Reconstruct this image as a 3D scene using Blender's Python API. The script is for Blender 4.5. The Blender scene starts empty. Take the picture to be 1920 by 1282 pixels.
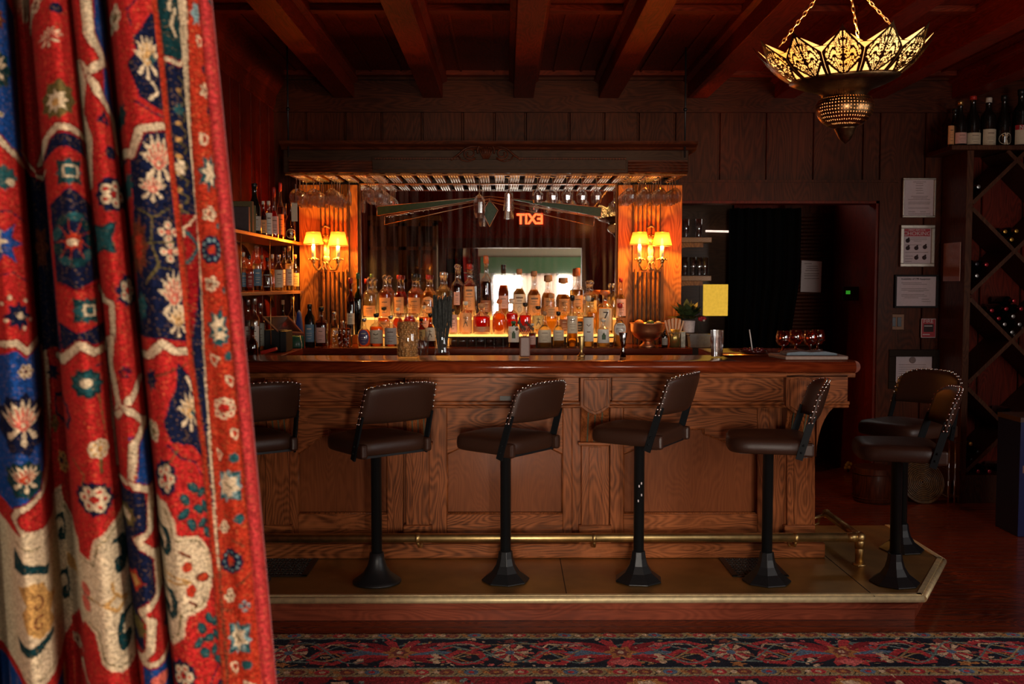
import bpy, math, random
import numpy as np
from mathutils import Vector, Matrix
C = bpy.context.scene.collection
S = bpy.context.scene
PI = math.pi
R = math.radians
rnd = random.Random(7)

# ---------------------------------------------------------------- camera
F = 1867.0; PIT = R(3.25); YAW = math.atan(12 / F); H = 1.64
cd = bpy.data.cameras.new('camera'); cam = bpy.data.objects.new('camera', cd); C.objects.link(cam)
cd.sensor_width = 36; cd.lens = F / 1920 * 36; cd.clip_start = 0.05
cam.location = (0, 0, H); cam.rotation_euler = (PI / 2 - PIT, 0, -YAW)
cd.dof.use_dof = True; cd.dof.focus_distance = 5.3; cd.dof.aperture_fstop = 6.3
S.camera = cam
STEPE = 1.05; LANP = 27.0      # brightness of the lit bottle step and the lantern bulb
S.view_settings.view_transform = 'Standard'; S.view_settings.look = 'None'
S.view_settings.gamma = 1; S.view_settings.use_curve_mapping = False
S.view_settings.exposure = 0.0
S.cycles.max_bounces = 10; S.cycles.diffuse_bounces = 4; S.cycles.glossy_bounces = 6
S.cycles.transmission_bounces = 10; S.cycles.transparent_max_bounces = 40
S.cycles.sample_clamp_indirect = 4.0
S.cycles.caustics_reflective = False; S.cycles.caustics_refractive = False

# ---------------------------------------------------------------- world and lights
w = bpy.data.worlds.new('daylight'); S.world = w; w.use_nodes = True
w.node_tree.nodes['Background'].inputs[0].default_value = (1.0, 0.93, 0.84, 1)
w.node_tree.nodes['Background'].inputs[1].default_value = 1.6

def area(name, loc, rot, sx, sy, power, col):
    l = bpy.data.lights.new(name, 'AREA'); l.shape = 'RECTANGLE'; l.size = sx; l.size_y = sy
    l.energy = power; l.color = col
    o = bpy.data.objects.new(name, l); C.objects.link(o); o.location = loc; o.rotation_euler = rot
    return o
def point(name, loc, power, col, size=0.02):
    l = bpy.data.lights.new(name, 'POINT'); l.energy = power; l.color = col; l.shadow_soft_size = size
    o = bpy.data.objects.new(name, l); C.objects.link(o); o.location = loc
    return o
# daylight through the window behind the camera, and through a side window of the bar room
area('daylight_window', (0.55, -3.15, 1.33), (PI / 2, 0, 0), 1.6, 1.06, 800, (1.0, 0.90, 0.78))
area('added_bay_side_light', (3.22, -1.0, 1.5), (PI / 2, 0, R(90)), 1.5, 1.2, 170, (1.0, 0.92, 0.82))  # added side light, so the curtain folds are shaded from the right
area('daylight_side_window', (4.85, 2.5, 1.7), (PI / 2, 0, R(90)), 1.3, 1.3, 12, (0.92, 0.92, 0.96))
area('daylight_front_window', (3.5, 1.66, 1.75), (PI / 2, 0, 0), 1.1, 1.2, 34, (0.97, 0.90, 0.84))

# pixel -> place helpers (the photograph is 1920 x 1282)
def ray(px, py):
    x = (px - 960) / F; u = (641 - py) / F
    fy = math.cos(PIT) + u * math.sin(PIT); z = -math.sin(PIT) + u * math.cos(PIT)
    return (x * math.cos(YAW) + fy * math.sin(YAW), -x * math.sin(YAW) + fy * math.cos(YAW), z)
def at(px, py, Y):
    r = ray(px, py); k = Y / r[1]; return Vector((r[0] * k, Y, H + r[2] * k))
def ax(px, Y, py=600): return at(px, py, Y).x
def az(py, Y, px=1000): return at(px, py, Y).z
def onz(px, py, z):
    r = ray(px, py); k = (z - H) / r[2]; return Vector((r[0] * k, r[1] * k, z))

# ---------------------------------------------------------------- materials
MATS = {}
def newmat(name):
    m = bpy.data.materials.new(name); m.use_nodes = True; nt = m.node_tree
    for n in list(nt.nodes): nt.nodes.remove(n)
    out = nt.nodes.new('ShaderNodeOutputMaterial')
    return m, nt, out
def N(nt, t, **kw):
    n = nt.nodes.new(t)
    for k, v in kw.items():
        if k.startswith('i_'):
            key = k[2:]
            key = int(key) if key.isdigit() else key.replace('_', ' ')
            n.inputs[key].default_value = v
        else: setattr(n, k, v)
    return n
def rgba(c): return (c[0], c[1], c[2], 1)
def ramp(nt, fac, stops):
    n = nt.nodes.new('ShaderNodeValToRGB'); nt.links.new(fac, n.inputs[0])
    e = n.color_ramp.elements
    while len(e) < len(stops): e.new(0.5)
    for i, (p, c) in enumerate(stops): e[i].position = p; e[i].color = rgba(c)
    return n.outputs[0]
def flat(name, col, rough=0.5, metal=0.0, emit=0, ecol=None, coat=0, bump=0, bscale=60, var=0.12, spec=0.5, trans=0, sheen=0):
    if name in MATS: return MATS[name]
    m, nt, out = newmat(name); L = nt.links.new
    b = N(nt, 'ShaderNodeBsdfPrincipled', i_Roughness=rough, i_Metallic=metal)
    b.inputs['Specular IOR Level'].default_value = spec
    b.inputs['Coat Weight'].default_value = coat; b.inputs['Coat Roughness'].default_value = 0.12
    b.inputs['Transmission Weight'].default_value = trans
    b.inputs['Sheen Weight'].default_value = sheen
    tc = N(nt, 'ShaderNodeTexCoord'); no = N(nt, 'ShaderNodeTexNoise', i_Scale=bscale, i_Detail=4.0)
    L(tc.outputs['Object'], no.inputs['Vector'])
    lo = tuple(max(0, c * (1 - var)) for c in col); hi = tuple(min(1, c * (1 + var)) for c in col)
    L(ramp(nt, no.outputs['Fac'], [(0.3, lo), (0.7, hi)]), b.inputs['Base Color'])
    if bump:
        bm = N(nt, 'ShaderNodeBump', i_Strength=bump, i_Distance=0.002); L(no.outputs['Fac'], bm.inputs['Height']); L(bm.outputs[0], b.inputs['Normal'])
    if emit:
        b.inputs['Emission Color'].default_value = rgba(ecol or col); b.inputs['Emission Strength'].default_value = emit
    L(b.outputs[0], out.inputs[0]); MATS[name] = m; return m
def wood(name, lo, hi, axis='X', rough=0.35, coat=0.3, scale=1.0, bump=0.15, wear=0.0, contrast=1.0):
    if name in MATS: return MATS[name]
    m, nt, out = newmat(name); L = nt.links.new
    b = N(nt, 'ShaderNodeBsdfPrincipled', i_Roughness=rough)
    b.inputs['Coat Weight'].default_value = coat; b.inputs['Coat Roughness'].default_value = 0.15
    b.inputs['Specular IOR Level'].default_value = 0.22; b.inputs['Specular Tint'].default_value = (1.0, 0.75, 0.6, 1); b.inputs['Coat Tint'].default_value = (1.0, 0.8, 0.65, 1)
    tc = N(nt, 'ShaderNodeTexCoord'); mp = N(nt, 'ShaderNodeMapping')
    s = {'X': (0.9, 9, 9), 'Y': (9, 0.9, 9), 'Z': (9, 9, 0.9)}[axis]
    mp.inputs['Scale'].default_value = tuple(v * scale for v in s)
    L(tc.outputs['Object'], mp.inputs['Vector'])
    n1 = N(nt, 'ShaderNodeTexNoise', i_Scale=1.0, i_Detail=1.5, i_Distortion=0.3)
    mpr = N(nt, 'ShaderNodeMapping'); mpr.inputs['Scale'].default_value = tuple((6.5 if v > 1 else 1.5) * scale for v in s); L(tc.outputs['Object'], mpr.inputs['Vector']); L(mpr.outputs[0], n1.inputs['Vector'])
    # rings: noise contours give the cathedral figure
    mul = N(nt, 'ShaderNodeMath', operation='MULTIPLY', i_1=150.0); L(n1.outputs['Fac'], mul.inputs[0])
    sn = N(nt, 'ShaderNodeMath', operation='SINE'); L(mul.outputs[0], sn.inputs[0])
    mp2 = N(nt, 'ShaderNodeMapping'); mp2.inputs['Scale'].default_value = tuple((v * 30 if v > 1 else v * 7) * scale for v in s); L(tc.outputs['Object'], mp2.inputs['Vector'])
    n2 = N(nt, 'ShaderNodeTexNoise', i_Scale=1.0, i_Detail=2.0); L(mp2.outputs[0], n2.inputs['Vector'])
    n3 = N(nt, 'ShaderNodeTexNoise', i_Scale=1.7, i_Detail=2.0); L(tc.outputs['Object'], n3.inputs['Vector'])
    a = N(nt, 'ShaderNodeMath', operation='MULTIPLY_ADD', i_1=0.095 * contrast, i_2=0.0); L(sn.outputs[0], a.inputs[0])
    a2 = N(nt, 'ShaderNodeMath', operation='MULTIPLY_ADD', i_1=0.62 * contrast); L(n2.outputs['Fac'], a2.inputs[0]); L(a.outputs[0], a2.inputs[2])
    a3 = N(nt, 'ShaderNodeMath', operation='MULTIPLY_ADD', i_1=0.5); L(n3.outputs['Fac'], a3.inputs[0]); L(a2.outputs[0], a3.inputs[2])
    mid = tuple((x + y) / 2 for x, y in zip(lo, hi))
    off = 0.31 * (contrast - 1)
    col = ramp(nt, a3.outputs[0], [(0.34 + off, lo), (0.56 + off, mid), (min(1, 0.80 + off), hi)])
    if wear:
        wn = N(nt, 'ShaderNodeTexNoise', i_Scale=3.0, i_Detail=6.0, i_Roughness=0.7); L(tc.outputs['Object'], wn.inputs['Vector'])
        mr = N(nt, 'ShaderNodeMapRange', i_1=0.58, i_2=0.72); L(wn.outputs['Fac'], mr.inputs[0])
        mx = N(nt, 'ShaderNodeMix', data_type='RGBA'); mx.inputs[7].default_value = rgba(tuple(min(1, c * (1 + wear)) for c in hi))
        mm = N(nt, 'ShaderNodeMath', operation='MULTIPLY', i_1=0.6); L(mr.outputs[0], mm.inputs[0])
        L(mm.outputs[0], mx.inputs[0]); L(col, mx.inputs[6]); col = mx.outputs[2]
    L(col, b.inputs['Base Color'])
    bm = N(nt, 'ShaderNodeBump', i_Strength=bump, i_Distance=0.002); L(a2.outputs[0], bm.inputs['Height']); L(bm.outputs[0], b.inputs['Normal'])
    L(b.outputs[0], out.inputs[0]); MATS[name] = m; return m
def shell(name, tint=(1, 1, 1), rough=0.02, gloss=0.10):
    """thin clear glass wall: passes light, mirrors at grazing angles"""
    if name in MATS: return MATS[name]
    m, nt, out = newmat(name); L = nt.links.new
    t = N(nt, 'ShaderNodeBsdfTransparent'); t.inputs[0].default_value = rgba(tint)
    g = N(nt, 'ShaderNodeBsdfGlossy', i_Roughness=rough); g.inputs[0].default_value = (1, 1, 1, 1)
    fr = N(nt, 'ShaderNodeLayerWeight', i_Blend=0.35)
    mr = N(nt, 'ShaderNodeMapRange', i_3=gloss, i_4=0.75); L(fr.outputs['Facing'], mr.inputs[0])
    mx = N(nt, 'ShaderNodeMixShader'); L(mr.outputs[0], mx.inputs[0]); L(t.outputs[0], mx.inputs[1]); L(g.outputs[0], mx.inputs[2])
    L(mx.outputs[0], out.inputs[0]); MATS[name] = m; return m
def liquid(name, col, trl=0.35):
    """spirit in a bottle: refracts and scatters the light behind it"""
    if name in MATS: return MATS[name]
    m, nt, out = newmat(name); L = nt.links.new
    g = N(nt, 'ShaderNodeBsdfRefraction', i_Roughness=0.03, i_IOR=1.33); g.inputs[0].default_value = rgba(col)
    t = N(nt, 'ShaderNodeBsdfTranslucent'); t.inputs[0].default_value = rgba(col)
    mx = N(nt, 'ShaderNodeMixShader', i_0=trl); L(g.outputs[0], mx.inputs[1]); L(t.outputs[0], mx.inputs[2])
    s = N(nt, 'ShaderNodeBsdfGlossy', i_Roughness=0.05); fr = N(nt, 'ShaderNodeFresnel', i_IOR=1.4)
    m2 = N(nt, 'ShaderNodeMixShader'); L(fr.outputs[0], m2.inputs[0]); L(mx.outputs[0], m2.inputs[1]); L(s.outputs[0], m2.inputs[2])
    L(m2.outputs[0], out.inputs[0]); MATS[name] = m; return m
def attrmat(name, rough=0.9, weave=900, bump=0.25, sheen=0.2, spec=.1):
    """cloth whose dyed pattern is stored on the mesh, with a woven grain"""
    m, nt, out = newmat(name); L = nt.links.new
    b = N(nt, 'ShaderNodeBsdfPrincipled', i_Roughness=rough); b.inputs['Specular IOR Level'].default_value = spec
    b.inputs['Sheen Weight'].default_value = sheen
    at_ = N(nt, 'ShaderNodeAttribute', attribute_name='dye')
    tc = N(nt, 'ShaderNodeTexCoord')
    mp = N(nt, 'ShaderNodeMapping'); mp.inputs['Scale'].default_value = (weave, weave, weave * 0.35); L(tc.outputs['Object'], mp.inputs['Vector'])
    n = N(nt, 'ShaderNodeTexNoise', i_Scale=1.0, i_Detail=2.0); L(mp.outputs[0], n.inputs['Vector'])
    mp3 = N(nt, 'ShaderNodeMapping'); mp3.inputs['Scale'].default_value = (weave * 0.3, weave * 0.3, weave); L(tc.outputs['Object'], mp3.inputs['Vector'])
    n3 = N(nt, 'ShaderNodeTexNoise', i_Scale=1.0, i_Detail=1.0); L(mp3.outputs[0], n3.inputs['Vector'])
    ad = N(nt, 'ShaderNodeMath', operation='ADD'); L(n.outputs['Fac'], ad.inputs[0]); L(n3.outputs['Fac'], ad.inputs[1])
    v = N(nt, 'ShaderNodeMapRange', i_1=0.78, i_2=1.25, i_3=0.5, i_4=1.6); L(ad.outputs[0], v.inputs[0])
    mx = N(nt, 'ShaderNodeMix', data_type='RGBA', blend_type='MULTIPLY', i_0=1.0); L(at_.outputs['Color'], mx.inputs[6]); L(v.outputs[0], mx.inputs[7])
    L(mx.outputs[2], b.inputs['Base Color'])
    bm = N(nt, 'ShaderNodeBump', i_Strength=bump, i_Distance=0.001); L(ad.outputs[0], bm.inputs['Height']); L(bm.outputs[0], b.inputs['Normal'])
    L(b.outputs[0], out.inputs[0]); return m
def emis(name, col, st):
    if name in MATS: return MATS[name]
    m, nt, out = newmat(name)
    e = N(nt, 'ShaderNodeEmission', i_Strength=st); e.inputs[0].default_value = rgba(col)
    tc = N(nt, 'ShaderNodeTexCoord'); no = N(nt, 'ShaderNodeTexNoise', i_Scale=40.0, i_Detail=3.0); nt.links.new(tc.outputs['Object'], no.inputs['Vector'])
    nt.links.new(ramp(nt, no.outputs['Fac'], [(0.25, tuple(c * 0.8 for c in col)), (0.75, col)]), e.inputs[0])
    nt.links.new(e.outputs[0], out.inputs[0]); MATS[name] = m; return m

# ---------------------------------------------------------------- mesh builder
class MB:
    def __init__(s): s.v = []; s.f = []; s.sm = []
    def add(s, vs, fs, smooth=False):
        o = len(s.v); s.v += [tuple(p) for p in vs]
        for f in fs: s.f.append([i + o for i in f]); s.sm.append(smooth)
        return s
    def box(s, x0, x1, y0, y1, z0, z1):
        if x1 < x0: x0, x1 = x1, x0
        if y1 < y0: y0, y1 = y1, y0
        if z1 < z0: z0, z1 = z1, z0
        vs = [(x0, y0, z0), (x1, y0, z0), (x1, y1, z0), (x0, y1, z0), (x0, y0, z1), (x1, y0, z1), (x1, y1, z1), (x0, y1, z1)]
        return s.add(vs, [(0, 3, 2, 1), (4, 5, 6, 7), (0, 1, 5, 4), (1, 2, 6, 5), (2, 3, 7, 6), (3, 0, 4, 7)])
    def prism(s, poly, a, b, axis='Y', smooth=False):
        """poly in the plane across axis, extruded from a to b"""
        def P(p, t): return {'Y': (p[0], t, p[1]), 'Z': (p[0], p[1], t), 'X': (t, p[0], p[1])}[axis]
        n = len(poly); vs = [P(p, a) for p in poly] + [P(p, b) for p in poly]
        fs = [list(range(n)), list(range(2 * n - 1, n - 1, -1))]
        s.add(vs, fs); o = len(s.v) - 2 * n
        for i in range(n):
            j = (i + 1) % n; s.f.append([o + i, o + n + i, o + n + j, o + j]); s.sm.append(smooth)
        return s
    def lathe(s, prof, c=(0, 0, 0), seg=24, cap=True, smooth=True, ang=(0, 2 * PI), sx=1, sy=1):
        full = abs(ang[1] - ang[0] - 2 * PI) < 1e-6; n = seg if full else seg + 1
        vs = []
        for (r, z) in prof:
            for i in range(n):
                a = ang[0] + (ang[1] - ang[0]) * i / seg
                vs.append((c[0] + r * math.cos(a) * sx, c[1] + r * math.sin(a) * sy, c[2] + z))
        fs = []
        for k in range(len(prof) - 1):
            for i in range(seg):
                j = (i + 1) % n
                fs.append((k * n + i, k * n + j, (k + 1) * n + j, (k + 1) * n + i))
        s.add(vs, fs, smooth)
        if cap and full:
            o = len(s.v) - len(vs); m = (len(prof) - 1) * n
            if prof[0][0] > 1e-5: s.f.append([o + i for i in range(n)][::-1]); s.sm.append(False)
            if prof[-1][0] > 1e-5: s.f.append([o + m + i for i in range(n)]); s.sm.append(False)
        return s
    def tube(s, pts, r, seg=10, cap=True, radii=None):
        pts = [Vector(p) for p in pts]; n = len(pts); rings = []
        up = Vector((0, 0, 1)); prev = None
        for i, p in enumerate(pts):
            d = (pts[min(i + 1, n - 1)] - pts[max(i - 1, 0)]).normalized()
            if prev is None:
                u = d.cross(up)
                if u.length < 1e-3: u = d.cross(Vector((1, 0, 0)))
            else: u = prev - d * prev.dot(d)
            u.normalize(); prev = u; v = d.cross(u)
            rr = radii[i] if radii else r
            rings.append([p + u * rr * math.cos(2 * PI * k / seg) + v * rr * math.sin(2 * PI * k / seg) for k in range(seg)])
        vs = [q for ring in rings for q in ring]; fs = []
        for i in range(n - 1):
            for k in range(seg):
                l = (k + 1) % seg; fs.append((i * seg + k, (i + 1) * seg + k, (i + 1) * seg + l, i * seg + l))
        s.add(vs, fs, True)
        if cap:
            o = len(s.v) - len(vs); s.f.append([o + k for k in range(seg)]); s.sm.append(False)
            s.f.append([o + (n - 1) * seg + k for k in range(seg)][::-1]); s.sm.append(False)
        return s
    def bar(s, a, b, w, t, up=(0, 0, 1)):
        """rectangular bar from a to b; w across, t along the up-ish side"""
        a = Vector(a); b = Vector(b); d = (b - a).normalized(); u = Vector(up); v = d.cross(u)
        if v.length < 1e-3: v = d.cross(Vector((0, 1, 0)))
        v.normalize(); u = v.cross(d).normalized(); v *= w / 2; u *= t / 2
        vs = [a - v - u, a + v - u, a + v + u, a - v + u, b - v - u, b + v - u, b + v + u, b - v + u]
        return s.add(vs, [(0, 1, 2, 3), (7, 6, 5, 4), (0, 4, 5, 1), (1, 5, 6, 2), (2, 6, 7, 3), (3, 7, 4, 0)])
    def sphere(s, c, r, seg=12, rings=8, sz=1.0):
        prof = [(r * math.sin(PI * i / rings), -r * sz * math.cos(PI * i / rings)) for i in range(rings + 1)]
        prof[0] = (0.00001, prof[0][1]); prof[-1] = (0.00001, prof[-1][1])
        return s.lathe(prof, c, seg, cap=False)
    def tf(s, M, start=0):
        for i in range(start, len(s.v)): s.v[i] = tuple(M @ Vector(s.v[i]))
        return s
    def mesh(s, name):
        me = bpy.data.meshes.new(name); me.from_pydata(s.v, [], s.f)
        me.polygons.foreach_set('use_smooth', s.sm); me.update(); return me

def thing(name, label, cat, loc=(0, 0, 0), rotz=0, group=None):
    o = bpy.data.objects.new(name, None); C.objects.link(o); o.location = loc; o.rotation_euler = (0, 0, rotz)
    o.empty_display_size = 0.05; o['label'] = label; o['category'] = cat
    if group: o['group'] = group
    return o
def part(name, mb, m, parent=None, world=False, label=None, bevel=0, seg=2, kind=None):
    off = Vector((0, 0, 0))
    if parent is not None and world:
        p = parent
        while p is not None: off += Vector(p.location); p = p.parent
        mb.v = [tuple(Vector(v) - off) for v in mb.v]
    me = mb.mesh(name); me.materials.append(m)
    o = bpy.data.objects.new(name, me); C.objects.link(o); o.parent = parent
    if label: o['label'] = label
    if kind: o['kind'] = kind
    if bevel:
        b = o.modifiers.new('bevel', 'BEVEL'); b.width = bevel; b.segments = seg; b.limit_method = 'ANGLE'; b.angle_limit = R(40)
    return o
def struct(name, mb, m, parent=None, bevel=0):
    o = part(name, mb, m, parent, bevel=bevel)
    if parent is None: o['kind'] = 'structure'
    return o
def solo(name, mb, m, label, cat, loc, group=None, bevel=0, kind=None):
    mb.v = [tuple(Vector(v) - Vector(loc)) for v in mb.v]
    o = part(name, mb, m, bevel=bevel); o.location = loc; o['label'] = label; o['category'] = cat
    if group: o['group'] = group
    if kind: o['kind'] = kind
    return o
def dup(root, loc, rotz=None, label=None, group=None):
    r = root.copy(); C.objects.link(r); r.location = loc
    if rotz is not None: r.rotation_euler = (root.rotation_euler[0], root.rotation_euler[1], rotz)
    if label: r['label'] = label
    if group: r['group'] = group
    for ch in list(root.children):
        c = ch.copy(); C.objects.link(c); c.parent = r
        for g in list(ch.children):
            d = g.copy(); C.objects.link(d); d.parent = c
    return r
def text(name, s, size, loc, m, parent=None, rot=(PI / 2, 0, 0), align='CENTER', ext=0.0008, world=True, sx=1.0, bold=0.0):
    cu = bpy.data.curves.new(name, 'FONT'); cu.body = s; cu.size = size; cu.align_x = align; cu.align_y = 'CENTER'; cu.extrude = ext; cu.offset = bold
    t = bpy.data.objects.new(name, cu); C.objects.link(t)
    bpy.context.view_layer.update()
    me = bpy.data.meshes.new_from_object(t.evaluated_get(bpy.context.evaluated_depsgraph_get()))
    C.objects.unlink(t); bpy.data.objects.remove(t)
    me.materials.clear(); me.materials.append(m)
    o = bpy.data.objects.new(name, me); C.objects.link(o); o.parent = parent
    off = Vector((0, 0, 0)); p = parent
    if world:
        while p is not None: off += Vector(p.location); p = p.parent
    o.location = Vector(loc) - off; o.rotation_euler = rot; o.scale = (sx, 1, 1)
    return o

# palette
W_BAR_X = wood('bar_oak_grain_across', (0.070, 0.018, 0.005), (0.46, 0.135, 0.040), 'X', 0.42, 0.10, contrast=1.05, wear=0.15)
W_BAR_Z = wood('bar_oak_grain_upright', (0.080, 0.021, 0.006), (0.43, 0.125, 0.037), 'Z', 0.42, 0.10, contrast=1.0)
W_PANEL = wood('bar_panel_oak', (0.12, 0.030, 0.008), (0.29, 0.080, 0.024), 'Z', 0.40, 0.12, contrast=0.5)
W_TOP = wood('mahogany_top', (0.12, 0.018, 0.005), (0.28, 0.05, 0.014), 'X', 0.2, 0.6, bump=0.03)
W_WALL = wood('wall_oak_upright', (0.022, 0.004, 0.0012), (0.105, 0.021, 0.006), 'Z', 0.5, 0.03, scale=0.8)
W_WALLX = wood('wall_oak_across', (0.022, 0.004, 0.0012), (0.105, 0.021, 0.006), 'X', 0.5, 0.03)
W_RED = wood('red_mahogany_upright', (0.05, 0.004, 0.002), (0.20, 0.016, 0.006), 'Z', 0.48, 0.05)
W_CEIL = wood('ceiling_mahogany', (0.07, 0.006, 0.002), (0.24, 0.022, 0.006), 'Y', 0.5, 0.05)
W_CEILX = wood('ceiling_mahogany_across', (0.07, 0.007, 0.002), (0.26, 0.032, 0.010), 'X', 0.5, 0.05)
W_FLOOR = wood('floor_boards', (0.07, 0.011, 0.004), (0.32, 0.062, 0.018), 'X', 0.25, 0.35, bump=0.06)
W_DARK = wood('black_oak', (0.012, 0.005, 0.002), (0.045, 0.018, 0.008), 'X', 0.5, 0.05)
W_PIL = wood('pilaster_wood', (0.16, 0.045, 0.010), (0.52, 0.19, 0.035), 'Z', 0.45, 0.1)
W_SHELF = wood('shelf_wood', (0.20, 0.09, 0.03), (0.50, 0.24, 0.08), 'Y', 0.35, 0.3)
W_RISER = wood('riser_cherry', (0.11, 0.020, 0.010), (0.34, 0.075, 0.035), 'X', 0.45, 0.15, wear=0.2, contrast=.7)
BRASS = flat('aged_brass', (0.72, 0.50, 0.20), 0.40, 1.0, bump=0.15, bscale=25, var=0.2)
BRASS_T = flat('brass_sheet', (0.40, 0.22, 0.06), 0.38, 0.65, bump=0.05, bscale=5, var=0.22)
BRASS_N = flat('brass_nosing', (0.88, 0.70, 0.38), 0.5, 0.55, bump=0.1, bscale=30, var=0.15)
IRON = flat('black_iron', (0.010, 0.011, 0.012), 0.42, 0.0, spec=.5, bump=0.2, bscale=80)
LEATHER = flat('brown_leather', (0.045, 0.018, 0.010), 0.4, 0, bump=0.25, bscale=220, coat=0.0, spec=.4)
STEEL = flat('polished_steel', (0.75, 0.75, 0.75), 0.15, 1.0)
NAIL = flat('nailhead_steel', (0.85, 0.82, 0.75), 0.2, 1.0)
RIB_SHEEN = flat('sheen_rib', (0.75, 0.78, 0.76), 0.33, 1.0)
BLACK = flat('matte_black', (0.006, 0.006, 0.007), 0.7)
PAPER = flat('white_paper', (0.75, 0.66, 0.64), 0.8, var=0.03)
INK = flat('dark_ink', (0.05, 0.03, 0.03), 0.8)
GLASS = shell('clear_glass')
PANE = shell('window_glass', (0.9, 0.95, 0.92), 0.0, 0.06)

# ================================================================ THE ROOM
YW = 7.85; ZC = 3.27; ZB = 3.09; XL = -1.82; XR = 4.9; YF = 1.50
def planks(x0, x1, y, z0, z1, axis, pitch=0.30, seed=1, t=0.02, gap=0.005, face=-1):
    """boards standing side by side; axis 'X' runs them along x at depth y, 'Y' along y at x=y"""
    m = MB(); r = random.Random(seed); x = x0
    while x < x1 - 1e-4:
        wd = min(pitch * r.uniform(0.8, 1.2), x1 - x)
        if x1 - x - wd < 0.08: wd = x1 - x
        a, b = x + gap, x + wd - gap; e = 0.006; q = y + face * t
        def P(u, d, z): return (u, d, z) if axis == 'X' else (d, u, z)
        vs = [P(a, y, z0), P(b, y, z0), P(b, y, z1), P(a, y, z1), P(a + e, q, z0), P(b - e, q, z0), P(b - e, q, z1), P(a + e, q, z1)]
        m.add(vs, [(4, 5, 6, 7), (0, 4, 7, 3), (5, 1, 2, 6), (3, 7, 6, 2), (0, 1, 5, 4)]); x += wd
    return m
struct('floor', MB().box(XL - .2, XR + .2, -3.4, 9.6, -0.06, 0), W_FLOOR)
# board joints on the floor
fm = MB()
for i in range(60):
    y = 4.62 + i * 0.083
    if y < 9.3: fm.box(XL, XR, y, y + 0.0025, 0, 0.0008)
struct('trim_floor_joints', fm, BLACK)
DX0, DX1, DZ = 1.32, 2.92, 2.30          # doorway in the far wall
bw = MB().box(XL, DX0, YW, YW + .12, 0, ZC).box(DX1, XR, YW, YW + .12, 0, ZC).box(DX0, DX1, YW, YW + .12, DZ, ZC)
wb = struct('wall_back', bw, W_WALL)
pk = planks(XL, DX0, YW, 0, 2.98, 'X', seed=3); pk2 = planks(DX0, DX1, YW, DZ + .15, 2.98, 'X', seed=5, pitch=0.33)
pk3 = planks(DX1, XR, YW, 0, 2.98, 'X', seed=9, pitch=0.36)
for p_ in (pk2, pk3): pk.add(p_.v, p_.f)
part('plank_facing', pk, W_WALL, wb)
part('picture_rail', MB().box(XL, XR, YW - .05, YW, 2.98, 3.03).box(XL, XR, YW - .035, YW, 3.03, ZB + .005), W_WALLX, wb)
dt = MB().box(DX0 - .02, DX1 + .12, YW - .05, YW, DZ, DZ + .14).box(DX0 - .02, DX1 + .14, YW - .065, YW, DZ + .14, DZ + .16)
dt.box(DX1, DX1 + .12, YW - .05, YW, 0, DZ)
struct('trim_1', dt, W_WALL)
struct('trim_2', MB().box(DX1 - .02, DX1, YW - .03, YW + .14, 0, DZ).box(DX0, DX0 + .02, YW - .03, YW + .14, 0, DZ).box(DX0, DX1, YW - .03, YW + .14, DZ - .02, DZ), W_RED)
wl = struct('wall_left', MB().box(XL - .12, XL, -3.3, 9.4, 0, ZC), W_RED)
part('plank_facing', planks(YF + .12, YW, XL, 0, 3.0, 'Y', seed=12, pitch=0.28, face=1), W_RED, wl)
struct('trim_5', MB().prism([(XL, 3.0), (XL + .03, 3.0), (XL + .05, ZB + .02), (XL + .14, ZC), (XL, ZC)], YF, YW), W_CEIL)
struct('wall_right', MB().box(XR, XR + .12, YF, 1.8, 0, ZC).box(XR, XR + .12, 3.2, 9.4, 0, ZC).box(XR, XR + .12, 1.8, 3.2, 0, 1.0).box(XR, XR + .12, 1.8, 3.2, 2.4, ZC), W_RED)
struct('window_1', MB().box(XR + .04, XR + .08, 1.8, 3.2, 1.66, 1.72).box(XR + .04, XR + .08, 2.47, 2.53, 1.0, 2.4), W_WALL)
ce = struct('ceiling', MB().box(XL - .12, XR + .12, -3.4, 9.6, ZC, ZC + .08), W_CEIL)
# beams and the mouldings between them
bx_ = [-1.25, -0.565, 0.14, 0.80, 1.49, 2.17, 2.86, 3.55, 4.24]
for i, c in enumerate(bx_):
    m = MB().prism([(c - .078, ZB), (c + .078, ZB), (c + .078, ZC), (c - .078, ZC)], YF + .1, YW)
    m.prism([(c - .115, ZC - .05), (c - .078, ZC - .07), (c - .078, ZC), (c - .115, ZC)], YF + .1, YW)
    m.prism([(c + .078, ZC - .07), (c + .115, ZC - .05), (c + .115, ZC), (c + .078, ZC)], YF + .1, YW)
    part('ceiling_beam', m, W_CEIL, ce, bevel=0.004)
cx = MB(); lo = XL
for c in bx_ + [XR]:
    for y in (5.93, 7.70, 4.15, 2.4):
        cx.box(lo + .10, c - .10, y - .04, y + .04, ZC - .035, ZC - .001)
    cx.box(lo + .22, lo + .235, 5.97, 7.66, ZC - .012, ZC - .001); cx.box(c - .235, c - .22, 5.97, 7.66, ZC - .012, ZC - .001)
    lo = c
part('coffer_moulding', cx, W_CEILX, ce)
fr = MB().box(XL, XR, YW - .03, YW, ZB, ZC - .035).box(XL, XR, YW - .06, YW, ZC - .045, ZC - .001)
part('frieze_board', fr, W_WALLX, wb)
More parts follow.
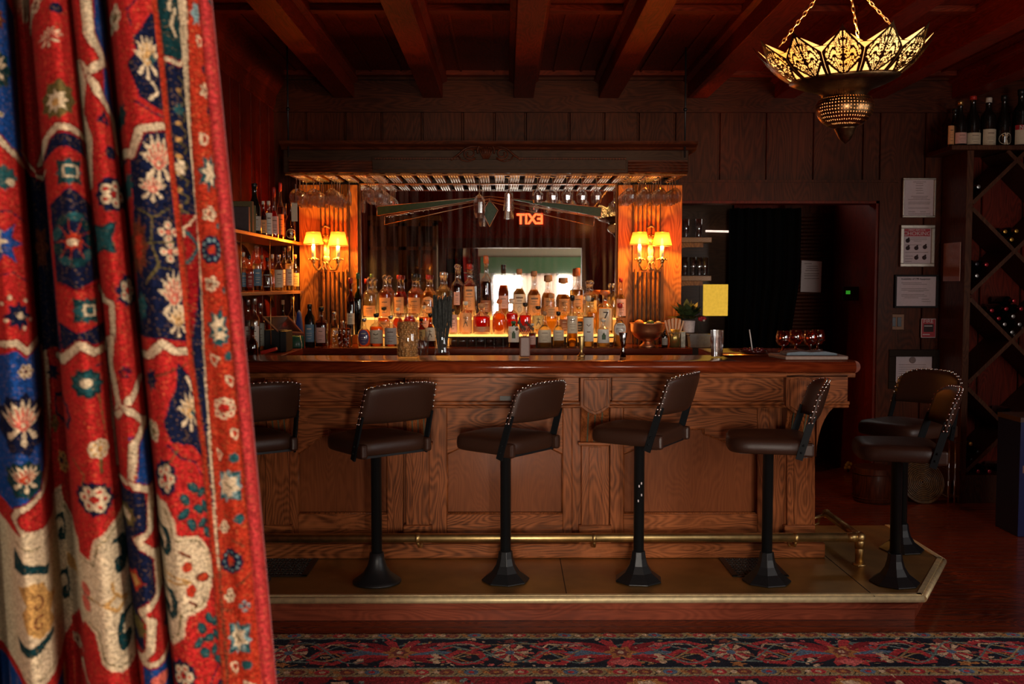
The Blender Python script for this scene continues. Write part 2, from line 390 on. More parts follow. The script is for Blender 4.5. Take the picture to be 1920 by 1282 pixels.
# near wall with the curtained opening the photograph looks through
OX0, OX1, OZ = -0.80, 1.02, 2.14
nw = MB().box(XL, OX0, YF, YF + .12, 0, ZC).box(OX1, 2.9, YF, YF + .12, 0, ZC).box(4.1, XR, YF, YF + .12, 0, ZC).box(2.9, 4.1, YF, YF + .12, 0, 1.1).box(2.9, 4.1, YF, YF + .12, 2.4, ZC).box(OX0, OX1, YF, YF + .12, OZ, ZC)
struct('wall_front', nw, W_RED)
struct('trim_3', MB().box(OX0 - .1, OX1 + .1, YF + .12, YF + .15, OZ, OZ + .13).box(OX1, OX1 + .1, YF + .12, YF + .15, 0, OZ).box(OX0 - .1, OX0, YF + .12, YF + .15, 0, OZ), W_WALL)
# the sunny bay behind the camera
PLASTER = flat('pale_plaster', (0.24, 0.23, 0.15), 0.9, var=0.05)
bwn = MB().box(XL, -0.25, -3.2, -3.08, 0, ZC).box(1.35, 3.4, -3.2, -3.08, 0, ZC).box(-0.25, 1.35, -3.2, -3.08, 0, 0.8).box(-0.25, 1.35, -3.2, -3.08, 1.86, ZC)
struct('wall_bay', bwn, PLASTER)
struct('wall_bay_side', MB().box(3.3, 3.4, -3.1, -1.8, 0, ZC).box(3.3, 3.4, -.2, YF, 0, ZC).box(3.3, 3.4, -1.8, -.2, 0, .88).box(3.3, 3.4, -1.8, -.2, 2.12, ZC), PLASTER)
wn = MB()
for x in (-0.25, 0.13, 0.52, 0.91, 1.30): wn.box(x, x + .05, -3.13, -3.07, .8, 1.86)
for z in (.8, 1.3, 1.81): wn.box(-0.25, 1.35, -3.13, -3.07, z, z + .05)
SHEER, nt, out = newmat('lined_cloth'); sd1 = N(nt, 'ShaderNodeBsdfDiffuse'); sd1.inputs[0].default_value = (.30, .22, .18, 1); st1 = N(nt, 'ShaderNodeBsdfTranslucent'); st1.inputs[0].default_value = (.5, .38, .30, 1)
sm1 = N(nt, 'ShaderNodeMixShader', i_0=.025); sn1 = N(nt, 'ShaderNodeTexNoise', i_Scale=30.0); nt.links.new(ramp(nt, sn1.outputs['Fac'], [(.3, (.25, .18, .15)), (.7, (.34, .26, .21))]), sd1.inputs[0])
nt.links.new(sd1.outputs[0], sm1.inputs[1]); nt.links.new(st1.outputs[0], sm1.inputs[2]); nt.links.new(sm1.outputs[0], out.inputs[0])
for i_, (a_, b_) in enumerate(((.27, .92), (1.19, 1.40))):
    cv = MB(); n_ = int((b_ - a_) / .02); vs_ = [(a_ + (b_ - a_) * k / n_, -3.045 + .012 * math.sin(k * 1.1), z_) for z_ in (.78, 1.87) for k in range(n_ + 1)]
    cv.add(vs_, [(k, k + 1, n_ + 2 + k, n_ + 1 + k) for k in range(n_)], True)
    solo('window_curtain', cv, SHEER, 'greyish window curtain %s, reflected in the bar mirror' % ('drawn across the middle panes' if i_ == 0 else 'gathered beside the last pane'), 'curtain', ((a_ + b_) / 2, -3.05, .78), 'curtains in the bay window')
struct('window_2', wn, flat('white_paint', (0.6, 0.56, 0.5), 0.5))
solo('window_valance', MB().box(-0.45, 1.6, -3.07, -3.02, 1.86, 2.12).box(-.45, 1.6, -3.08, -3.0, 2.10, 2.15), flat('green_cloth', (0.05, 0.12, 0.05), 0.9),
     'green cloth valance across the top of the bright window seen in the mirror', 'valance', (0.9, -3.05, 1.9))
# lit room beyond the doorway
br = MB().box(1.15, 3.6, 9.35, 9.45, 0, 2.6).box(DX1 + .1, DX1 + .2, YW + .12, 9.4, 0, 2.6).box(1.1, 1.2, YW + .12, 9.4, 0, 2.6)
struct('wall_pantry', br, W_RED)

# ---------------------------------------------------------------- platform with brass sheet
pf = [(XL + .03, 4.76), (2.04, 4.76), (2.43, 5.42), (2.43, 6.20), (1.62, 6.20), (1.62, 5.60), (XL + .03, 5.60)]
def inset(poly, d):
    n = len(poly); out = []
    for i in range(n):
        p0, p1, p2 = Vector(poly[i - 1]), Vector(poly[i]), Vector(poly[(i + 1) % n])
        a = (p1 - p0).normalized(); b = (p2 - p1).normalized()
        na = Vector((-a.y, a.x)); nb = Vector((-b.y, b.x)); k = (na + nb); k = k / (1 + na.dot(nb))
        out.append(tuple(p1 + k * d))
    return out
plat = thing('bar_platform', 'low brass topped foot platform running along the bar', 'platform', (0, 4.76, 0))
part('top_sheet', MB().prism(inset(pf, .012), .118, .130, 'Z'), BRASS_T, plat, True)
part('riser_upper', MB().prism(inset(pf, .03), .055, .118, 'Z'), W_RISER, plat, True, bevel=.004)
part('riser_lower', MB().prism(inset(pf, .045), 0.0, .055, 'Z'), W_RISER, plat, True)
nz = MB()
nzp = [Vector((p[0], p[1], .123)) for p in inset(pf, .006)]
for a, b in ((0, 1), (1, 2), (2, 3)):
    A, B = nzp[a], nzp[b]; nz.tube([A - Vector((0, 0, .009)), B - Vector((0, 0, .009))], .018, 12)
    d = (B - A).normalized(); nn = Vector((-d.y, d.x, 0)) * .018
    nz.bar(A + nn + Vector((0, 0, .009)), B + nn + Vector((0, 0, .009)), .026, .004)
part('brass_nosing', nz, BRASS_N, plat, True)
sj = MB()
for p, q in ((onz(1049, 1042, .13), onz(1063, 1118, .13)), (onz(1545, 1040, .13), onz(1640, 1118, .13))):
    sj.bar((p.x, p.y, .1305), (q.x, q.y, .1305), .004, .0015)
part('sheet_seam', sj, BLACK, plat, True)

# ---------------------------------------------------------------- the bar
YP = 5.51                                   # panel face
bar = thing('bar_counter', 'long panelled oak bar with a rounded mahogany top', 'bar counter', (0, YP, .13))
BR = 1.727; XI = 1.15
def shape(pxs, Y): return [(at(x, y, Y).x, at(x, y, Y).z) for x, y in pxs]
body = MB().box(XL + .02, BR, YP + .02, YP + .12, .131, 1.18).box(BR - .1, BR, YP + .02, 6.2, .131, 1.18).box(XI, XI + .06, 5.9, 6.2, .001, 1.18)
part('carcass', body, W_PANEL, bar, True)
# rails and stiles around recessed panels with stepped heads
def bay(x0, x1):
    """oak frame of one bay between px x0..x1 with a stepped-arch panel opening"""
    c = (x0 + x1) / 2; ar = [(x0, 850), (c - 40, 817), (c - 26, 813), (c - 26, 803), (c + 26, 803), (c + 26, 813), (c + 40, 817), (x1, 850)]
    top = shape([(x0, 745)] + [(x0, 850)] + ar[1:-1] + [(x1, 850), (x1, 745)], YP)
    part('frame_rail', MB().prism(top, YP - .022, YP + .02), W_BAR_X, bar, True, bevel=.004)
    b = shape([(x0, 962), (x1, 962), (x1, 1003), (x0, 1003)], YP)
    part('frame_rail', MB().prism(b, YP - .022, YP + .02), W_BAR_X, bar, True, bevel=.004)
    # bead moulding round the opening
    pts = shape([(x0, 962)] + ar + [(x1, 962), (x0, 962)], YP)
    mo = MB(); P3 = [(p[0], YP - .004, p[1]) for p in pts]
    for i in range(len(P3) - 1): mo.tube([P3[i], P3[i + 1]], .008, 6)
    part('panel_moulding', mo, W_BAR_Z, bar, True)
bay(560, 727); bay(838, 1055); bay(1168, 1418); bay(290, 480)
def stile(a, b, m=None, y0=-.022): 
    A = shape([(a, 745), (a, 1003), (b, 1003), (b, 745)], YP)
    part('stile', MB().prism(A, YP + y0, YP + .02), m or W_BAR_Z, bar, True, bevel=.003)
for a, b in ((727, 757), (800, 838), (1055, 1072), (1072, 1089), (1143, 1168), (1418, 1440), (1440, 1474), (1500, 1526), (480, 520), (520, 560)): stile(a, b)
def pilaster(c, hw=26, full=True):
    g = shape([(c - hw, 835), (c - hw, 985), (c + hw, 985), (c + hw, 835)], YP - .05)
    part('pilaster_shaft', MB().prism(g, YP - .05, YP), W_BAR_Z, bar, True, bevel=.004)
    part('pilaster_shaft', MB().prism(shape([(c - hw * .45, 838), (c - hw * .45, 983), (c + hw * .45, 983), (c + hw * .45, 838)], YP - .056), YP - .056, YP - .05), W_BAR_Z, bar, True, bevel=.002)
    part('pilaster_plinth', MB().prism(shape([(c - hw - 5, 985), (c - hw - 5, 1022), (c + hw + 5, 1022), (c + hw + 5, 985)], YP - .065), YP - .065, YP), W_BAR_X, bar, True, bevel=.006)
    # fluted corbel tablet, leaning outward to the top, with green inlay lines
    tb = MB(); zt = az(745, YP - .17); zb = az(828, YP - .06); x0 = ax(c - hw, YP - .1); x1 = ax(c + hw, YP - .1)
    tb.prism([(YP - .17, zt), (YP - .06, zb), (YP, zb), (YP, zt)], x0, x1, 'X')
    part('corbel', tb, W_BAR_Z, bar, True, bevel=.003)
    inl = MB()
    for k in range(3):
        x = x0 + (x1 - x0) * (k + 1) / 4
        inl.bar((x, YP - .1715, zt), (x, YP - .0615, zb), .007, .004, up=(0, 1, .6))
    part('inlay', inl, flat('green_inlay', (0.09, 0.10, 0.06), 0.5), bar, True, label='grey green inlay lines')
    part('corbel_ledge', MB().box(x0 - .012, x1 + .012, YP - .085, YP, zb - .018, zb), W_BAR_X, bar, True, bevel=.003)
    Y2 = YP - .262
    for g_, hh, dy in ((0, 0, 0), (6, -6, .014)):
        w_ = hw + 2 - g_
        sh = shape([(c - w_, 708 + g_ * .5), (c - w_, 762 + hh * .3), (c - w_ * .45, 774 + hh), (c, 778 + hh), (c + w_ * .45, 774 + hh), (c + w_, 762 + hh * .3), (c + w_, 708 + g_ * .5)], Y2)
        part('shield', MB().prism(sh, Y2 - dy, Y2 + .09), W_BAR_Z, bar, True, bevel=.003)
pilaster(783, 22); pilaster(1116, 26); pilaster(1500, 24); pilaster(520, 22)
# frieze box under the top
YZ = YP - .21
zf0, zf1 = az(752, YZ), 1.165
for a, b in ((300, 505), (540, 757), (806, 1086), (1148, 1472), (1472, 1588)):
    fx0, fx1 = ax(a, YZ), ax(b, YZ)
    part('frieze_panel', MB().box(fx0, fx1, YZ - (.035 if a == 1472 else 0), YP + .02, zf0, zf1), W_BAR_X, bar, True, bevel=.003)
part('frieze_panel', MB().box(XL + .02, ax(1588, YZ) - .02, YZ + .04, YP + .02, zf0 + .002, 1.17).box(ax(1588, YZ) - .3, ax(1588, YZ), YP, 6.2, zf0, zf1), W_BAR_Z, bar, True)
xf = ax(1592, YZ)
part('cornice_moulding', MB().box(XL + .02, xf + .01, YZ - .012, YP + .02, zf0 - .02, zf0).box(XL + .02, xf, YZ - .03, YP + .02, zf0 - .034, zf0 - .018).box(xf - .3, xf + .01, YP, 6.2, zf0 - .034, zf0), W_BAR_X, bar, True, bevel=.006)
part('cornice_moulding', MB().box(XL + .02, xf + .03, YZ - .035, YP + .02, 1.15, 1.178).box(xf - .3, xf + .03, YP, 6.2, 1.15, 1.178), W_BAR_X, bar, True, bevel=.006)
# corner console under the overhang
co = []
for i in range(9):
    a = i / 8 * PI / 2; co.append((BR + .14 * (1 - math.sin(a)), (zf0 - .034) - .26 * (1 - math.cos(a)) ))
co = [(BR, zf0 - .034)] + [(BR + .15, zf0 - .034)] + [(BR + .15 * (1 - math.sin(i / 8 * PI / 2)) ** 1.0, zf0 - .034 - .30 * (1 - math.cos(i / 8 * PI / 2))) for i in range(1, 9)]
part('console', MB().prism(co, YP - .03, YP + .03), W_BAR_Z, bar, True, bevel=.003)
part('baseboard', MB().box(XL + .02, BR + .045, YP - .08, YP + .02, .131, .215).box(BR - .05, BR + .045, YP, 6.2, .131, .215), W_BAR_X, bar, True, bevel=.01)
# top: L shaped with a bullnose edge
tp = MB(); x1 = 1.875; y0 = 5.20; zt = 1.243; zb = 1.178; r = (zt - zb) / 2; zc = (zt + zb) / 2
prof = [(y0 + r - r * math.cos(a), zc + r * math.sin(a)) for a in [R(-90 + 180 * i / 10) for i in range(11)]]
tp.prism([(p[0], p[1]) for p in prof] + [(5.66, zt), (5.66, zb)], XL + .02, x1 - r, 'X', True)
prx = [(x1 - r + r * math.cos(a), zc + r * math.sin(a)) for a in [R(-90 + 180 * i / 10) for i in range(11)]]
tp.prism([(1.22, zb)] + prx + [(1.22, zt)], y0 + r, 6.28, 'Y', True)
part('bar_top', tp, W_TOP, bar, True)
pl = MB().box(ax(937, YZ), ax(958, YZ), YZ - .003, YZ, az(751, YZ), az(742, YZ))
part('metal_tag', pl, flat('dull_nickel', (0.10, 0.09, 0.08), 0.5, 0.5), bar, True, bevel=.001)

# foot rail
rail = thing('foot_rail', 'long brass foot rail with a corner post in front of the bar', 'foot rail', (1.89, 5.30, .13))
YRL = 5.30; zr = az(1008, YRL); xr = ax(1612, YRL, 1010)
part('tube', MB().tube([(XL + .04, YRL, zr), (xr, YRL, zr)], .025, 16), BRASS, rail, True)
part('tube', MB().tube([(xr, YRL, zr), (xr + .0, 5.86, zr)], .0225, 16), BRASS, rail, True)
part('post', MB().tube([(xr, YRL, .132), (xr, YRL, zr)], .0225, 16).lathe([(.036, 0), (.036, .006), (.024, .012)], (xr, YRL, .131), 16), BRASS, rail, True)
part('corner_fitting', MB().sphere((xr, YRL, zr), .032, 16, 10).tube([(xr - .07, YRL, zr), (xr - .015, YRL, zr)], .026, 14).tube([(xr, YRL, zr - .06), (xr, YRL, zr)], .026, 14), BRASS, rail, True)
part('end_cap', MB().sphere((xr, 5.86, zr), .027, 12, 8), BRASS, rail, True)
br_ = MB()
br_.tube([(xr, 5.85, zr), (xr - .07, 5.84, zr - .02), (xr - .16, 5.80, zr - .03)], .009, 8).tube([(xr - .04, 5.85, zr - .01), (xr - .06, 5.82, zr - .05), (xr - .16, 5.78, zr - .07)], .008, 8)
part('bracket', br_, BRASS, rail, True)
for px in (505 - 100, 783, 1114, 1492):
    x = ax(px, YRL, 1010)
    b = MB().tube([(x - .012, YRL, zr), (x + .012, YRL, zr)], .027, 14).tube([(x, YRL, zr - .02), (x + .005, YRL + .03, zr - .055), (x + .005, YP - .08, zr - .07)], .008, 8).sphere((x + .005, YP - .09, zr - .07), .016, 10, 6)
    part('bracket', b, BRASS, rail, True)

# floor registers let into the brass
def register(px0, px1, name, label):
    a, b = onz(px0, 1044, .131), onz(px1, 1081, .131)
    x0, x1, y0, y1 = min(a.x, b.x), max(a.x, b.x), b.y, a.y
    t = thing(name, label, 'floor vent', ((x0 + x1) / 2, (y0 + y1) / 2, .131))
    f = MB().box(x0, x1, y0, y0 + .018, .1315, .136).box(x0, x1, y1 - .018, y1, .1315, .136).box(x0, x0 + .03, y0, y1, .1315, .136).box(x1 - .03, x1, y0, y1, .1315, .136)
    part('frame', f, IRON, t, True, bevel=.002)
    part('backing', MB().box(x0 + .02, x1 - .02, y0 + .01, y1 - .01, .1312, .132), BLACK, t, True)
    g = MB(); n = 13; r2 = random.Random(2)
    for i in range(n):
        for j in range(5):
            cx_ = x0 + .03 + (x1 - x0 - .06) * (i + .5) / n; cy = y0 + .018 + (y1 - y0 - .036) * (j + .5) / 5
            q = (x1 - x0 - .06) / n * .55
            if (i + j) % 2: g.bar((cx_ - q, cy - q, .134), (cx_ + q, cy + q, .134), .006, .003); g.bar((cx_ - q, cy + q, .134), (cx_ + q, cy - q, .134), .006, .003)
            else: g.lathe([(q * .5, 0), (q * .8, .002), (q * .5, .003)], (cx_, cy, .132), 8, cap=False)
    for j in range(6): yy = y0 + .018 + (y1 - y0 - .036) * j / 5; g.box(x0 + .03, x1 - .03, yy - .0015, yy + .0015, .1325, .1345)
    for i in range(n + 1): xx = x0 + .03 + (x1 - x0 - .06) * i / n; g.box(xx - .0015, xx + .0015, y0 + .018, y1 - .018, .1325, .1345)
    part('grille', g, flat('grille_iron', (.10, .085, .07), .4, .6), t, True)
register(1345, 1480, 'floor_register', 'black iron floor grille in the brass by the right hand stools')
register(600, 455, 'floor_register', 'black iron floor grille in the brass beside the curtain')

# ================================================================ BAR STOOLS
def pad_pt(u, v, top_r, hw=.214, h=.19):
    """backrest outline: u across -1..1, v up 0..1 -> x, z, with rounded top corners"""
    x = hw * u; 
    zt = h * (1.03 - .07 * u * u - top_r * abs(u) ** 5)
    return x, v * zt
def backrest(top_r, side=1, off=0.0, t=.02):
    m = MB(); nu, nv = 16, 8; lean = .30
    def P(i, j, s):
        u = -1 + 2 * i / nu; v = j / nv
        x, z = pad_pt(u, v, top_r)
        x *= 1 - .05 * v
        e = (1 - abs(u) ** 6) * (1 - abs(2 * v - 1) ** 6)
        y = -.205 - z * lean + .045 * u * u - .0 + s * t * (.35 + .65 * e) + off - .018
        return (x, y, .845 + z)
    F_ = [[P(i, j, 1) for i in range(nu + 1)] for j in range(nv + 1)]; B_ = [[P(i, j, -1) for i in range(nu + 1)] for j in range(nv + 1)]
    vs = [p for r_ in F_ for p in r_] + [p for r_ in B_ for p in r_]; n = (nu + 1) * (nv + 1); fs = []
    for j in range(nv):
        for i in range(nu):
            a = j * (nu + 1) + i; fs.append((a, a + nu + 1, a + nu + 2, a + 1)[::1]); fs.append((n + a, n + a + 1, n + a + nu + 2, n + a + nu + 1))
    for i in range(nu):
        fs.append((i, i + 1, n + i + 1, n + i)); a = nv * (nu + 1) + i; fs.append((a, n + a, n + a + 1, a + 1))
    for j in range(nv):
        a = j * (nu + 1); fs.append((a, n + a, n + a + nu + 1, a + nu + 1)); a += nu; fs.append((a, a + nu + 1, n + a + nu + 1, n + a))
    m.add(vs, fs, True)
    rim = [B_[j][0] for j in range(nv + 1)] + [B_[nv][i] for i in range(1, nu)] + [B_[j][nu] for j in range(nv, -1, -1)]
    rimf = [F_[j][0] for j in range(nv + 1)] + [F_[nv][i] for i in range(1, nu)] + [F_[j][nu] for j in range(nv, -1, -1)]
    return m, rim, rimf
def resample(pts, n):
    pts = [Vector(p) for p in pts]; L = [0]
    for a, b in zip(pts, pts[1:]): L.append(L[-1] + (b - a).length)
    out = []; k = 0
    for i in range(n):
        d = L[-1] * i / (n - 1)
        while k < len(L) - 2 and L[k + 1] < d: k += 1
        f = (d - L[k]) / max(1e-9, L[k + 1] - L[k]); out.append(pts[k].lerp(pts[k + 1], f))
    return out
def stool(loc, rot, dz, label, round_base=False, top_r=.16, chips=False):
    t = thing('bar_stool', label, 'bar stool', loc, R(rot), 'bar stools bolted to the brass platform')
    sg = 28 if round_base else 8
    b = MB().lathe([(.124, 0), (.124, .006), (.108, .018), (.072, .045), (.05, .08), (.04, .115), (.035, .15), (.030, .152)], (0, 0, 0.001), sg, smooth=round_base)
    part('base', b, IRON, t, bevel=0 if round_base else .002)
    part('post', MB().lathe([(.027, .15), (.027, .66 + dz), (.034, .66 + dz), (.034, .68 + dz)], (0, 0, 0), 20), IRON, t)
    if chips:
        c = MB()
        for z, a in ((.50, -1.5), (.485, -1.45), (.44, -1.6), (.41, -1.5)):
            c.box(.0 + .01 * math.sin(z * 90) - .003, .0 + .01 * math.sin(z * 90) + .003, -.0275, -.0265, z, z + .012)
        c.tf(Matrix.Rotation(R(-rot), 4, 'Z')); part('paint_chip', c, PAPER, t)
    pan = MB().prism([(-.13, -.15), (.13, -.15), (.13, .15), (-.13, .15)], .675 + dz, .69 + dz, 'Z').box(-.19, .19, -.17, -.13, .672 + dz, .684 + dz)
    part('seat_pan', pan, IRON, t)
    # cushion: rounded trapezoid
    m = MB(); n = 40; rings = []
    for (s_, z) in ((.955, .685), (.985, .692), (1.0, .715), (.985, .742), (.93, .757), (.7, .764), (.3, .767)):
        ring = []
        for i in range(n):
            a = 2 * PI * i / n; c_, s2 = math.cos(a), math.sin(a); e = .38
            x = math.copysign(abs(c_) ** e, c_); y = math.copysign(abs(s2) ** e, s2)
            wx = .205 * (1 - .04 * y) ; ring.append((x * wx * s_, (y * .195 + .005) * s_ + (.012 * (1 - x * x) if y > 0 else 0), z + dz))
        rings.append(ring)
    vs = [p for r_ in rings for p in r_]; fs = [(k * n + i, k * n + (i + 1) % n, (k + 1) * n + (i + 1) % n, (k + 1) * n + i) for k in range(len(rings) - 1) for i in range(n)]
    m.add(vs, fs, True); o_ = len(rings) - 1; m.f.append([o_ * n + i for i in range(n)]); m.sm.append(True); m.f.append(list(range(n))[::-1]); m.sm.append(False)
    seat = part('seat', m, LEATHER, t)
    bk, rim, rimf = backrest(top_r)
    bk.tf(Matrix.Translation((0, 0, dz))); back = part('backrest', bk, LEATHER, t)
    nl = MB()
    for p in resample(rim, 27): nl.sphere(p + Vector((0, -.001, dz)) , .0058, 7, 5)
    for p in resample(rimf, 27): nl.sphere(p + Vector((0, .001, dz)), .0055, 7, 5)
    part('nailhead_trim', nl, NAIL, back, label='rows of bright nailheads')
    for s_ in (-1, 1):
        yl = lambda z: -.180 - .30 * (z - .845)
        u = MB().bar((s_ * .212, yl(.665), .665 + dz), (s_ * .203, yl(.885), .885 + dz), .010, .034, up=(0, 1, .3))
        u.sphere((s_ * .217, yl(.70), .70 + dz), .006, 8, 6).sphere((s_ * .217, yl(.735), .735 + dz), .006, 8, 6)
        part('upright', u, flat('strap_iron', (.009, .010, .011), .55, spec=.12), t)
        w_ = MB().box(s_ * .17, s_ * .207, -.200, -.12, .675 + dz, .745 + dz)
        part('corner_cover', w_, LEATHER, t, bevel=.012)
    return t
zp = .131
stool(onz(462, 1088, zp), 36, 0, 'leftmost bar stool, half hidden behind the red curtain', True, .05)
stool(onz(707, 1090, zp), 40, 0, 'bar stool on a round flared base, first fully visible one right of the curtain', True, .05)
stool(onz(948, 1087, zp), 52, 0, 'bar stool with an octagonal base standing left of the brass seam at bar centre', False, .16)
stool(onz(1197, 1087, zp), 60, .04, 'tallest bar stool, black post chipped to pale metal, square topped back', False, .06, True)
stool(onz(1437, 1089, zp), 80, 0, 'bar stool turned sideways in front of the right hand floor grille', False, .22)
stool(onz(1677, 1092, zp), 78, -.035, 'bar stool standing alone near the angled front corner of the platform', False, .25)
stool(onz(1690, 1030, zp), 122, -.02, 'rearmost bar stool behind the corner one, its backrest front facing the room', False, .25)

# ================================================================ BACK BAR
YM = 7.50; YC = 6.90; ZK = 1.205
bb = thing('back_counter', 'dark back counter under the rows of bottles', 'counter', (0, YC, 0))
part('worktop', MB().box(XL + .03, 1.30, YC, YM + .06, ZK - .045, ZK).box(XL + .03, -1.40, 5.7, YC, ZK - .045, ZK), W_TOP, bb, True, bevel=.004)
part('cabinet', MB().box(XL + .03, 1.28, YC + .05, YM, 0.001, ZK - .046).box(XL + .03, -1.44, 5.7, YC + .05, .001, ZK - .046), W_DARK, bb, True)
part('steel_panel', MB().box(.55, 1.22, YC + .03, YC + .05, .6, ZK - .06), flat('brushed_steel', (0.45, 0.42, 0.30), 0.35, 1.0, bump=.2, bscale=20), bb, True)
struct('trim_4', MB().box(-1.54, 1.31, YM + .10, YW - .021, 0, 3.0 - .4), W_DARK)

# pilaster boards either side of the mirror
def lamp_board(c, px0, px1, nm, lab):
    x0, x1 = ax(px0, 7.44), ax(px1, 7.44)
    t = thing(nm, lab, 'pilaster', ((x0 + x1) / 2, YM, ZK))
    part('board', MB().box(x0, x1, 7.44, YM + .09, ZK, 2.385), W_PIL, t, True, bevel=.003)
    xc = ax(c, 7.40)
    part('fluted_strip', MB().box(xc - .105, xc + .105, 7.41, 7.44, ZK, 2.385), W_PIL, t, True, bevel=.003)
    fl = MB()
    for k in range(6):
        x = xc - .0825 + .033 * k; cut = abs(k - 2.5)
        za = 1.62 + (0.03 * (2.5 - cut)) * -1; zb_ = 1.98 - .05 * cut + .06
        for a, b in ((ZK, 1.76 - .012 * (2.5 - cut)), (1.98 + .02 * (2.5 - cut) * -1, 2.385)):
            fl.tube([(x, 7.41, a), (x, 7.41, b)], .0085, 8)
    part('flute', fl, W_PIL, t, True)
    gv = MB()  # dark strips laid on to stand for the shade between flutes
    for k in range(7):
        x = xc - .099 + .033 * k
        for a, b in ((ZK, 1.74), (2.0, 2.385)): gv.box(x - .0045, x + .0045, 7.408, 7.412, a, b)
    part('groove_shade', gv, W_DARK, t, True)
    return t
lamp_board(628, 563, 672, 'fluted_pilaster', 'orange lit fluted pilaster left of the mirror')
lamp_board(1212, 1158, 1277, 'fluted_pilaster', 'fluted pilaster right of the mirror beside the doorway')

# mirror with leaded ornament
mx0, mx1 = ax(672, YM) + .012, ax(1158, YM) - .008; mz1 = az(346, YM)
mir = thing('mirror', 'wide back bar mirror with green leaded rays and an EXIT sign reflected', 'mirror', ((mx0 + mx1) / 2, YM, ZK))
mm, nt, out = newmat('mirror_silver'); g = N(nt, 'ShaderNodeBsdfGlossy', i_Roughness=0.015)
tcm = N(nt, 'ShaderNodeTexCoord'); mpm = N(nt, 'ShaderNodeMapping'); mpm.inputs['Scale'].default_value = (26, 1, 1.2)
nom = N(nt, 'ShaderNodeTexNoise', i_Scale=1.0, i_Detail=4.0); nt.links.new(tcm.outputs['Object'], mpm.inputs['Vector']); nt.links.new(mpm.outputs[0], nom.inputs['Vector'])
rm = N(nt, 'ShaderNodeMapRange', i_1=.45, i_2=.75, i_3=.0, i_4=.10); nt.links.new(nom.outputs['Fac'], rm.inputs[0])
df = N(nt, 'ShaderNodeBsdfDiffuse'); df.inputs[0].default_value = (.5, .45, .4, 1); mxs = N(nt, 'ShaderNodeMixShader')
g.inputs[0].default_value = (.82, .82, .80, 1)
nt.links.new(rm.outputs[0], mxs.inputs[0]); nt.links.new(g.outputs[0], mxs.inputs[1]); nt.links.new(df.outputs[0], mxs.inputs[2]); nt.links.new(mxs.outputs[0], out.inputs[0])
part('mirror_glass', MB().box(mx0, mx1, YM, YM + .01, ZK, mz1), mm, mir, True)
part('frame', MB().box(mx0, mx1, YM - .03, YM + .01, mz1, min(mz1 + .035, 2.398)).box(mx0, mx0 + .014, YM - .015, YM, ZK, mz1).box(mx1 - .014, mx1, YM - .015, YM, ZK, mz1), W_PIL, mir, True, bevel=.003)
GRN = flat('leaded_green_glass', (0.022, 0.040, 0.008), 0.3, var=.2, spec=.12)
LEAD = flat('lead_came', (0.45, 0.28, 0.18), 0.35, .9)
def poly_px(pts, Y): return [tuple((at(x, y, Y).x, at(x, y, Y).z)) for x, y in pts]
for nm, pts in (('green_ray', [(707, 387), (892, 370), (900, 373), (708, 404)]), ('green_ray', [(960, 374), (972, 374), (1128, 389), (1127, 407)]), ('green_diamond', [(918, 376), (932, 394), (918, 423), (906, 398)])):
    part(nm, MB().prism(poly_px(pts, YM - .006), YM - .006, YM - .0005), GRN, mir, True)
ld = MB()
for pl_ in ([(707, 387), (918, 368), (1128, 389), (1127, 407), (918, 372), (707, 404), (707, 387)], [(918, 374), (721, 405), (721, 421), (918, 378)], [(918, 374), (1114, 407), (1113, 424), (918, 378)], [(918, 374), (934, 394), (918, 425), (904, 397), (918, 374)]):
    q = [at(x, y, YM - .007) for x, y in pl_]
    for a, b in zip(q, q[1:]): ld.tube([a, b], .0025, 5)
part('leading', ld, LEAD, mir, True)
# jewelled lumps along the lower edge of the rays
jw = MB(); r3 = random.Random(4)
for i in range(60):
    f = (i + r3.random()) / 60
    for (a, b) in (((724, 407), (830, 388)), ((1000, 386), (1127, 408))):
        p = at(a[0] + (b[0] - a[0]) * f, a[1] + (b[1] - a[1]) * f + r3.uniform(-1.5, 1.5), YM - .008); jw.sphere(p, .0028, 5, 3)
part('glass_jewels', jw, flat('glass_bead', (.9, .9, .9), .05, .9), mir, True)

# canopy with reeded underside
can = thing('canopy', 'carved dark oak canopy over the back bar with a scrolled crest', 'canopy', (0, 6.9, 2.41))
X0, X1 = -1.52, 1.255; Zu = 2.41; Zt = az(266, 6.85)
part('fascia', MB().box(X0, X1, 6.88, 6.93, Zu, Zt - .05), W_DARK, can, True, bevel=.004)
part('fascia_board', MB().box(ax(700, 6.86), ax(1172, 6.86), 6.86, 6.9, Zu + .02, az(296, 6.86)).box(ax(700, 6.86), ax(1172, 6.86), 6.845, 6.9, az(299, 6.86), az(295, 6.86)), W_DARK, can, True, bevel=.003)
part('end_panel', MB().box(X0, X0 + .04, 6.93, 7.82, Zu, Zt - .05), W_DARK, can, True)
part('end_panel', MB().box(X1 - .04, X1, 6.93, 7.82, Zu, Zt - .05), W_DARK, can, True)
part('soffit', MB().box(X0, X1, 6.93, 7.82, Zu + .03, Zu + .05), flat('soffit_black', (.02, .008, .004), .5), can, True)
cn = MB(); cp = [(6.90, Zt - .055), (6.86, Zt - .05), (6.85, Zt - .035), (6.80, Zt - .02), (6.79, Zt), (7.82, Zt), (7.82, Zt - .055)]
cn.prism([(a, b) for a, b in cp], X0 - .01, X1 + .05, 'X'); part('cornice', cn, W_WALLX, can, True, bevel=.002)
for px0, px1 in ((1176, 1287), (545, 700)):
    rd = MB(); xa, xb = ax(px0, 6.86), ax(px1, 6.86)
    for k in range(4):
        z = az(321 - k * 5.4, 6.86); rd.tube([(xa, 6.872, z), (xb, 6.872, z)], .0085, 8)
    rd.box(xa, xb, 6.868, 6.9, az(323, 6.86), az(300, 6.86)); part('reeded_block', rd, W_WALLX, can, True)
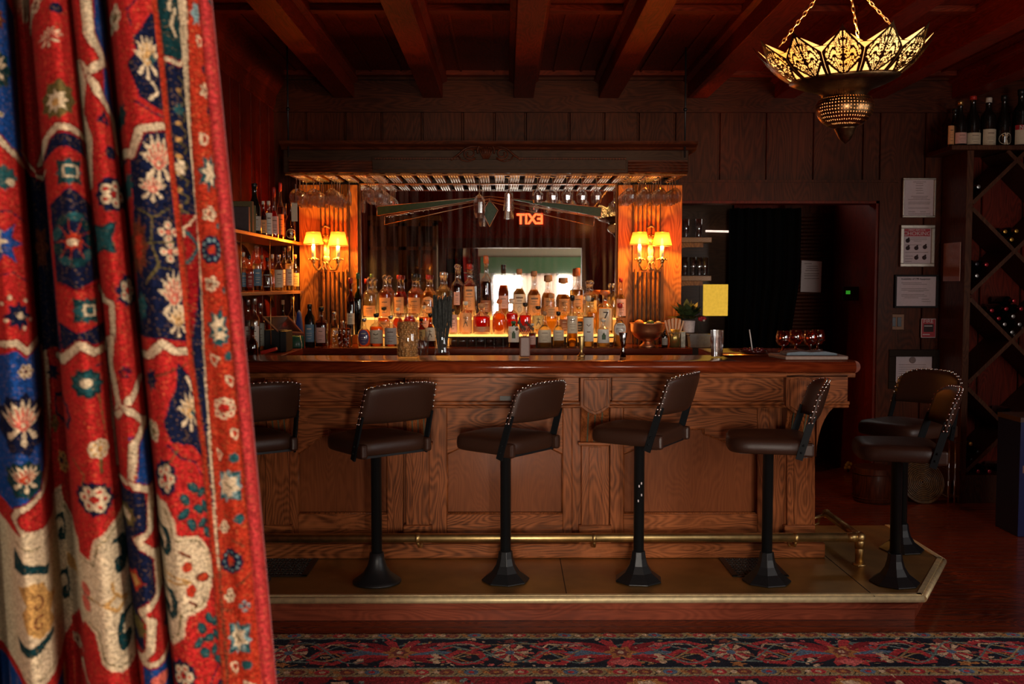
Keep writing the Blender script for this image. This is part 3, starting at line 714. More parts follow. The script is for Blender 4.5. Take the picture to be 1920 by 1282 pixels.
de = MB(); x = ax(705, 6.85)
while x < ax(1170, 6.85):
    if not (ax(862, 6.85) < x < ax(972, 6.85)): de.box(x, x + .013, 6.838, 6.86, az(299.5, 6.85), az(296, 6.85))
    x += .020
part('dentil_row', de, W_WALLX, can, True, kind='stuff')
# crest: shell, two volutes and swept wings
cr = MB(); Yc = 6.845
def pxc(pts, r_, rad=None):
    q = [at(x, y, Yc) for x, y in pts]; cr.tube(q, r_, 8, radii=rad)
pxc([(896 + 16 * math.cos(R(a)), 285 - 15 * math.sin(R(a))) for a in range(-10, 200, 15)][::-1] if 0 else [(911 + 16 * math.cos(R(a)), 283 - 15 * math.sin(R(a))) for a in range(-20, 201, 20)], .007)
for k in range(-3, 4): pxc([(911 + k * 1.2, 298), (911 + k * 3.4, 282 + abs(k) * 1.2), (911 + k * 3.8, 275 + abs(k) * 1.6)], .006)
for s_ in (-1, 1):
    sp = [(911 + s_ * (30 + (11 - a / 60) * math.cos(R(a))), 288 - (10 - a / 66) * math.sin(R(a))) for a in range(-140, 420, 30)]
    pxc(sp, .006); pxc([(911 + s_ * x, y) for x, y in ((16, 276), (28, 275), (40, 279), (52, 290), (66, 300))], .007)
    pxc([(911 + s_ * x, y) for x, y in ((20, 298), (34, 303), (46, 300), (52, 292))], .005)
part('carved_crest', cr, W_WALLX, can, True)
# glass rack slats: boards with ribs coloured silver for the sheen of glossy wood
for i in range(24):
    px = 560 + 29.3 * i
    xa = ax(px, 6.93, 330)
    sl = MB().box(xa - .052, xa + .018, 6.93, 7.465, Zu - .004, Zu + .012)
    s = part('rack_slat', sl, W_PIL, can, True)
    rb = MB()
    for k in range(4): rb.tube([(xa - .045 + k * .018, 6.95, Zu - .006), (xa - .045 + k * .018, 7.46, Zu - .006)], .0062, 8)
    part('ribbing', rb, RIB_SHEEN, s, True)
part('front_rail', MB().box(X0, X1, 6.93, 6.95, Zu - .012, Zu - .004), W_PIL, can, True)
for px, nm in ((1283, 'right'), (542, 'left')):
    x = ax(px, 6.88, 200); z1 = ZC - .02 if px > 600 else ZC
    r_ = MB().tube([(x, 6.84, Zu + .1), (x, 6.84, z1)], .006, 8).sphere((x, 6.84, az(205, 6.84)), .014, 8, 6)
    solo('hanging_rod', r_, IRON, 'thin iron rod holding the %s end of the canopy' % nm, 'rod', (x, 6.84, Zu + .1), 'rods holding the canopy')

# ---------------------------------------------------------------- sconces
SHADE, nt, out = newmat('parchment_shade')
tr = N(nt, 'ShaderNodeBsdfTranslucent'); tr.inputs[0].default_value = (0.09, 0.055, 0.02, 1)
dd = N(nt, 'ShaderNodeBsdfDiffuse'); dd.inputs[0].default_value = (.35, .15, .03, 1)
tp_ = N(nt, 'ShaderNodeBsdfTransparent'); tp_.inputs[0].default_value = (1, .40, .06, 1)
m1 = N(nt, 'ShaderNodeMixShader', i_0=.3); m2 = N(nt, 'ShaderNodeMixShader', i_0=.32)
nt.links.new(tr.outputs[0], m1.inputs[1]); nt.links.new(dd.outputs[0], m1.inputs[2]); nt.links.new(m1.outputs[0], m2.inputs[1]); nt.links.new(tp_.outputs[0], m2.inputs[2]); nt.links.new(m2.outputs[0], out.inputs[0])
BULB = emis('candle_bulb_glow', (1.0, 0.62, 0.22), 60)
CANDLE = flat('candle_tube', (0.85, 0.62, 0.30), 0.6, emit=.35, ecol=(1, .55, .15))
SCP = 17.0
def sconce(cx, lefts, label):
    Y = 7.26; x0 = ax(cx, 7.38)
    t = thing('wall_sconce', label, 'wall lamp', (x0, 7.41, az(470, 7.38)), group='twin candle wall sconces')
    bp = MB()
    for z, w_, h_ in ((.0, .03, .11), (.075, .04, .05), (-.06, .035, .04)):
        bp.lathe([(.002, -h_), (w_ * .7, -h_ * .6), (w_, 0), (w_ * .7, h_ * .6), (.002, h_)], (x0, 7.405, az(470, 7.38) + z), 12, sy=.3)
    bp.tube([(x0 - .03, 7.39, az(428, 7.38)), (x0, 7.385, az(424, 7.38)), (x0 + .03, 7.39, az(428, 7.38))], .006, 6)
    for k in range(6): bp.sphere((x0 + .028 * math.cos(k * 1.05), 7.39, az(448, 7.38) + .03 * math.sin(k * 1.05)), .009, 6, 4)
    part('backplate', bp, BRASS, t, True)
    for i, px in enumerate(lefts):
        c = at(px, 486, Y); sgn = -1 if px < cx else 1
        ar = MB().tube([(x0 + sgn * .01, 7.38, c.z - .02), (x0 + sgn * .045, 7.34, c.z - .075), (c.x - sgn * .02, 7.29, c.z - .075), (c.x, Y, c.z - .045), (c.x, Y, c.z - .01)], .0075, 8)
        ar.tube([(x0 + sgn * .012 + .012 * math.cos(a_), 7.36, c.z - .045 + .028 * math.sin(a_)) for a_ in [k * .6 for k in range(9)]], .005, 6)
        arm = part('arm', ar, BRASS, t, True)
        cup = MB().lathe([(.012, -.03), (.018, -.012), (.016, -.006), (.034, .0), (.036, .006), (.016, .008), (.018, .016)], c, 14)
        for k in range(10): cup.sphere((c.x + .036 * math.cos(k * .628), c.y + .036 * math.sin(k * .628), c.z - .002), .006, 5, 4)
        part('candle_cup', cup, BRASS, arm, True)
        part('candle', MB().lathe([(.0145, .01), (.0145, .095), (.011, .098)], c, 14), CANDLE, t, True)
        b = MB().lathe([(.006, .098), (.011, .112), (.010, .132), (.004, .15), (.0005, .156)], c, 12); part('bulb', b, BULB, t, True)
        z0, z1 = az(458 if i == 0 else 461, Y), az(435, Y)
        sh = MB().lathe([(.074, 0), (.050, z1 - z0)], (c.x, c.y, z0), 24, cap=False, smooth=True); shade = part('lamp_shade', sh, SHADE, t, True)
        part('shade_trim', MB().tube([(c.x + .074 * math.cos(a_ * PI / 12), c.y + .074 * math.sin(a_ * PI / 12), z0) for a_ in range(25)], .0028, 6).tube([(c.x + .05 * math.cos(a_ * PI / 12), c.y + .05 * math.sin(a_ * PI / 12), z1) for a_ in range(25)], .0022, 6), BRASS, shade, True)
        point('sconce_bulb_light', (c.x, c.y - .03, c.z + .125), SCP, (1.0, 0.40, 0.065), .015)
sconce(612, (588, 634), 'twin candle brass sconce left of the mirror')
sconce(1220, (1199, 1241), 'twin candle brass sconce right of the mirror')

# ================================================================ BOTTLES
LIQ = {'amber': (.95, .38, .06), 'red': (.75, .06, .02), 'gold': (1.0, .66, .18), 'pale': (1.0, .85, .55), 'dark': (.25, .05, .02), 'rose': (.95, .30, .18)}
for k_, v_ in LIQ.items(): liquid('spirit_' + k_, v_, .45 if k_ != 'dark' else .2)
GL = {'clear': GLASS, 'green': shell('green_glass', (.10, .35, .10), gloss=.06), 'black': flat('black_glass', (.008, .008, .006), .08, coat=.5), 'brown': shell('brown_glass', (.45, .16, .04)), 'blue': shell('blue_glass', (.05, .08, .35)), 'ambershell': shell('amber_glass', (.95, .55, .2))}
CAP = {'black': flat('cap_black', (.01, .01, .01), .35), 'red': flat('cap_red', (.45, .03, .02), .4), 'cork': flat('cork', (.50, .26, .12), .8, bump=.4), 'white': flat('cap_white', (.7, .62, .5), .4),
       'gold': flat('cap_gold', (.7, .45, .15), .3, .9), 'silver': flat('cap_silver', (.6, .6, .6), .3, .9), 'wood': flat('cap_wood', (.42, .20, .09), .6), 'glass': GLASS, 'green': flat('cap_green', (.03, .10, .05), .4), 'orange': flat('cap_orange', (.6, .16, .05), .4)}
LAB = {'cream': flat('label_cream', (.72, .60, .42), .7, var=.04), 'white': flat('label_white', (.78, .72, .62), .7, var=.04), 'orange': flat('label_orange', (.75, .36, .14), .7, var=.06), 'grey': flat('label_grey', (.42, .40, .33), .7),
       'pink': flat('label_pink', (.72, .42, .34), .7, var=.05), 'purple': flat('label_purple', (.10, .08, .20), .6), 'yellow': flat('label_yellow', (.80, .55, .18), .7), 'black': flat('label_black', (.02, .02, .02), .6),
       'blue': flat('label_blue', (.12, .22, .30), .6), 'brown': flat('label_brown', (.30, .12, .06), .6), 'dkred': flat('label_dark_red', (.28, .03, .02), .6), 'green': flat('label_green', (.05, .10, .05), .6)}
STY = {  # (radius, height) fractions of body radius and total height, from base to lip
    'spirit': [(.92, 0), (1, .02), (1, .58), (.96, .63), (.72, .68), (.42, .72), (.34, .76), (.33, .90), (.38, .905), (.38, .93)],
    'wine': [(.94, 0), (1, .015), (1, .60), (.95, .65), (.70, .70), (.42, .75), (.37, .80), (.36, .955), (.42, .96), (.42, 1)],
    'burg': [(.94, 0), (1, .015), (1, .45), (.93, .52), (.70, .62), (.45, .72), (.36, .80), (.35, .955), (.42, .96), (.42, 1)],
    'slim': [(.93, 0), (1, .02), (1, .62), (.85, .68), (.50, .74), (.40, .80), (.39, .92), (.44, .925), (.44, .94)],
    'squat': [(.93, 0), (1, .03), (1, .55), (.95, .62), (.70, .68), (.38, .72), (.30, .76), (.30, .88), (.36, .885), (.36, .91)],
    'round': [(.80, 0), (.88, .02), (1, .18), (1, .42), (.92, .52), (.70, .60), (.42, .66), (.30, .72), (.27, .88), (.33, .885), (.33, .91)],
    'bell': [(.95, 0), (1, .02), (.98, .42), (.90, .50), (.60, .58), (.38, .64), (.30, .72), (.29, .9), (.35, .905), (.35, .93)],
    'tallneck': [(.94, 0), (1, .02), (1, .42), (.85, .50), (.50, .58), (.30, .66), (.25, .74), (.24, .93), (.30, .935), (.30, .95)],
}
def rad_at(prof, f):
    for (r0, z0), (r1, z1) in zip(prof, prof[1:]):
        if z0 <= f <= z1: return r0 + (r1 - r0) * (f - z0) / max(1e-6, z1 - z0)
    return prof[-1][0]
GINK = flat('label_ink', (.22, .13, .08), .8)
def bottle(base, h, w, sty, gl, liq, lab, cap, label, group, lr=(.12, .50), fill=.62, mark=None, capr=1.15, capl=.10, lang=62, name='bottle', rz=0, oval=False, tag_=None, facet=None):
    r = w / 2; P_ = STY[sty]; t = thing(name, label, 'bottle', base, rz, group)
    prof = [(a * r, b * h) for a, b in P_]; seg = facet or 20
    part('glass_body', MB().lathe([(.0005, .001)] + prof, (0, 0, 0), seg, cap=False, smooth=not facet), GL[gl], t)
    if liq and gl != 'black':
        ip = [(.0005, .006)] + [(a * r * .93, max(.006, b * h)) for a, b in P_ if b <= fill] ; ip += [(rad_at(P_, fill) * r * .93, fill * h), (.0005, fill * h)]
        part('liquid', MB().lathe(ip, (0, 0, 0), seg, cap=False, smooth=not facet), MATS['spirit_' + liq], t)
    if lab:
        a0, a1 = R(-90 - lang), R(-90 + lang); m = MB()
        if oval:
            n = 14; vs = [(0, -r * 1.02, (lr[0] + lr[1]) / 2 * h)]; zc_ = (lr[0] + lr[1]) / 2 * h; zh = (lr[1] - lr[0]) / 2 * h
            for k in range(n): 
                a = R(-90) + R(lang) * math.cos(2 * PI * k / n); vs.append((r * 1.02 * math.cos(a), r * 1.02 * math.sin(a), zc_ + zh * math.sin(2 * PI * k / n)))
            m.add(vs, [(0, 1 + k, 1 + (k + 1) % n) for k in range(n)], True)
        else:
            m.lathe([(rad_at(P_, lr[0]) * r * 1.02, lr[0] * h), (max(rad_at(P_, lr[1]), rad_at(P_, lr[0]) * .97) * r * 1.02, lr[1] * h)], (0, 0, 0), 12, cap=False, ang=(a0, a1))
        lb = part('label', m, LAB[lab], t)
        dark = lab in ('black', 'purple', 'blue', 'dkred', 'green', 'brown')
        mk = MB(); zc_ = (lr[0] + lr[1]) / 2 * h; lh = (lr[1] - lr[0]) * h; rr = r * 1.03
        def band(z, hw_, th): mk.lathe([(rr, z - th / 2), (rr, z + th / 2)], (0, 0, 0), 6, cap=False, ang=(R(-90 - hw_), R(-90 + hw_)))
        if mark in (None, 'lines'):
            band(zc_ + lh * .25, lang * .4, lh * .05); band(zc_ + lh * .0, lang * .5, lh * .02); band(zc_ - lh * .12, lang * .45, lh * .02); band(zc_ - lh * .3, lang * .3, lh * .025)
        elif mark == 'emblem':
            for k in range(10):
                a = k * .628; mk.sphere((rr * math.sin(.28 * math.cos(a)), -rr, zc_ - lh * .22 + lh * .13 * math.sin(a)), r * .06, 5, 3)
            band(zc_ + lh * .33, lang * .5, lh * .08); band(zc_ + lh * .18, lang * .35, lh * .03); band(zc_ + lh * .06, lang * .6, lh * .025)
        elif mark == 'stroke':
            for q in ([(-.3, .3), (.3, .25)], [(0, .42), (-.05, 0), (-.35, -.3)], [(.0, .1), (.35, -.25)], [(-.25, -.05), (.3, .0)]):
                mk.tube([(rr * .9 * x, -rr * math.cos(x * .9), zc_ + lh * y * .8) for x, y in q], r * .06, 5)
        elif mark == 'figure':
            mk.sphere((0, -rr, zc_ + lh * .15), r * .18, 8, 5); mk.box(-r * .3, r * .3, -rr - .001, -rr + .002, zc_ - lh * .25, zc_ + lh * .1)
        elif mark == 'bird':
            mk.tube([(-r * .35, -rr * .95, zc_ + lh * .22), (0, -rr, zc_ + lh * .14), (r * .35, -rr * .95, zc_ + lh * .22)], r * .07, 5); band(zc_ - lh * .1, lang * .3, lh * .04)
        elif mark == 'seven': pass
        if mk.v: part('label_print', mk, LAB['cream'] if dark else (flat('print_green', (.08, .13, .06), .7) if mark == 'figure' else GINK), lb)
        if mark == 'seven': text('label_print', '7', h * .26, (0, -r * 1.04, zc_ + lh * .15), INK, lb, world=False)
        if mark == 'NER':
            text('label_print', 'NER', lh * .3, (0, -r * 1.05, zc_ + lh * .36), LAB['white'], lb, world=False)
    if cap:
        zt_ = P_[-1][1] * h; rn = P_[-1][0] * r; cl = capl * h
        if cap == 'glass': c = MB().sphere((0, 0, zt_ + cl * .55), rn * 1.3, 12, 8)
        elif gl == 'black' or sty in ('wine', 'burg'): c = MB().lathe([(rn * 1.03, zt_ - cl), (rn * 1.06, zt_ - .003), (rn * .9, zt_ + .001)], (0, 0, 0), 14)
        else: c = MB().lathe([(rn * .8, zt_ - .006), (rn * .8, zt_), (rn * capr, zt_ + .001), (rn * capr, zt_ + cl * .8), (rn * capr * .9, zt_ + cl)], (0, 0, 0), 14)
        part('cap' if cap not in ('cork', 'wood') else 'stopper', c, CAP[cap], t)
    return t
def bpx(px, ytop, ybot, wpx, Y, zbase, *a, **k):
    """a bottle seen at px with the given pixel top, bottom and width when it stands at depth Y"""
    h = (ybot - ytop) / F * Y * 1.0; p = at(px, (ytop + ybot) / 2, Y)
    return bottle((p.x, Y, zbase + .001), h, wpx / F * Y, *a, **k)
ZT1, ZT2 = 1.285, 1.40; Y0_, Y1_, Y2_ = 7.0, 7.18, 7.36
# lit glass steps
LITP = emis('lit_acrylic_step', (1.0, 0.36, 0.06), STEPE)
st = thing('bottle_step', 'glowing amber stepped riser carrying the rows of bottles', 'shelf riser', (-.05, 7.2, ZK))
tx0, tx1 = ax(676, 7.2), ax(1157, 7.2)
part('lit_front', MB().box(tx0, tx1, 7.262, 7.272, ZT1 + .002, ZT2 - .012), LITP, st, True)
part('step_top', MB().box(tx0, tx1, 7.262, 7.48, ZT2 - .01, ZT2), emis('lit_step_top', (1.0, 0.40, 0.08), STEPE * 3.0), st, True)
part('step_top', MB().box(tx0, tx1, 7.075, 7.262, ZT1 - .008, ZT1), emis('lit_step_top', (1.0, 0.40, 0.08), STEPE * 3.0), st, True)
part('step_glow_shield', MB().box(tx0, tx1, 7.075, 7.26, ZT1 - .018, ZT1 - .009).box(tx0, tx1, 7.262, 7.27, ZK + .001, ZT1 - .002), W_DARK, st, True)  # dark boards added to keep the step's glow off the tumblers
part('lit_front', MB().box(tx0, ax(842, 7.1), 7.10, 7.11, ZK + .002, ZT1 - .01).box(ax(1062, 7.1), tx1, 7.10, 7.11, ZK + .03, ZT1 - .01), LITP, st, True)
G0 = 'bottles on the lit back bar'
ORD = ['leftmost', 'second', 'third', 'fourth', 'fifth', 'sixth', 'seventh', 'eighth', 'ninth', 'tenth', 'eleventh', 'twelfth', 'thirteenth', 'fourteenth', 'fifteenth', 'sixteenth', 'seventeenth', 'eighteenth', 'nineteenth', 'twentieth']
def row(items, Y, zb, rowname):
    items = sorted(items, key=lambda q: q[0])
    for i, (px, yt, yb, wp, desc, sty, gl, liq, lab, cap, kw) in enumerate(items):
        o = ORD[i] + (' from left' if i else '')
        dy = kw.pop('dy', 0)
        bpx(px, yt, yb, wp, Y + dy, zb, sty, gl, liq, lab, cap, '%s, %s in the %s' % (desc, o, rowname), G0, **kw)
front = [
 (581, 566, 652, 19, 'tall near black bottle with dark blue label', 'slim', 'black', None, 'blue', 'black', {}),
 (603, 577, 652, 25, 'whiskey bottle with side labels and pourer', 'squat', 'clear', 'dark', 'pink', 'black', dict(mark='lines', lang=40)),
 (683, 597, 651, 25, 'small amber bottle with purple oval label', 'round', 'clear', 'amber', 'purple', 'silver', dict(oval=True, lr=(.08, .62), lang=50)),
 (706, 588, 651, 26, 'round shouldered amber bottle, cream bird label', 'squat', 'clear', 'amber', 'cream', 'black', dict(mark='bird', lr=(.12, .52))),
 (733, 592, 651, 25, 'bottle with large white signed label', 'squat', 'clear', 'amber', 'white', 'silver', dict(lr=(.1, .62))),
 (790, 598, 652, 18, 'dark bottle with gold stroke label', 'wine', 'brown', 'dark', 'yellow', 'black', dict(mark='stroke', lr=(.25, .62))),
 (807, 590, 652, 22, 'brown bottle with cream brush stroke label', 'bell', 'brown', 'dark', 'cream', 'black', dict(mark='stroke', lr=(.2, .6))),
 (963, 604, 653, 22, 'dark bottle with round printed white label', 'wine', 'green', 'dark', 'white', 'green', dict(mark='figure', lr=(.2, .8))),
 (998, 610, 653, 14, 'narrow rose bottle with pink label', 'slim', 'clear', 'rose', 'pink', 'white', {}),
 (1021, 590, 656, 27, 'clear gin bottle with wide cream label', 'bell', 'clear', 'pale', 'cream', 'wood', dict(lr=(.14, .50))),
 (1047, 591, 656, 22, 'small clear bottle with short cream label', 'bell', 'clear', 'pale', 'cream', 'black', dict(lr=(.2, .50))),
 (1073, 560, 655, 21, 'tall slender bottle with high cream label', 'spirit', 'clear', 'gold', 'cream', 'black', dict(lr=(.28, .62))),
 (1103, 562, 655, 21, 'tall round topped bottle, white leaf label', 'slim', 'clear', 'pale', 'white', 'white', dict(lr=(.12, .60), mark='bird')),
 (1131, 602, 655, 24, 'short bottle with white label and green figure', 'squat', 'clear', 'pale', 'white', 'white', dict(mark='figure', lr=(.16, .64))),
 (1162, 576, 656, 25, 'flared bottle with round blue ringed label', 'bell', 'clear', 'pale', 'white', 'red', dict(oval=True, lr=(.28, .58), lang=58, mark='emblem')),
]
row(front, Y0_, ZK, 'front row')
mid = [
 (658, 545, 648, 16, 'slim dark red bottle with small cream tag', 'slim', 'brown', 'dark', 'cream', 'red', dict(lr=(.2, .4), dy=-.08)),
 (672, 535, 648, 17, 'green bottle with bare glass', 'spirit', 'green', 'dark', None, 'green', dict(dy=-.04)),
 (720, 577, 628, 24, 'squat amber bottle with black stopper', 'squat', 'clear', 'amber', 'orange', 'black', {}),
 (746, 578, 628, 20, 'rosy bottle with pale neck', 'round', 'clear', 'rose', None, 'white', {}),
 (768, 572, 628, 24, 'red orange bottle behind the jar of nuts', 'round', 'clear', 'red', None, 'glass', {}),
 (795, 575, 628, 20, 'orange bottle with peach label', 'spirit', 'clear', 'amber', 'pink', 'white', {}),
 (849, 581, 628, 18, 'bottle with tall white label', 'spirit', 'clear', 'rose', 'pink', 'black', dict(lr=(.1, .8))),
 (873, 566, 628, 25, 'peach bottle with a horse printed on it', 'squat', 'clear', 'amber', 'orange', 'white', dict(mark='stroke', lr=(.08, .66))),
 (903, 572, 628, 34, 'broad dark ruby decanter bottle', 'squat', 'clear', 'red', 'brown', 'cork', dict(lr=(.1, .28), capl=.14)),
 (936, 563, 628, 27, 'round orange bottle with cork', 'round', 'clear', 'amber', None, 'orange', {}),
 (960, 564, 628, 23, 'ruby bottle with pale neck', 'spirit', 'clear', 'red', None, 'pink' if 0 else 'white', {}),
 (985, 569, 628, 24, 'cherry red bottle with black cap', 'squat', 'clear', 'red', 'dkred', 'black', dict(lr=(.1, .3))),
 (1009, 575, 628, 24, 'square shouldered bottle, yellow brush label', 'squat', 'clear', 'gold', 'yellow', 'black', dict(mark='stroke', lr=(.2, .68))),
 (1034, 552, 628, 28, 'broad golden bottle with cream band label', 'squat', 'clear', 'gold', 'orange', 'cork', dict(lr=(.45, .68))),
 (1059, 570, 628, 22, 'golden bottle with black patterned label', 'spirit', 'clear', 'gold', 'brown', 'cork', {}),
 (1085, 578, 628, 20, 'golden bottle with black and white label', 'slim', 'clear', 'gold', 'black', 'gold', {}),
 (1110, 560, 628, 20, 'pale gold bottle with thin dark line', 'spirit', 'clear', 'gold', None, 'black', {}),
 (1134, 546, 628, 31, 'broad clear bottle printed with a large number 7', 'squat', 'clear', 'gold', 'pale' if 0 else 'cream', 'orange', dict(mark='seven', lr=(.1, .6), lang=50, capr=1.6)),
]
row(mid, Y1_, ZT1, 'middle row')
back = [
 (693, 531, 603, 24, 'large clear bottle with orange label', 'spirit', 'clear', 'pale', 'orange', 'glass', dict(lr=(.05, .32))),
 (722, 527, 603, 23, 'clear bottle with cut glass stopper', 'spirit', 'clear', 'amber', 'orange', 'glass', dict(lr=(.05, .5))),
 (748, 525, 603, 21, 'red topped amber bottle', 'bell', 'clear', 'red', 'orange', 'red', {}),
 (777, 527, 603, 25, 'amber bottle with thick black cap', 'spirit', 'clear', 'amber', 'orange', 'black', dict(capl=.16)),
 (803, 523, 603, 26, 'bottle with orange oval label', 'round', 'clear', 'gold', 'orange', 'red', dict(oval=True)),
 (830, 521, 603, 26, 'bottle with silver collar and orange label', 'spirit', 'clear', 'pale', 'orange', 'silver', dict(capl=.12)),
 (857, 503, 600, 22, 'tall dark ruby bottle with small pink label', 'spirit', 'clear', 'dark', 'pink', 'glass', dict(lr=(.25, .5), lang=30)),
 (880, 502, 600, 23, 'tall orange bottle with printed crest', 'spirit', 'clear', 'rose', 'orange', 'red', dict(mark='emblem', lr=(.15, .6))),
 (911, 490, 600, 21, 'tallest dark bottle with orange cap', 'spirit', 'clear', 'dark', 'brown', 'orange', dict(lr=(.1, .3), capl=.13)),
 (944, 501, 600, 21, 'cognac bottle with peach label and black cap', 'burg', 'clear', 'amber', 'pink', 'black', dict(lr=(.18, .42), capl=.16)),
 (974, 511, 600, 25, 'round shouldered clear bottle with cream emblem', 'bell', 'clear', 'pale', 'cream', 'wood', dict(mark='emblem', lr=(.06, .5))),
 (1002, 515, 600, 25, 'round shouldered bottle with peach emblem', 'bell', 'clear', 'gold', 'orange', 'wood', dict(mark='emblem', lr=(.06, .5))),
 (1029, 527, 602, 23, 'golden bottle with flared cork', 'round', 'clear', 'gold', 'orange', 'cork', dict(capr=1.7, capl=.16)),
 (1058, 531, 602, 25, 'golden bottle with broad wooden stopper', 'round', 'clear', 'gold', 'orange', 'wood', dict(capr=1.8, capl=.16)),
 (1083, 517, 602, 22, 'yellow bottle with red wax cap', 'spirit', 'clear', 'gold', 'orange', 'orange', dict(capl=.17)),
 (1108, 536, 602, 23, 'bottle with a clear glass cap', 'spirit', 'clear', 'gold', 'yellow', 'glass', {}),
 (1150, 540, 602, 12, 'thin clear bottle at the mirror edge', 'slim', 'clear', 'pale', None, 'silver', {}),
 (1164, 531, 602, 20, 'slim clear bottle with red black cap', 'tallneck', 'clear', 'pale', 'pink', 'red', dict(lr=(.05, .5), dy=-.02)),
]
row(back, Y2_, ZT2, 'back row')

# tumblers standing under the glass step
G = thing('tumbler', 'small clear tumbler under the glass step, leftmost', 'tumbler', (ax(850, 7.12), 7.12, ZK + .001), group='tumblers under the glass step')
part('glass_body', MB().lathe([(.0005, .002), (.027, .003), (.031, .07), (.029, .07), (.025, .008), (.0005, .007)], (0, 0, 0), 16, cap=False), GLASS, G)
for i in range(1, 7): dup(G, (ax(850 + 17 * i, 7.12), 7.12, ZK + .001), label='small clear tumbler under the glass step, %s from left' % ORD[i])
# decanter
dc = thing('decanter', 'square cut crystal decanter with stopper, left of the purple labelled bottle', 'decanter', (ax(641, 7.0), 7.0, ZK + .001))
part('crystal_body', MB().box(-.068, .068, -.04, .04, .001, .135), flat('cut_crystal', (.9, .9, .9), .05, trans=1.0), dc, bevel=.008)
cu_ = MB(); r5 = random.Random(5)
for i in range(46): cu_.sphere((r5.uniform(-.055, .055), -.041, r5.uniform(.012, .12)), r5.uniform(.004, .008), 6, 4)
part('cut_facets', cu_, flat('crystal_glint', (.85, .85, .85), .06, .8), dc, kind='stuff')
part('stopper', MB().lathe([(.012, .13), (.012, .15), (.006, .155), (.022, .175), (.020, .185), (.001, .19)], (.01, 0, 0), 12), GLASS, dc)
bpx(627, 590, 652, 16, 7.12, ZK, 'slim', 'clear', 'pale', None, 'silver', 'clear bottle with a pouring spout just behind the crystal decanter', G0)

# ---------------------------------------------------------------- shelves on the left wall
def wshelf(z, y0, y1, label):
    t = thing('wall_shelf', label, 'shelf', (-1.66, y0, z), group='wooden bottle shelves on the left wall')
    part('board', MB().box(XL + .022, -1.50, y0, y1, z - .022, z), W_SHELF, t, True, bevel=.003)
    return t
zs1, zs2 = 1.955, 1.602
s1 = wshelf(zs1, 5.5, 7.42, 'upper wooden shelf on the left wall, its edge glowing in lamplight')
s2 = wshelf(zs2, 5.5, 7.42, 'lower wooden shelf on the left wall at eye level')
for z, s_ in ((zs1, s1), (zs2, s2)):
    for y in (5.9, 6.6, 7.3):
        part('arched_bracket', MB().prism([(y - .35, z - .022), (y + .35, z - .022)] + [(y + .35 * math.cos(R(a)), z - .13 + .10 * math.sin(R(a))) for a in range(0, 181, 15)] , XL + .025, XL + .05, 'X'), W_DARK, s_, True)
        part('shelf_rod', MB().tube([(-1.52, y - .15, z - .022), (-1.52, y - .15, z - .345 if z == zs2 else zs2)], .003, 6), BRASS, s_, True)
GS = 'bottles on the left wall shelves'
def shb(px, yt, yb, wp, X, zb, desc, sty, gl, liq, lab, cap, kw={}):
    # depth follows from where the bottle stands across the shelf
    Y = X * F / (px - 948) * 1.0; h = (yb - yt) / F * Y
    bottle((X, Y, zb + .001), h, wp / F * Y, sty, gl, liq, lab, cap, desc, GS, rz=R(20), **kw)
for a in [
 (481, 333, 428, 24, -1.57, 'large dark bottle with white label and black foil at the shelf front', 'burg', 'black', None, 'grey', 'black', dict(lr=(.08, .36))),
 (497, 372, 437, 12, -1.60, 'thin bottle with a rust label beside the large dark one', 'slim', 'brown', 'dark', 'orange', 'white', {}),
 (507, 375, 441, 14, -1.58, 'white labelled slim bottle, third on the upper shelf', 'slim', 'clear', 'rose', 'white', 'white', dict(lr=(.1, .7))),
 (517, 357, 443, 17, -1.60, 'red liqueur bottle with white capsule on the upper shelf', 'bell', 'clear', 'red', 'pink', 'red', dict(capl=.2)),
 (529, 345, 445, 13, -1.62, 'tall narrow bottle with red foil neck on the upper shelf', 'slim', 'clear', 'amber', 'orange', 'red', dict(capl=.15)),
 (538, 376, 446, 14, -1.60, 'amber bottle with orange square label on the upper shelf', 'spirit', 'clear', 'amber', 'orange', 'black', {}),
 (547, 375, 449, 19, -1.53, 'dark bottle with a round yellow seal, last on the upper shelf', 'bell', 'brown', 'dark', 'yellow', 'black', dict(oval=True, lr=(.05, .3), mark='emblem')),
]: shb(*a[:5], zs1, *a[5:])
for a in [
 (459, 470, 541, 14, -1.60, 'clear bottle with blue label nearest the curtain, lower shelf', 'spirit', 'clear', 'pale', 'blue', 'white', {}),
 (470, 474, 541, 15, -1.56, 'bottle with wine red label, lower shelf', 'squat', 'clear', 'amber', 'dkred', 'black', {}),
 (484, 458, 541, 17, -1.60, 'tall clear bottle with teal label, lower shelf', 'spirit', 'clear', 'pale', 'blue', 'glass', {}),
 (493, 478, 542, 13, -1.64, 'bottle with peach label behind the teal one, lower shelf', 'slim', 'clear', 'gold', 'orange', 'cork', {}),
 (503, 480, 542, 17, -1.55, 'dark necked bottle with grey label, lower shelf', 'round', 'brown', 'dark', 'grey', 'black', {}),
 (513, 476, 542, 14, -1.62, 'golden bottle with bare shoulder, lower shelf', 'bell', 'clear', 'gold', None, 'white', {}),
 (524, 478, 543, 17, -1.55, 'bottle with tall spotted cream label, lower shelf', 'slim', 'clear', 'pale', 'cream', 'silver', dict(lr=(.1, .6))),
 (535, 465, 543, 14, -1.62, 'tall gold bottle with black cap, lower shelf', 'slim', 'clear', 'gold', 'cream', 'black', {}),
 (544, 462, 543, 15, -1.53, 'clear bottle with knobbed stopper, lower shelf', 'spirit', 'clear', 'pale', 'cream', 'gold', {}),
 (555, 478, 543, 15, -1.54, 'bottle with bright yellow label at the shelf end', 'spirit', 'clear', 'gold', 'yellow', 'orange', {}),
]: shb(*a[:5], zs2, *a[5:])
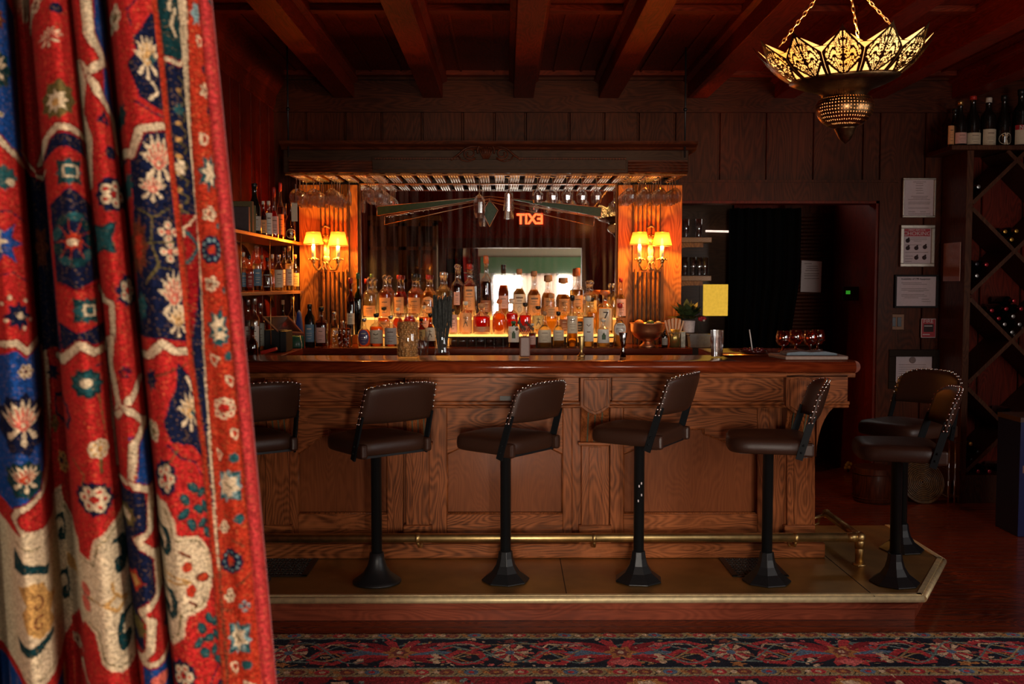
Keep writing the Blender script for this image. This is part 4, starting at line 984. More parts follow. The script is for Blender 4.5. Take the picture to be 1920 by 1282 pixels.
# menus and folders leaning at the near end of the upper shelf
for i, (px, c, nm) in enumerate(((463, (.10, .07, .02), 'tan'), (467, (.02, .07, .02), 'green'), (456, (.05, .03, .03), 'brown'))):
    Y = -1.6 * F / (px - 948)
    solo('book', MB().box(-1.74, -1.55, Y - .02, Y + .02, zs1 + .001, zs1 + .20 - .02 * i), flat('cover_' + nm, c, .6), '%s backed book standing at the near end of the upper wall shelf' % nm, 'book', (-1.65, Y, zs1 + .001), 'books on the upper wall shelf', bevel=.003)
# things on the left return of the counter
GC = 'bottles on the left end of the back counter'
def cb(px, yt, yb, wp, Y, desc, sty, gl, liq, lab, cap, kw={}):
    bpx(px, yt, yb, wp, Y, ZK, sty, gl, liq, lab, cap, desc, GC, **kw)
cb(466, 562, 655, 14, 6.6, 'clear bottle hard against the curtain on the left counter', 'slim', 'clear', 'pale', 'white', 'silver')
cb(478, 557, 655, 19, 6.5, 'tall clear bottle with patterned label on the left counter', 'spirit', 'clear', 'pale', 'white', 'silver', dict(lr=(.1, .5)))
cb(489, 569, 655, 17, 6.65, 'clear bottle with grey label and pourer on the left counter', 'slim', 'clear', 'pale', 'grey', 'silver', dict(lr=(.1, .6)))
cb(474, 618, 676, 20, 5.95, 'small round shouldered brown bottle beside the red stapler', 'bell', 'brown', 'dark', None, 'black')
cb(531, 565, 648, 14, 7.2, 'green bottle with cork standing behind the till tablet', 'spirit', 'green', 'dark', None, 'cork')
cb(549, 559, 648, 17, 7.2, 'clear bottle with gold cap behind the till tablet', 'slim', 'clear', 'pale', None, 'gold')
# till tablet
tb = thing('till_tablet', 'till tablet leaning back on a black stand at the left counter', 'till', (ax(530, 6.6), 6.6, ZK + .001))
X_ = tb.location.x
a0, a1, a2, a3 = at(492, 593, 6.5), at(541, 592, 6.75), at(570, 625, 6.85), at(521, 622, 6.55)
part('screen_frame', MB().add([a3, a2, a1, a0] + [Vector(p) + Vector((0, .02, -.015)) for p in (a3, a2, a1, a0)], [(0, 1, 2, 3), (7, 6, 5, 4), (0, 4, 5, 1), (1, 5, 6, 2), (2, 6, 7, 3), (3, 7, 4, 0)]), flat('tablet_frame', (.15, .06, .04), .3), tb, True)
ctr = (a0 + a1 + a2 + a3) / 4; q = [ctr + (p - ctr) * .86 + Vector((0, -.002, .003)) for p in (a3, a2, a1, a0)]
part('screen', MB().add(q, [(0, 1, 2, 3)]), flat('dark_screen', (.02, .006, .004), .06, coat=1), tb, True)
part('stand', MB().box(ax(498, 6.6), ax(535, 6.6), 6.56, 6.7, ZK + .001, az(618, 6.6)).box(ax(524, 6.5), ax(536, 6.5), 6.5, 6.7, ZK + .001, az(621, 6.5)), BLACK, tb, True, bevel=.005)
sp = thing('stapler', 'red stapler lying on the left counter', 'stapler', (ax(502, 6.0), 6.0, ZK + .001))
part('base', MB().box(ax(488, 6.0), ax(522, 6.0), 5.98, 6.02, ZK + .001, ZK + .012), flat('stapler_red', (.55, .03, .02), .25, coat=.5), sp, True, bevel=.004)
part('arm', MB().bar((ax(488, 6.0), 6.0, ZK + .028), (ax(519, 6.0), 6.0, ZK + .055), .03, .022), flat('stapler_red', (.55, .03, .02), .25), sp, True, bevel=.006)
solo('green_canister', MB().lathe([(.055, 0), (.057, .01), (.057, .08), (.05, .083)], (ax(555, 6.95), 6.95, ZK + .001), 20), flat('canister_green', (.02, .10, .06), .3), 'squat green canister under the till tablet', 'canister', (ax(555, 6.95), 6.95, ZK + .001))
solo('white_cable', MB().tube([at(562, 628, 6.87), at(566, 645, 6.86), at(565, 660, 6.85), at(563, 676, 6.84)], .0025, 6), flat('cable_white', (.6, .6, .5), .5), 'thin white cable hanging down the front of the back counter', 'cable', at(566, 645, 6.86))
solo('blue_container', MB().lathe([(.03, 0), (.032, .1), (.02, .2), (.015, .24), (.001, .26)], (ax(561, 7.1), 7.1, ZK + .001), 12), flat('blue_cloth', (.03, .06, .30), .8), 'blue capped slim container behind the till at the shelf end', 'container', (ax(561, 7.1), 7.1, ZK + .001))

# ================================================================ HANGING GLASSES
def wineglass(loc, label, hh=.21, w=.045, kind='wine'):
    """hangs foot up from the rack; loc is the middle of the foot"""
    t = thing('wine_glass', label, 'glass', loc, group='stemmed glasses hanging from the canopy rack')
    part('foot', MB().lathe([(.0045, -.010), (.010, -.004), (.034, -.001), (.034, 0), (.0005, 0)], (0, 0, 0), 18, cap=False), GLASS, t)
    sl = hh * .42
    part('stem', MB().lathe([(.004, -.006), (.0036, -sl)], (0, 0, 0), 8, cap=False), STEM, t)
    b = hh - sl
    if kind == 'wine': pr = [(.004, -sl), (w * .45, -sl - b * .08), (w * .85, -sl - b * .28), (w, -sl - b * .52), (w * .92, -sl - b * .8), (w * .80, -hh)]
    elif kind == 'flute': pr = [(.004, -sl), (w * .6, -sl - b * .1), (w * .9, -sl - b * .35), (w * .85, -sl - b * .8), (w * .62, -hh)]
    else: pr = [(.004, -sl), (w * .55, -sl - b * .04), (w * .72, -sl - b * .1), (w, -hh + .01), (w * 1.02, -hh)]
    part('bowl', MB().lathe(pr, (0, 0, 0), 18, cap=False, smooth=False), GLASSB, t)
    return t
def crystal(name, k):
    m, nt, out = newmat(name); L = nt.links.new
    g = N(nt, 'ShaderNodeBsdfRefraction', i_Roughness=.02, i_IOR=1.45); g.inputs[0].default_value = (1, .95, .9, 1)
    t = N(nt, 'ShaderNodeBsdfTransparent'); s_ = N(nt, 'ShaderNodeBsdfGlossy', i_Roughness=.10)
    a = N(nt, 'ShaderNodeMixShader', i_0=k); L(t.outputs[0], a.inputs[1]); L(g.outputs[0], a.inputs[2])
    lw = N(nt, 'ShaderNodeLayerWeight', i_Blend=.4); mr = N(nt, 'ShaderNodeMapRange', i_3=.28, i_4=.85); L(lw.outputs['Facing'], mr.inputs[0])
    b = N(nt, 'ShaderNodeMixShader'); L(mr.outputs[0], b.inputs[0]); L(a.outputs[0], b.inputs[1]); L(s_.outputs[0], b.inputs[2]); L(b.outputs[0], out.inputs[0]); MATS[name] = m; return m
GLASSB = crystal('bowl_glass', .18); STEM = crystal('stem_glass', .5)
ZG = Zu - .014
proto = {}
def hang(px, Y, kind, lab, hh=.17, w=.04):
    x = ax(px, Y, 370); k = (kind, hh, w)
    if k not in proto: proto[k] = wineglass((x, Y, ZG), lab, hh, w, kind)
    else: dup(proto[k], (x, Y, ZG), label=lab)
rows_ = ['nearest', 'second', 'third', 'rearmost']
def files(pxs, sect, hh, w, n=4, ystart=6.99):
    for i, px in enumerate(pxs):
        X = ax(px, ystart, 370)
        for k in range(n):
            Y = ystart + .115 * k
            lab = 'wine glass hanging %s, %s file from left, %s in its file' % (sect, ORD[i], rows_[k])
            kk = ('wine', hh, w)
            if kk not in proto: proto[kk] = wineglass((X, Y, ZG), lab, hh, w, 'wine')
            else: dup(proto[kk], (X, Y, ZG), label=lab)
files([556, 588, 622], 'above the left sconce', .19, .052)
files([689, 711], 'at the mirror left corner', .165, .040)
files([1181, 1210, 1239, 1266], 'above the right sconce', .175, .045)
hang(655, 7.15, 'flute', 'single small sherry glass hanging alone right of the left sconce', .19, .020)
hang(899, 7.0, 'flute', 'tall tulip glass hanging at mirror centre over the green diamond', .285, .046)
hang(954, 7.05, 'tumbler', 'faceted straight sided glass hanging right of the tulip glass', .23, .040)
for i, px in enumerate((1008, 1036, 1063, 1091, 1118)):
    hang(px, 7.02, 'wine', 'wine glass hanging in the open run right of centre, %s%s' % (ORD[i], ' from left' if i else ''), .18, .040)
solo('price_tag', MB().box(ax(549, 6.95), ax(560, 6.95), 6.95, 6.953, az(415, 6.95), az(380, 6.95)).tube([at(555, 380, 6.951), at(554, 345, 6.951)], .001, 4), LAB['cream'], 'cream paper tag dangling from the glasses at the canopy left end', 'tag', at(554, 398, 6.95))

# ================================================================ THINGS ON THE BAR TOP
ZTP = 1.244
def onbar(px, Y): return Vector((ax(px, Y, 670), Y, ZTP))
p = onbar(765, 5.50)
jar = thing('nut_jar', 'large clear glass jar full of brown nuts on the bar', 'jar', p)
part('glass_body', MB().lathe([(.0005, .001), (.055, .002), (.060, .012), (.060, .19), (.050, .205), (.052, .222), (.056, .224), (.056, .228), (.048, .228)], (0, 0, 0), 28, cap=False), GLASS, jar)
part('lid', MB().lathe([(.058, .226), (.060, .232), (.056, .238), (.02, .242), (.0005, .243)], (0, 0, 0), 24, cap=False), GLASS, jar)
nt_ = MB(); r6 = random.Random(6)
for k in range(17):
    for j in range(14):
        a = j * 2 * PI / 14 + r6.uniform(-.2, .2); rr_ = .048 + r6.uniform(-.007, .003); nt_.sphere((rr_ * math.cos(a), rr_ * math.sin(a), .012 + k * .011), .0085, 6, 4)
nt_.lathe([(.0005, .006), (.042, .006), (.042, .195), (.0005, .2)], (0, 0, 0), 12, cap=False)
part('nuts', nt_, flat('nut_brown', (.58, .28, .09), .35, bscale=60, var=.5), jar, kind='stuff')
p = onbar(795, 5.55)
pg = thing('small_glass', 'small faceted glass with metal picks right of the nut jar', 'glass', p)
part('glass_body', MB().lathe([(.0005, .002), (.022, .003), (.030, .10)], (0, 0, 0), 8, cap=False, smooth=False), GLASS, pg)
pk_ = MB()
for k in range(6): pk_.tube([(.012 * math.cos(k), .012 * math.sin(k), .006), (-.024 * math.cos(k * 1.7), -.02 * math.sin(k * 1.7), .11)], .0014, 5)
part('picks', pk_, STEEL, pg)
p = onbar(829, 5.55)
lv = thing('lavender_vase', 'bunch of dried grey lavender in a clear glass vase', 'vase', p)
part('glass_body', MB().lathe([(.0005, .002), (.040, .003), (.044, .02), (.036, .06), (.030, .10), (.034, .14)], (0, 0, 0), 20, cap=False), GLASS, lv)
sm = MB(); r7 = random.Random(8)
for k in range(150):
    a = r7.uniform(0, 2 * PI); q = r7.uniform(0, 1) ** .5; hh = r7.uniform(.24, .345)
    x1_, y1_ = .052 * q * math.cos(a), .052 * q * math.sin(a)
    sm.tube([(x1_ * .4, y1_ * .4, .02), (x1_ * .8, y1_ * .8, .16), (x1_, y1_, hh - .07)], .0012, 4, cap=False)
    sm.tube([(x1_, y1_, hh - .09), (x1_ * 1.05, y1_ * 1.05, hh)], .0042, 5, radii=[.002, .0042][::1] if 0 else None)
part('dried_stems', sm, flat('dried_lavender', (.045, .045, .038), .9, bscale=90, var=.5), lv, kind='stuff')
p = onbar(984, 5.5)
fv = thing('bud_vase', 'small square pinkish bud vase with a drooping dry flower', 'vase', p)
part('vase_body', MB().box(-.029, .029, -.025, .025, .001, .115), flat('pink_glass', (.17, .075, .05), .45), fv, bevel=.008)
fl_ = MB()
for k in range(5): fl_.tube([(0, 0, .10), (.01 * (k - 2), 0, .14), (.022 * (k - 2), .005 * k, .165 + .012 * (k % 3))], .0018, 5)
for k in range(9): fl_.sphere((-.045 + .011 * k, .005 * (k % 3), .155 + .012 * ((k * 7) % 4)), .009, 7, 5)
fl_.tube([(-.01, 0, .14), (-.03, 0, .19), (-.03, 0, .22)], .005, 6, radii=[.003, .008, .005])
part('dried_flower', fl_, flat('dry_flower', (.09, .055, .035), .9, var=.4), fv)
p = onbar(1090, 5.52)
jg = MB().lathe([(.020, 0), (.022, .006), (.018, .012), (.010, .02), (.007, .03), (.009, .04), (.014, .065), (.018, .11), (.018, .115), (.016, .115)], p, 18)
solo('brass_jigger', jg, BRASS, 'small brass jigger standing on the bar near the middle', 'jigger', p)
p = onbar(1168, 5.5)
solo('steel_jigger', MB().lathe([(.018, 0), (.008, .045), (.007, .052), (.010, .06), (.024, .135), (.0235, .136)], p, 20), flat('dark_steel', (.35, .33, .32), .12, 1.0), 'double ended steel jigger in front of the round labelled bottle', 'jigger', p)
p = onbar(1344, 5.48)
tg = thing('stacked_tumblers', 'two clear ribbed tumblers nested in a stack on the bar', 'glass', p)
for k in range(2):
    g_ = MB().lathe([(.0005, .003 + k * .03), (.029, .004 + k * .03), (.036, .12 + k * .03), (.037, .12 + k * .03)], (0, 0, 0), 16, cap=False, smooth=False)
    part('tumbler', g_, GLASSB, tg)
rb_ = MB()
for k in range(16):
    a = k * 2 * PI / 16; rb_.tube([(.029 * math.cos(a), .029 * math.sin(a), .006), (.036 * math.cos(a), .036 * math.sin(a), .11)], .002, 5)
part('ribs', rb_, STEM, tg)
p = Vector((ax(1412, 5.8, 665), 5.8, ZTP))
sb = thing('fruit_caddy', 'dark caddy of garnishes with a white straw leaning in it', 'caddy', p)
part('tray', MB().lathe([(.03, 0), (.075, .004), (.08, .02), (.07, .018), (.03, .01)], (0, 0, 0), 16), flat('dark_ruby_tray', (.05, .006, .005), .15, coat=.5), sb)
gm = MB()
for k in range(8): gm.sphere((.05 * math.cos(k * .8), .04 * math.sin(k * .8), .02), .014, 8, 6)
part('garnish', gm, flat('cherry', (.10, .01, .012), .15, coat=.6), sb)
part('straw', MB().tube([(-.01, -.02, .02), (-.028, -.02, .14)], .0035, 8), flat('straw_white', (.8, .75, .7), .4), sb)
# goblets on a folded menu tray at the corner
tr = thing('serving_tray', 'pale wooden serving tray on the bar corner', 'tray', Vector((ax(1520, 5.38, 670), 5.38, ZTP)))
part('tray_board', MB().prism([(-.17, -.12), (.16, -.12), (.17, -.10), (.17, .12), (-.20, .12)], 0.001, .022, 'Z'), flat('tray_wood', (.30, .19, .14), .4), tr, bevel=.006)
solo('folded_cloth', MB().prism([(ax(a, 5.33), 1.2675 + b) for a, b in ((1472, 0), (1474, .014), (1500, .020), (1520, .016), (1545, .021), (1567, .010), (1568, 0))], 5.30, 5.44), flat('slate_cloth', (.17, .21, .24), .9), 'slate blue folded cloth lying on the pale tray', 'cloth', Vector((ax(1520, 5.38, 670), 5.38, 1.2675)), bevel=.004)
AMB = shell('amber_goblet_glass', (.75, .24, .10), .03, .2)
gp = None
for i, (px, Y) in enumerate(((1468, 5.93), (1492, 6.02), (1519, 5.95), (1533, 6.08))):
    loc = Vector((ax(px, Y, 650), Y, ZTP + .001)); lab = ['amber glass goblet on the bar corner, leftmost of the cluster', 'amber goblet with a metal spoon behind it, second of the corner cluster', 'amber glass goblet on the bar corner, third of the cluster', 'amber glass goblet on the bar corner, rightmost and furthest back'][i]
    if gp is None:
        gp = thing('amber_goblet', lab, 'goblet', loc, group='amber goblets on the bar corner')
        part('bowl', MB().lathe([(.006, .03), (.03, .042), (.043, .065), (.042, .095), (.034, .125)], (0, 0, 0), 22, cap=False), AMB, gp)
        part('stem', MB().lathe([(.032, 0), (.030, .004), (.007, .010), (.006, .03)], (0, 0, 0), 16), AMB, gp)
    else: dup(gp, loc, label=lab)

# ---------------------------------------------------------------- right end of the back counter
def onc(px, Y, dz=.001): return Vector((ax(px, Y, 640), Y, ZK + dz))
p = onc(1214, 7.02)
cb_ = thing('copper_bowl', 'footed hammered copper punch bowl holding fruit', 'bowl', p)
COP = flat('copper', (.85, .38, .18), .38, 1.0, bump=.6, bscale=35, var=.1)
part('bowl', MB().lathe([(.055, 0), (.058, .008), (.032, .03), (.03, .042), (.062, .052), (.098, .078), (.118, .115), (.122, .165), (.128, .17), (.120, .168), (.112, .118), (.09, .085), (.0005, .06)], (0, 0, 0), 32, cap=False), COP, cb_)
for nm, lab, dx, dy, rr_, col in (('orange', 'whole orange lying in the copper bowl', -.06, 0, .036, (.75, .22, .04)), ('lime', 'dark green lime in the copper bowl beside the orange', .02, .01, .033, (.06, .11, .03)), ('lemon_peel', 'pale twisted peel draped at the right side of the copper bowl', .075, 0, .026, (.50, .33, .18))):
    c_ = p + Vector((dx, dy, .158)); solo(nm, MB().sphere(c_, rr_, 16, 10), flat(nm + '_skin', col, .45, bump=.4, bscale=150), lab, 'fruit', c_ - Vector((0, 0, rr_)))
p = onc(1264, 7.02)
cn_ = thing('stick_can', 'gold tin can tied with twine holding wooden sticks', 'can', p)
part('can_body', MB().lathe([(.038, 0), (.038, .125), (.036, .125)], (0, 0, 0), 22), flat('gold_tin', (.65, .48, .15), .3, .8), cn_)
part('twine', MB().tube([(.040 * math.cos(a_ * .42), .040 * math.sin(a_ * .42), .10) for a_ in range(16)], .004, 6).sphere((-.01, -.042, .10), .01, 8, 6), flat('twine', (.30, .18, .08), .9), cn_)
for k in range(16):
    a = -1 + 2 * k / 15; part('wooden_stick', MB().bar((a * .02, .02 * math.sin(k * 2.1), .02), (a * .068, .03 * math.sin(k * 2.1), .205 - .02 * abs(a)), .008, .002, up=(0, 1, 0)), flat('birch', (.72, .46, .26), .6), cn_)
p = onc(1240, 7.12)
bpx(1246, 620, 655, 12, 7.0, ZK, 'spirit', 'black', None, 'grey', 'black', 'tiny dark dasher bottle between the copper bowl and the stick can', G0)
solo('sugar_box', MB().box(onc(1276, 7.0).x, onc(1284, 7.0).x, 6.98, 7.06, ZK + .001, ZK + .11), flat('printed_box', (.55, .55, .42), .5, bscale=40, var=.5), 'small printed packet standing against the gold can', 'packet', onc(1280, 7.0), bevel=.002)
p = Vector((ax(1290, 7.25, 620), 7.22, 1.30))
solo('pot_block', MB().box(p.x - .06, p.x + .06, 7.15, 7.3, ZK + .001, 1.299), W_DARK, 'dark wooden block lifting the white plant pot', 'block', (p.x, 7.22, ZK + .001), bevel=.003)
pp = thing('potted_plant', 'leafy plant with a red flower in a white pot', 'plant', (p.x, 7.22, 1.30))
part('pot', MB().lathe([(.040, 0), (.046, .085), (.042, .085), (.038, .01)], (0, 0, 0), 24, cap=False), flat('white_ceramic', (.78, .70, .66), .35), pp)
lf = MB(); r8 = random.Random(11)
for k in range(80):
    a = r8.uniform(0, 2 * PI); el = r8.uniform(.1, 1.3); L_ = r8.uniform(.07, .17)
    d = Vector((math.cos(a) * math.cos(el) - .15, math.sin(a) * math.cos(el) * .6, math.sin(el))); o_ = Vector((0, 0, .09)); tip = o_ + d * L_
    s_ = Vector((-math.sin(a), math.cos(a), r8.uniform(-.3, .3))).normalized() * .033; mid_ = o_ + d * L_ * .6 + Vector((0, 0, .01))
    lf.add([o_ + d * .03, mid_ - s_, tip, mid_ + s_, mid_ + Vector((0, 0, .006))], [(0, 1, 4), (1, 2, 4), (2, 3, 4), (3, 0, 4)], True)
part('leaves', lf, flat('plant_leaf', (.035, .055, .018), .4, bscale=25, var=.5), pp, kind='stuff')
fw = MB()
for k in range(7): fw.sphere((.09 + .02 * math.cos(k * .9), -.03, .10 + .008 * math.sin(k * .9)), .012, 8, 5)
part('red_flower', fw, flat('petal_red', (.42, .02, .03), .5), pp, label='red bloom with white lip')
part('flower_lip', MB().sphere((.10, -.045, .088), .009, 8, 5), flat('petal_white', (.7, .6, .5), .5), pp)
p = onc(1311, 7.0)
pc = thing('plastic_tub', 'clear rectangular plastic tub at the counter right end', 'tub', p)
tb2 = MB(); 
q0 = [(-.068, -.05), (.068, -.05), (.068, .05), (-.068, .05)]; q1 = [(-.078, -.058), (.078, -.058), (.078, .058), (-.078, .058)]
tb2.add([(a, b, .001) for a, b in q0] + [(a, b, .088) for a, b in q1], [(3, 2, 1, 0), (0, 1, 5, 4), (1, 2, 6, 5), (2, 3, 7, 6), (3, 0, 4, 7)])
part('tub_wall', tb2, flat('cloudy_plastic', (.45, .45, .40), .25, trans=.6), pc)
part('rim', MB().box(-.082, .082, -.062, -.056, .085, .092).box(-.082, .082, .056, .062, .085, .092).box(-.082, -.076, -.062, .062, .085, .092).box(.076, .082, -.062, .062, .085, .092), flat('cloudy_plastic', (.4, .4, .36), .3), pc)

# ================================================================ DOORWAY NICHE
def nshelf(py, label):
    z = az(py, 8.0); t = thing('niche_shelf', label, 'shelf', (1.45, 8.0, z), group='shelves inside the doorway')
    part('board', MB().box(1.33, ax(1332, 8.0), 7.98, 8.3, z - .04, z), W_SHELF, t, True, bevel=.003)
    x0, x1 = 1.34, ax(1318, 8.0); zz = z - .042; c = (x0 + x1) / 2; w_ = (x1 - x0) / 2
    part('arched_apron', MB().prism([(x0, zz), (x0, zz - .125)] + [(c - w_ * .95 * math.cos(R(a)) , zz - .125 + .09 * math.sin(R(a))) for a in range(0, 91, 15)] + [(x1, zz - .035), (x1, zz)], 8.02, 8.04), W_PIL, t, True)
    return z
zn1 = nshelf(445, 'upper shelf of glassware just inside the doorway'); zn2 = nshelf(517, 'lower shelf of glassware just inside the doorway')
hp = None
for i, (px, z, h_) in enumerate(((1283, zn2, .15), (1298, zn2, .15), (1310, zn2, .15), (1320, zn2, .15), (1284, zn1, .17), (1308, zn1, .16))):
    loc = Vector((ax(px, 8.08), 8.08, z + .001)); lab = ['tall glass on the doorway lower shelf, leftmost', 'tall glass on the doorway lower shelf, second from left', 'tall glass on the doorway lower shelf, third from left', 'tall glass on the doorway lower shelf, catching gold light at the right', 'cut glass on the doorway upper shelf beside the pilaster', 'dull mug shaped glass on the doorway upper shelf, right'][i]
    if hp is None:
        hp = thing('highball_glass', lab, 'glass', loc, group='glasses on the doorway shelves'); part('glass_body', MB().lathe([(.0005, .003), (.024, .004), (.028, h_), (.026, h_), (.022, .012)], (0, 0, 0), 16, cap=False), GLASSB, hp)
    else: dup(hp, loc, label=lab)
g0, g1 = at(1317, 592, 8.75), at(1368, 533, 8.75)
gw = thing('textured_panel', 'glowing golden textured glass panel seen through the doorway', 'light panel', ((g0.x + g1.x) / 2, 8.75, g0.z))
part('glass', MB().box(g0.x, g1.x, 8.75, 8.76, g0.z, g1.z), emis('golden_window', (.85, .48, .05), .95), gw, True)
part('frame', MB().box(g0.x - .03, g0.x, 8.73, 8.78, g0.z - .03, g1.z + .03).box(g1.x, g1.x + .03, 8.73, 8.78, g0.z - .03, g1.z + .03).box(g0.x, g1.x, 8.73, 8.78, g1.z, g1.z + .03).box(g0.x, g1.x, 8.73, 8.78, g0.z - .03, g0.z), W_DARK, gw, True)
struct('wall_partition', MB().box(1.2, g0.x - .03, 8.74, 8.82, 0, 2.6).box(g1.x + .03, 1.98, 8.74, 8.82, 0, 2.6).box(g0.x - .03, g1.x + .03, 8.74, 8.82, 0, g0.z - .03).box(g0.x - .03, g1.x + .03, 8.74, 8.82, g1.z + .03, 2.6), W_DARK)
solo('tube_light', MB().tube([at(1323, 433, 8.7), at(1366, 434, 8.7)], .009, 8), emis('tube_glow', (1, .75, .62), 1.3), 'short bright strip light in the dark doorway above the golden panel', 'strip light', at(1345, 434, 8.7))
# black curtain in the doorway, gathered to the left
ct = MB(); n = 60; vs = []; fs = []; mr_ = 16
for j in range(mr_ + 1):
    v = j / mr_; z = 2.28 - v * 2.25
    for i in range(n + 1):
        u = i / n; x0_ = ax(1366, 8.3); x1_ = ax(1500, 8.3) + (ax(1545, 8.3) - ax(1500, 8.3)) * (1 - v) * .0
        wid = (x1_ - x0_) * (1 - .38 * max(0, (v - .25)) / .75)
        vs.append((x0_ + u * wid, 8.3 + .035 * math.sin(u * 44 + 1.2 * v) + .012 * math.sin(u * 97), z))
for j in range(mr_):
    for i in range(n): a = j * (n + 1) + i; fs.append((a, a + n + 1, a + n + 2, a + 1))
ct.add(vs, fs, True); o = solo('black_curtain', ct, flat('black_velvet', (.003, .003, .003), 1.0, spec=.03), 'black curtain hanging in the doorway', 'curtain', (ax(1430, 8.3), 8.3, .03))
sd = o.modifiers.new('thickness', 'SOLIDIFY'); sd.thickness = .004
# louvred door with a notice taped on it
dx0, dx1 = ax(1478, 9.2), ax(1580, 9.2)
dr = struct('door_1', MB().box(dx0 - .05, dx0, 9.17, 9.22, 0, 2.5).box(dx1, dx1 + .05, 9.17, 9.22, 0, 2.5).box(dx0, dx1, 9.17, 9.22, 2.3, 2.5).box(dx0, dx1, 9.2, 9.23, 0, 2.3), W_WALL)
lo_ = MB(); z = .12
while z < 2.28: lo_.bar((dx0, 9.185, z), (dx1, 9.185, z), .03, .006, up=(0, -.5, 1)); z += .034
part('louvres', lo_, W_WALL, dr, kind='stuff')
def sheet(name, label, pts, Y, m=PAPER, th=.003, lines=(), cat='notice', loc=None):
    q = [at(x, y, Y) for x, y in pts]; t = thing(name, label, cat, q[0]); part('sheet', MB().prism([(p.x, p.z) for p in q], Y, Y + th), m, t, True)
    return t
def textlines(par, rows, Y, m=INK, hgt=1.2, nm='printed_line'):
    mb = MB()
    for (x0, x1, y) in rows:
        a, b = at(x0, y - hgt / 2, Y), at(x1, y + hgt / 2, Y); mb.box(a.x, b.x, Y - .0012, Y, b.z, a.z)
    part(nm, mb, m, par, True, kind='stuff')
GREYINK = flat('faded_ink', (.30, .22, .20), .8)
nt2 = sheet('paper_notice', 'plain paper notice taped to the dark louvred door', [(1503, 488), (1541, 490), (1539, 548), (1501, 547)], 9.16)
textlines(nt2, [(1508, 1522, 494), (1512, 1533, 499), (1512, 1534, 503), (1510, 1535, 507), (1508, 1536, 513), (1508, 1534, 517), (1508, 1536, 522)], 9.16, GREYINK)
a = at(1590, 548, 8.5); kp = thing('keypad', 'black keypad glowing green beside the louvred door', 'keypad', a)
part('case', MB().box(a.x - .04, DX1 + .099, 8.5, 8.54, a.z - .07, a.z + .05), BLACK, kp, True, bevel=.005)
part('screen', MB().box(a.x - .018, a.x + .018, 8.496, 8.50, a.z - .015, a.z + .015), emis('green_glow', (.05, .45, .03), .5), kp, True)

# ================================================================ RIGHT WALL: FRAMES AND SIGNS
YN = YW - .035
def framed(name, label, px, f_px, f_mat, paper=PAPER, depth=.02, shadow=0):
    (x0, y0, x1, y1) = px; t = thing(name, label, 'framed notice', at((x0 + x1) / 2, y1, YN))
    a, b = at(x0, y0, YN), at(x1, y1, YN); c, d = at(x0 + f_px, y0 + f_px, YN), at(x1 - f_px, y1 - f_px, YN)
    m = MB(); y_ = YN - depth
    vs = [(a.x, YN, a.z), (b.x, YN, a.z), (b.x, YN, b.z), (a.x, YN, b.z)]
    m.box(a.x, b.x, y_, YN + .012, a.z, c.z).box(a.x, b.x, y_, YN + .012, d.z, b.z).box(a.x, c.x, y_, YN + .012, d.z, c.z).box(d.x, b.x, y_, YN + .012, d.z, c.z)
    part('frame', m, f_mat, t, True, bevel=.003); part('paper', MB().box(c.x, d.x, YN - .004, YN + .002, d.z, c.z), paper, t, True)
    return t
SILV = flat('silver_frame', (.45, .40, .33), .35, .8); BRZ = flat('bronze_frame', (.30, .22, .13), .35, .8)
PAPD = flat('notice_paper', (.70, .58, .58), .6, var=.04)
f1 = framed('framed_certificate', 'silver framed typed certificate, topmost notice on the right wall', (1692, 334, 1752, 408), 3.2, SILV, PAPD)
textlines(f1, [(1712, 1736, 341), (1718, 1731, 344), (1717, 1731, 348), (1717, 1730, 353), (1717, 1731, 357), (1718, 1732, 362), (1708, 1740, 368), (1712, 1738, 371), (1703, 1744, 374), (1703, 1744, 379), (1703, 1743, 382), (1703, 1742, 390), (1703, 1716, 397), (1725, 1736, 397), (1703, 1744, 401)], YN - .005, GREYINK, 1.0)
f2 = framed('choking_poster', 'silver framed first aid for choking poster on the right wall', (1688, 422, 1750, 500), 6, SILV, PAPD)
RP = flat('poster_red', (.45, .02, .03), .5)
a, b = at(1695.5, 429, YN), at(1743.5, 443, YN); part('red_header', MB().box(a.x, b.x, YN - .006, YN - .003, b.z, a.z), RP, f2, True)
text('headline', 'CHOKING', .042, at(1719.5, 438, YN - .0075), PAPER, f2, sx=1.12); text('headline', 'FIRST AID FOR', .018, at(1719.5, 431.5, YN - .0075), PAPER, f2, sx=1.15)
textlines(f2, [(1706, 1738, 446), (1706, 1738, 449), (1713, 1728, 452), (1697, 1728, 459), (1697, 1740, 473), (1697, 1712, 480), (1697, 1711, 485), (1697, 1709, 490)], YN - .0055, GREYINK, .9)
for x, y in ((1702, 451), (1702, 465), (1718, 465), (1734, 463), (1718, 483), (1733, 483)):
    c = at(x, y, YN - .0055); mb = MB().lathe([(.0005, 0), (.017, 0), (.017, .002), (.0005, .002)], (0, 0, 0), 10, cap=False); mb.tf(Matrix.Translation(c) @ Matrix.Rotation(PI / 2, 4, 'X')); mb.sphere(c + Vector((.008, 0, .018)), .007, 6, 4)
    part('picture', mb, INK, f2, True)
f3 = framed('cpr_notice', 'black framed landscape notice about CPR equipment', (1677, 515, 1757, 577), 3.5, BLACK, PAPD)
text('headline', 'Availability of CPR Equipment', .019, at(1717, 523, YN - .006), INK, f3)
textlines(f3, [(1690, 1728, 530), (1693, 1738, 533), (1690, 1737, 541), (1690, 1742, 544), (1703, 1732, 546), (1690, 1733, 552), (1690, 1738, 555), (1696, 1722, 558), (1728, 1742, 561), (1728, 1745, 565)], YN - .005, GREYINK, .9)
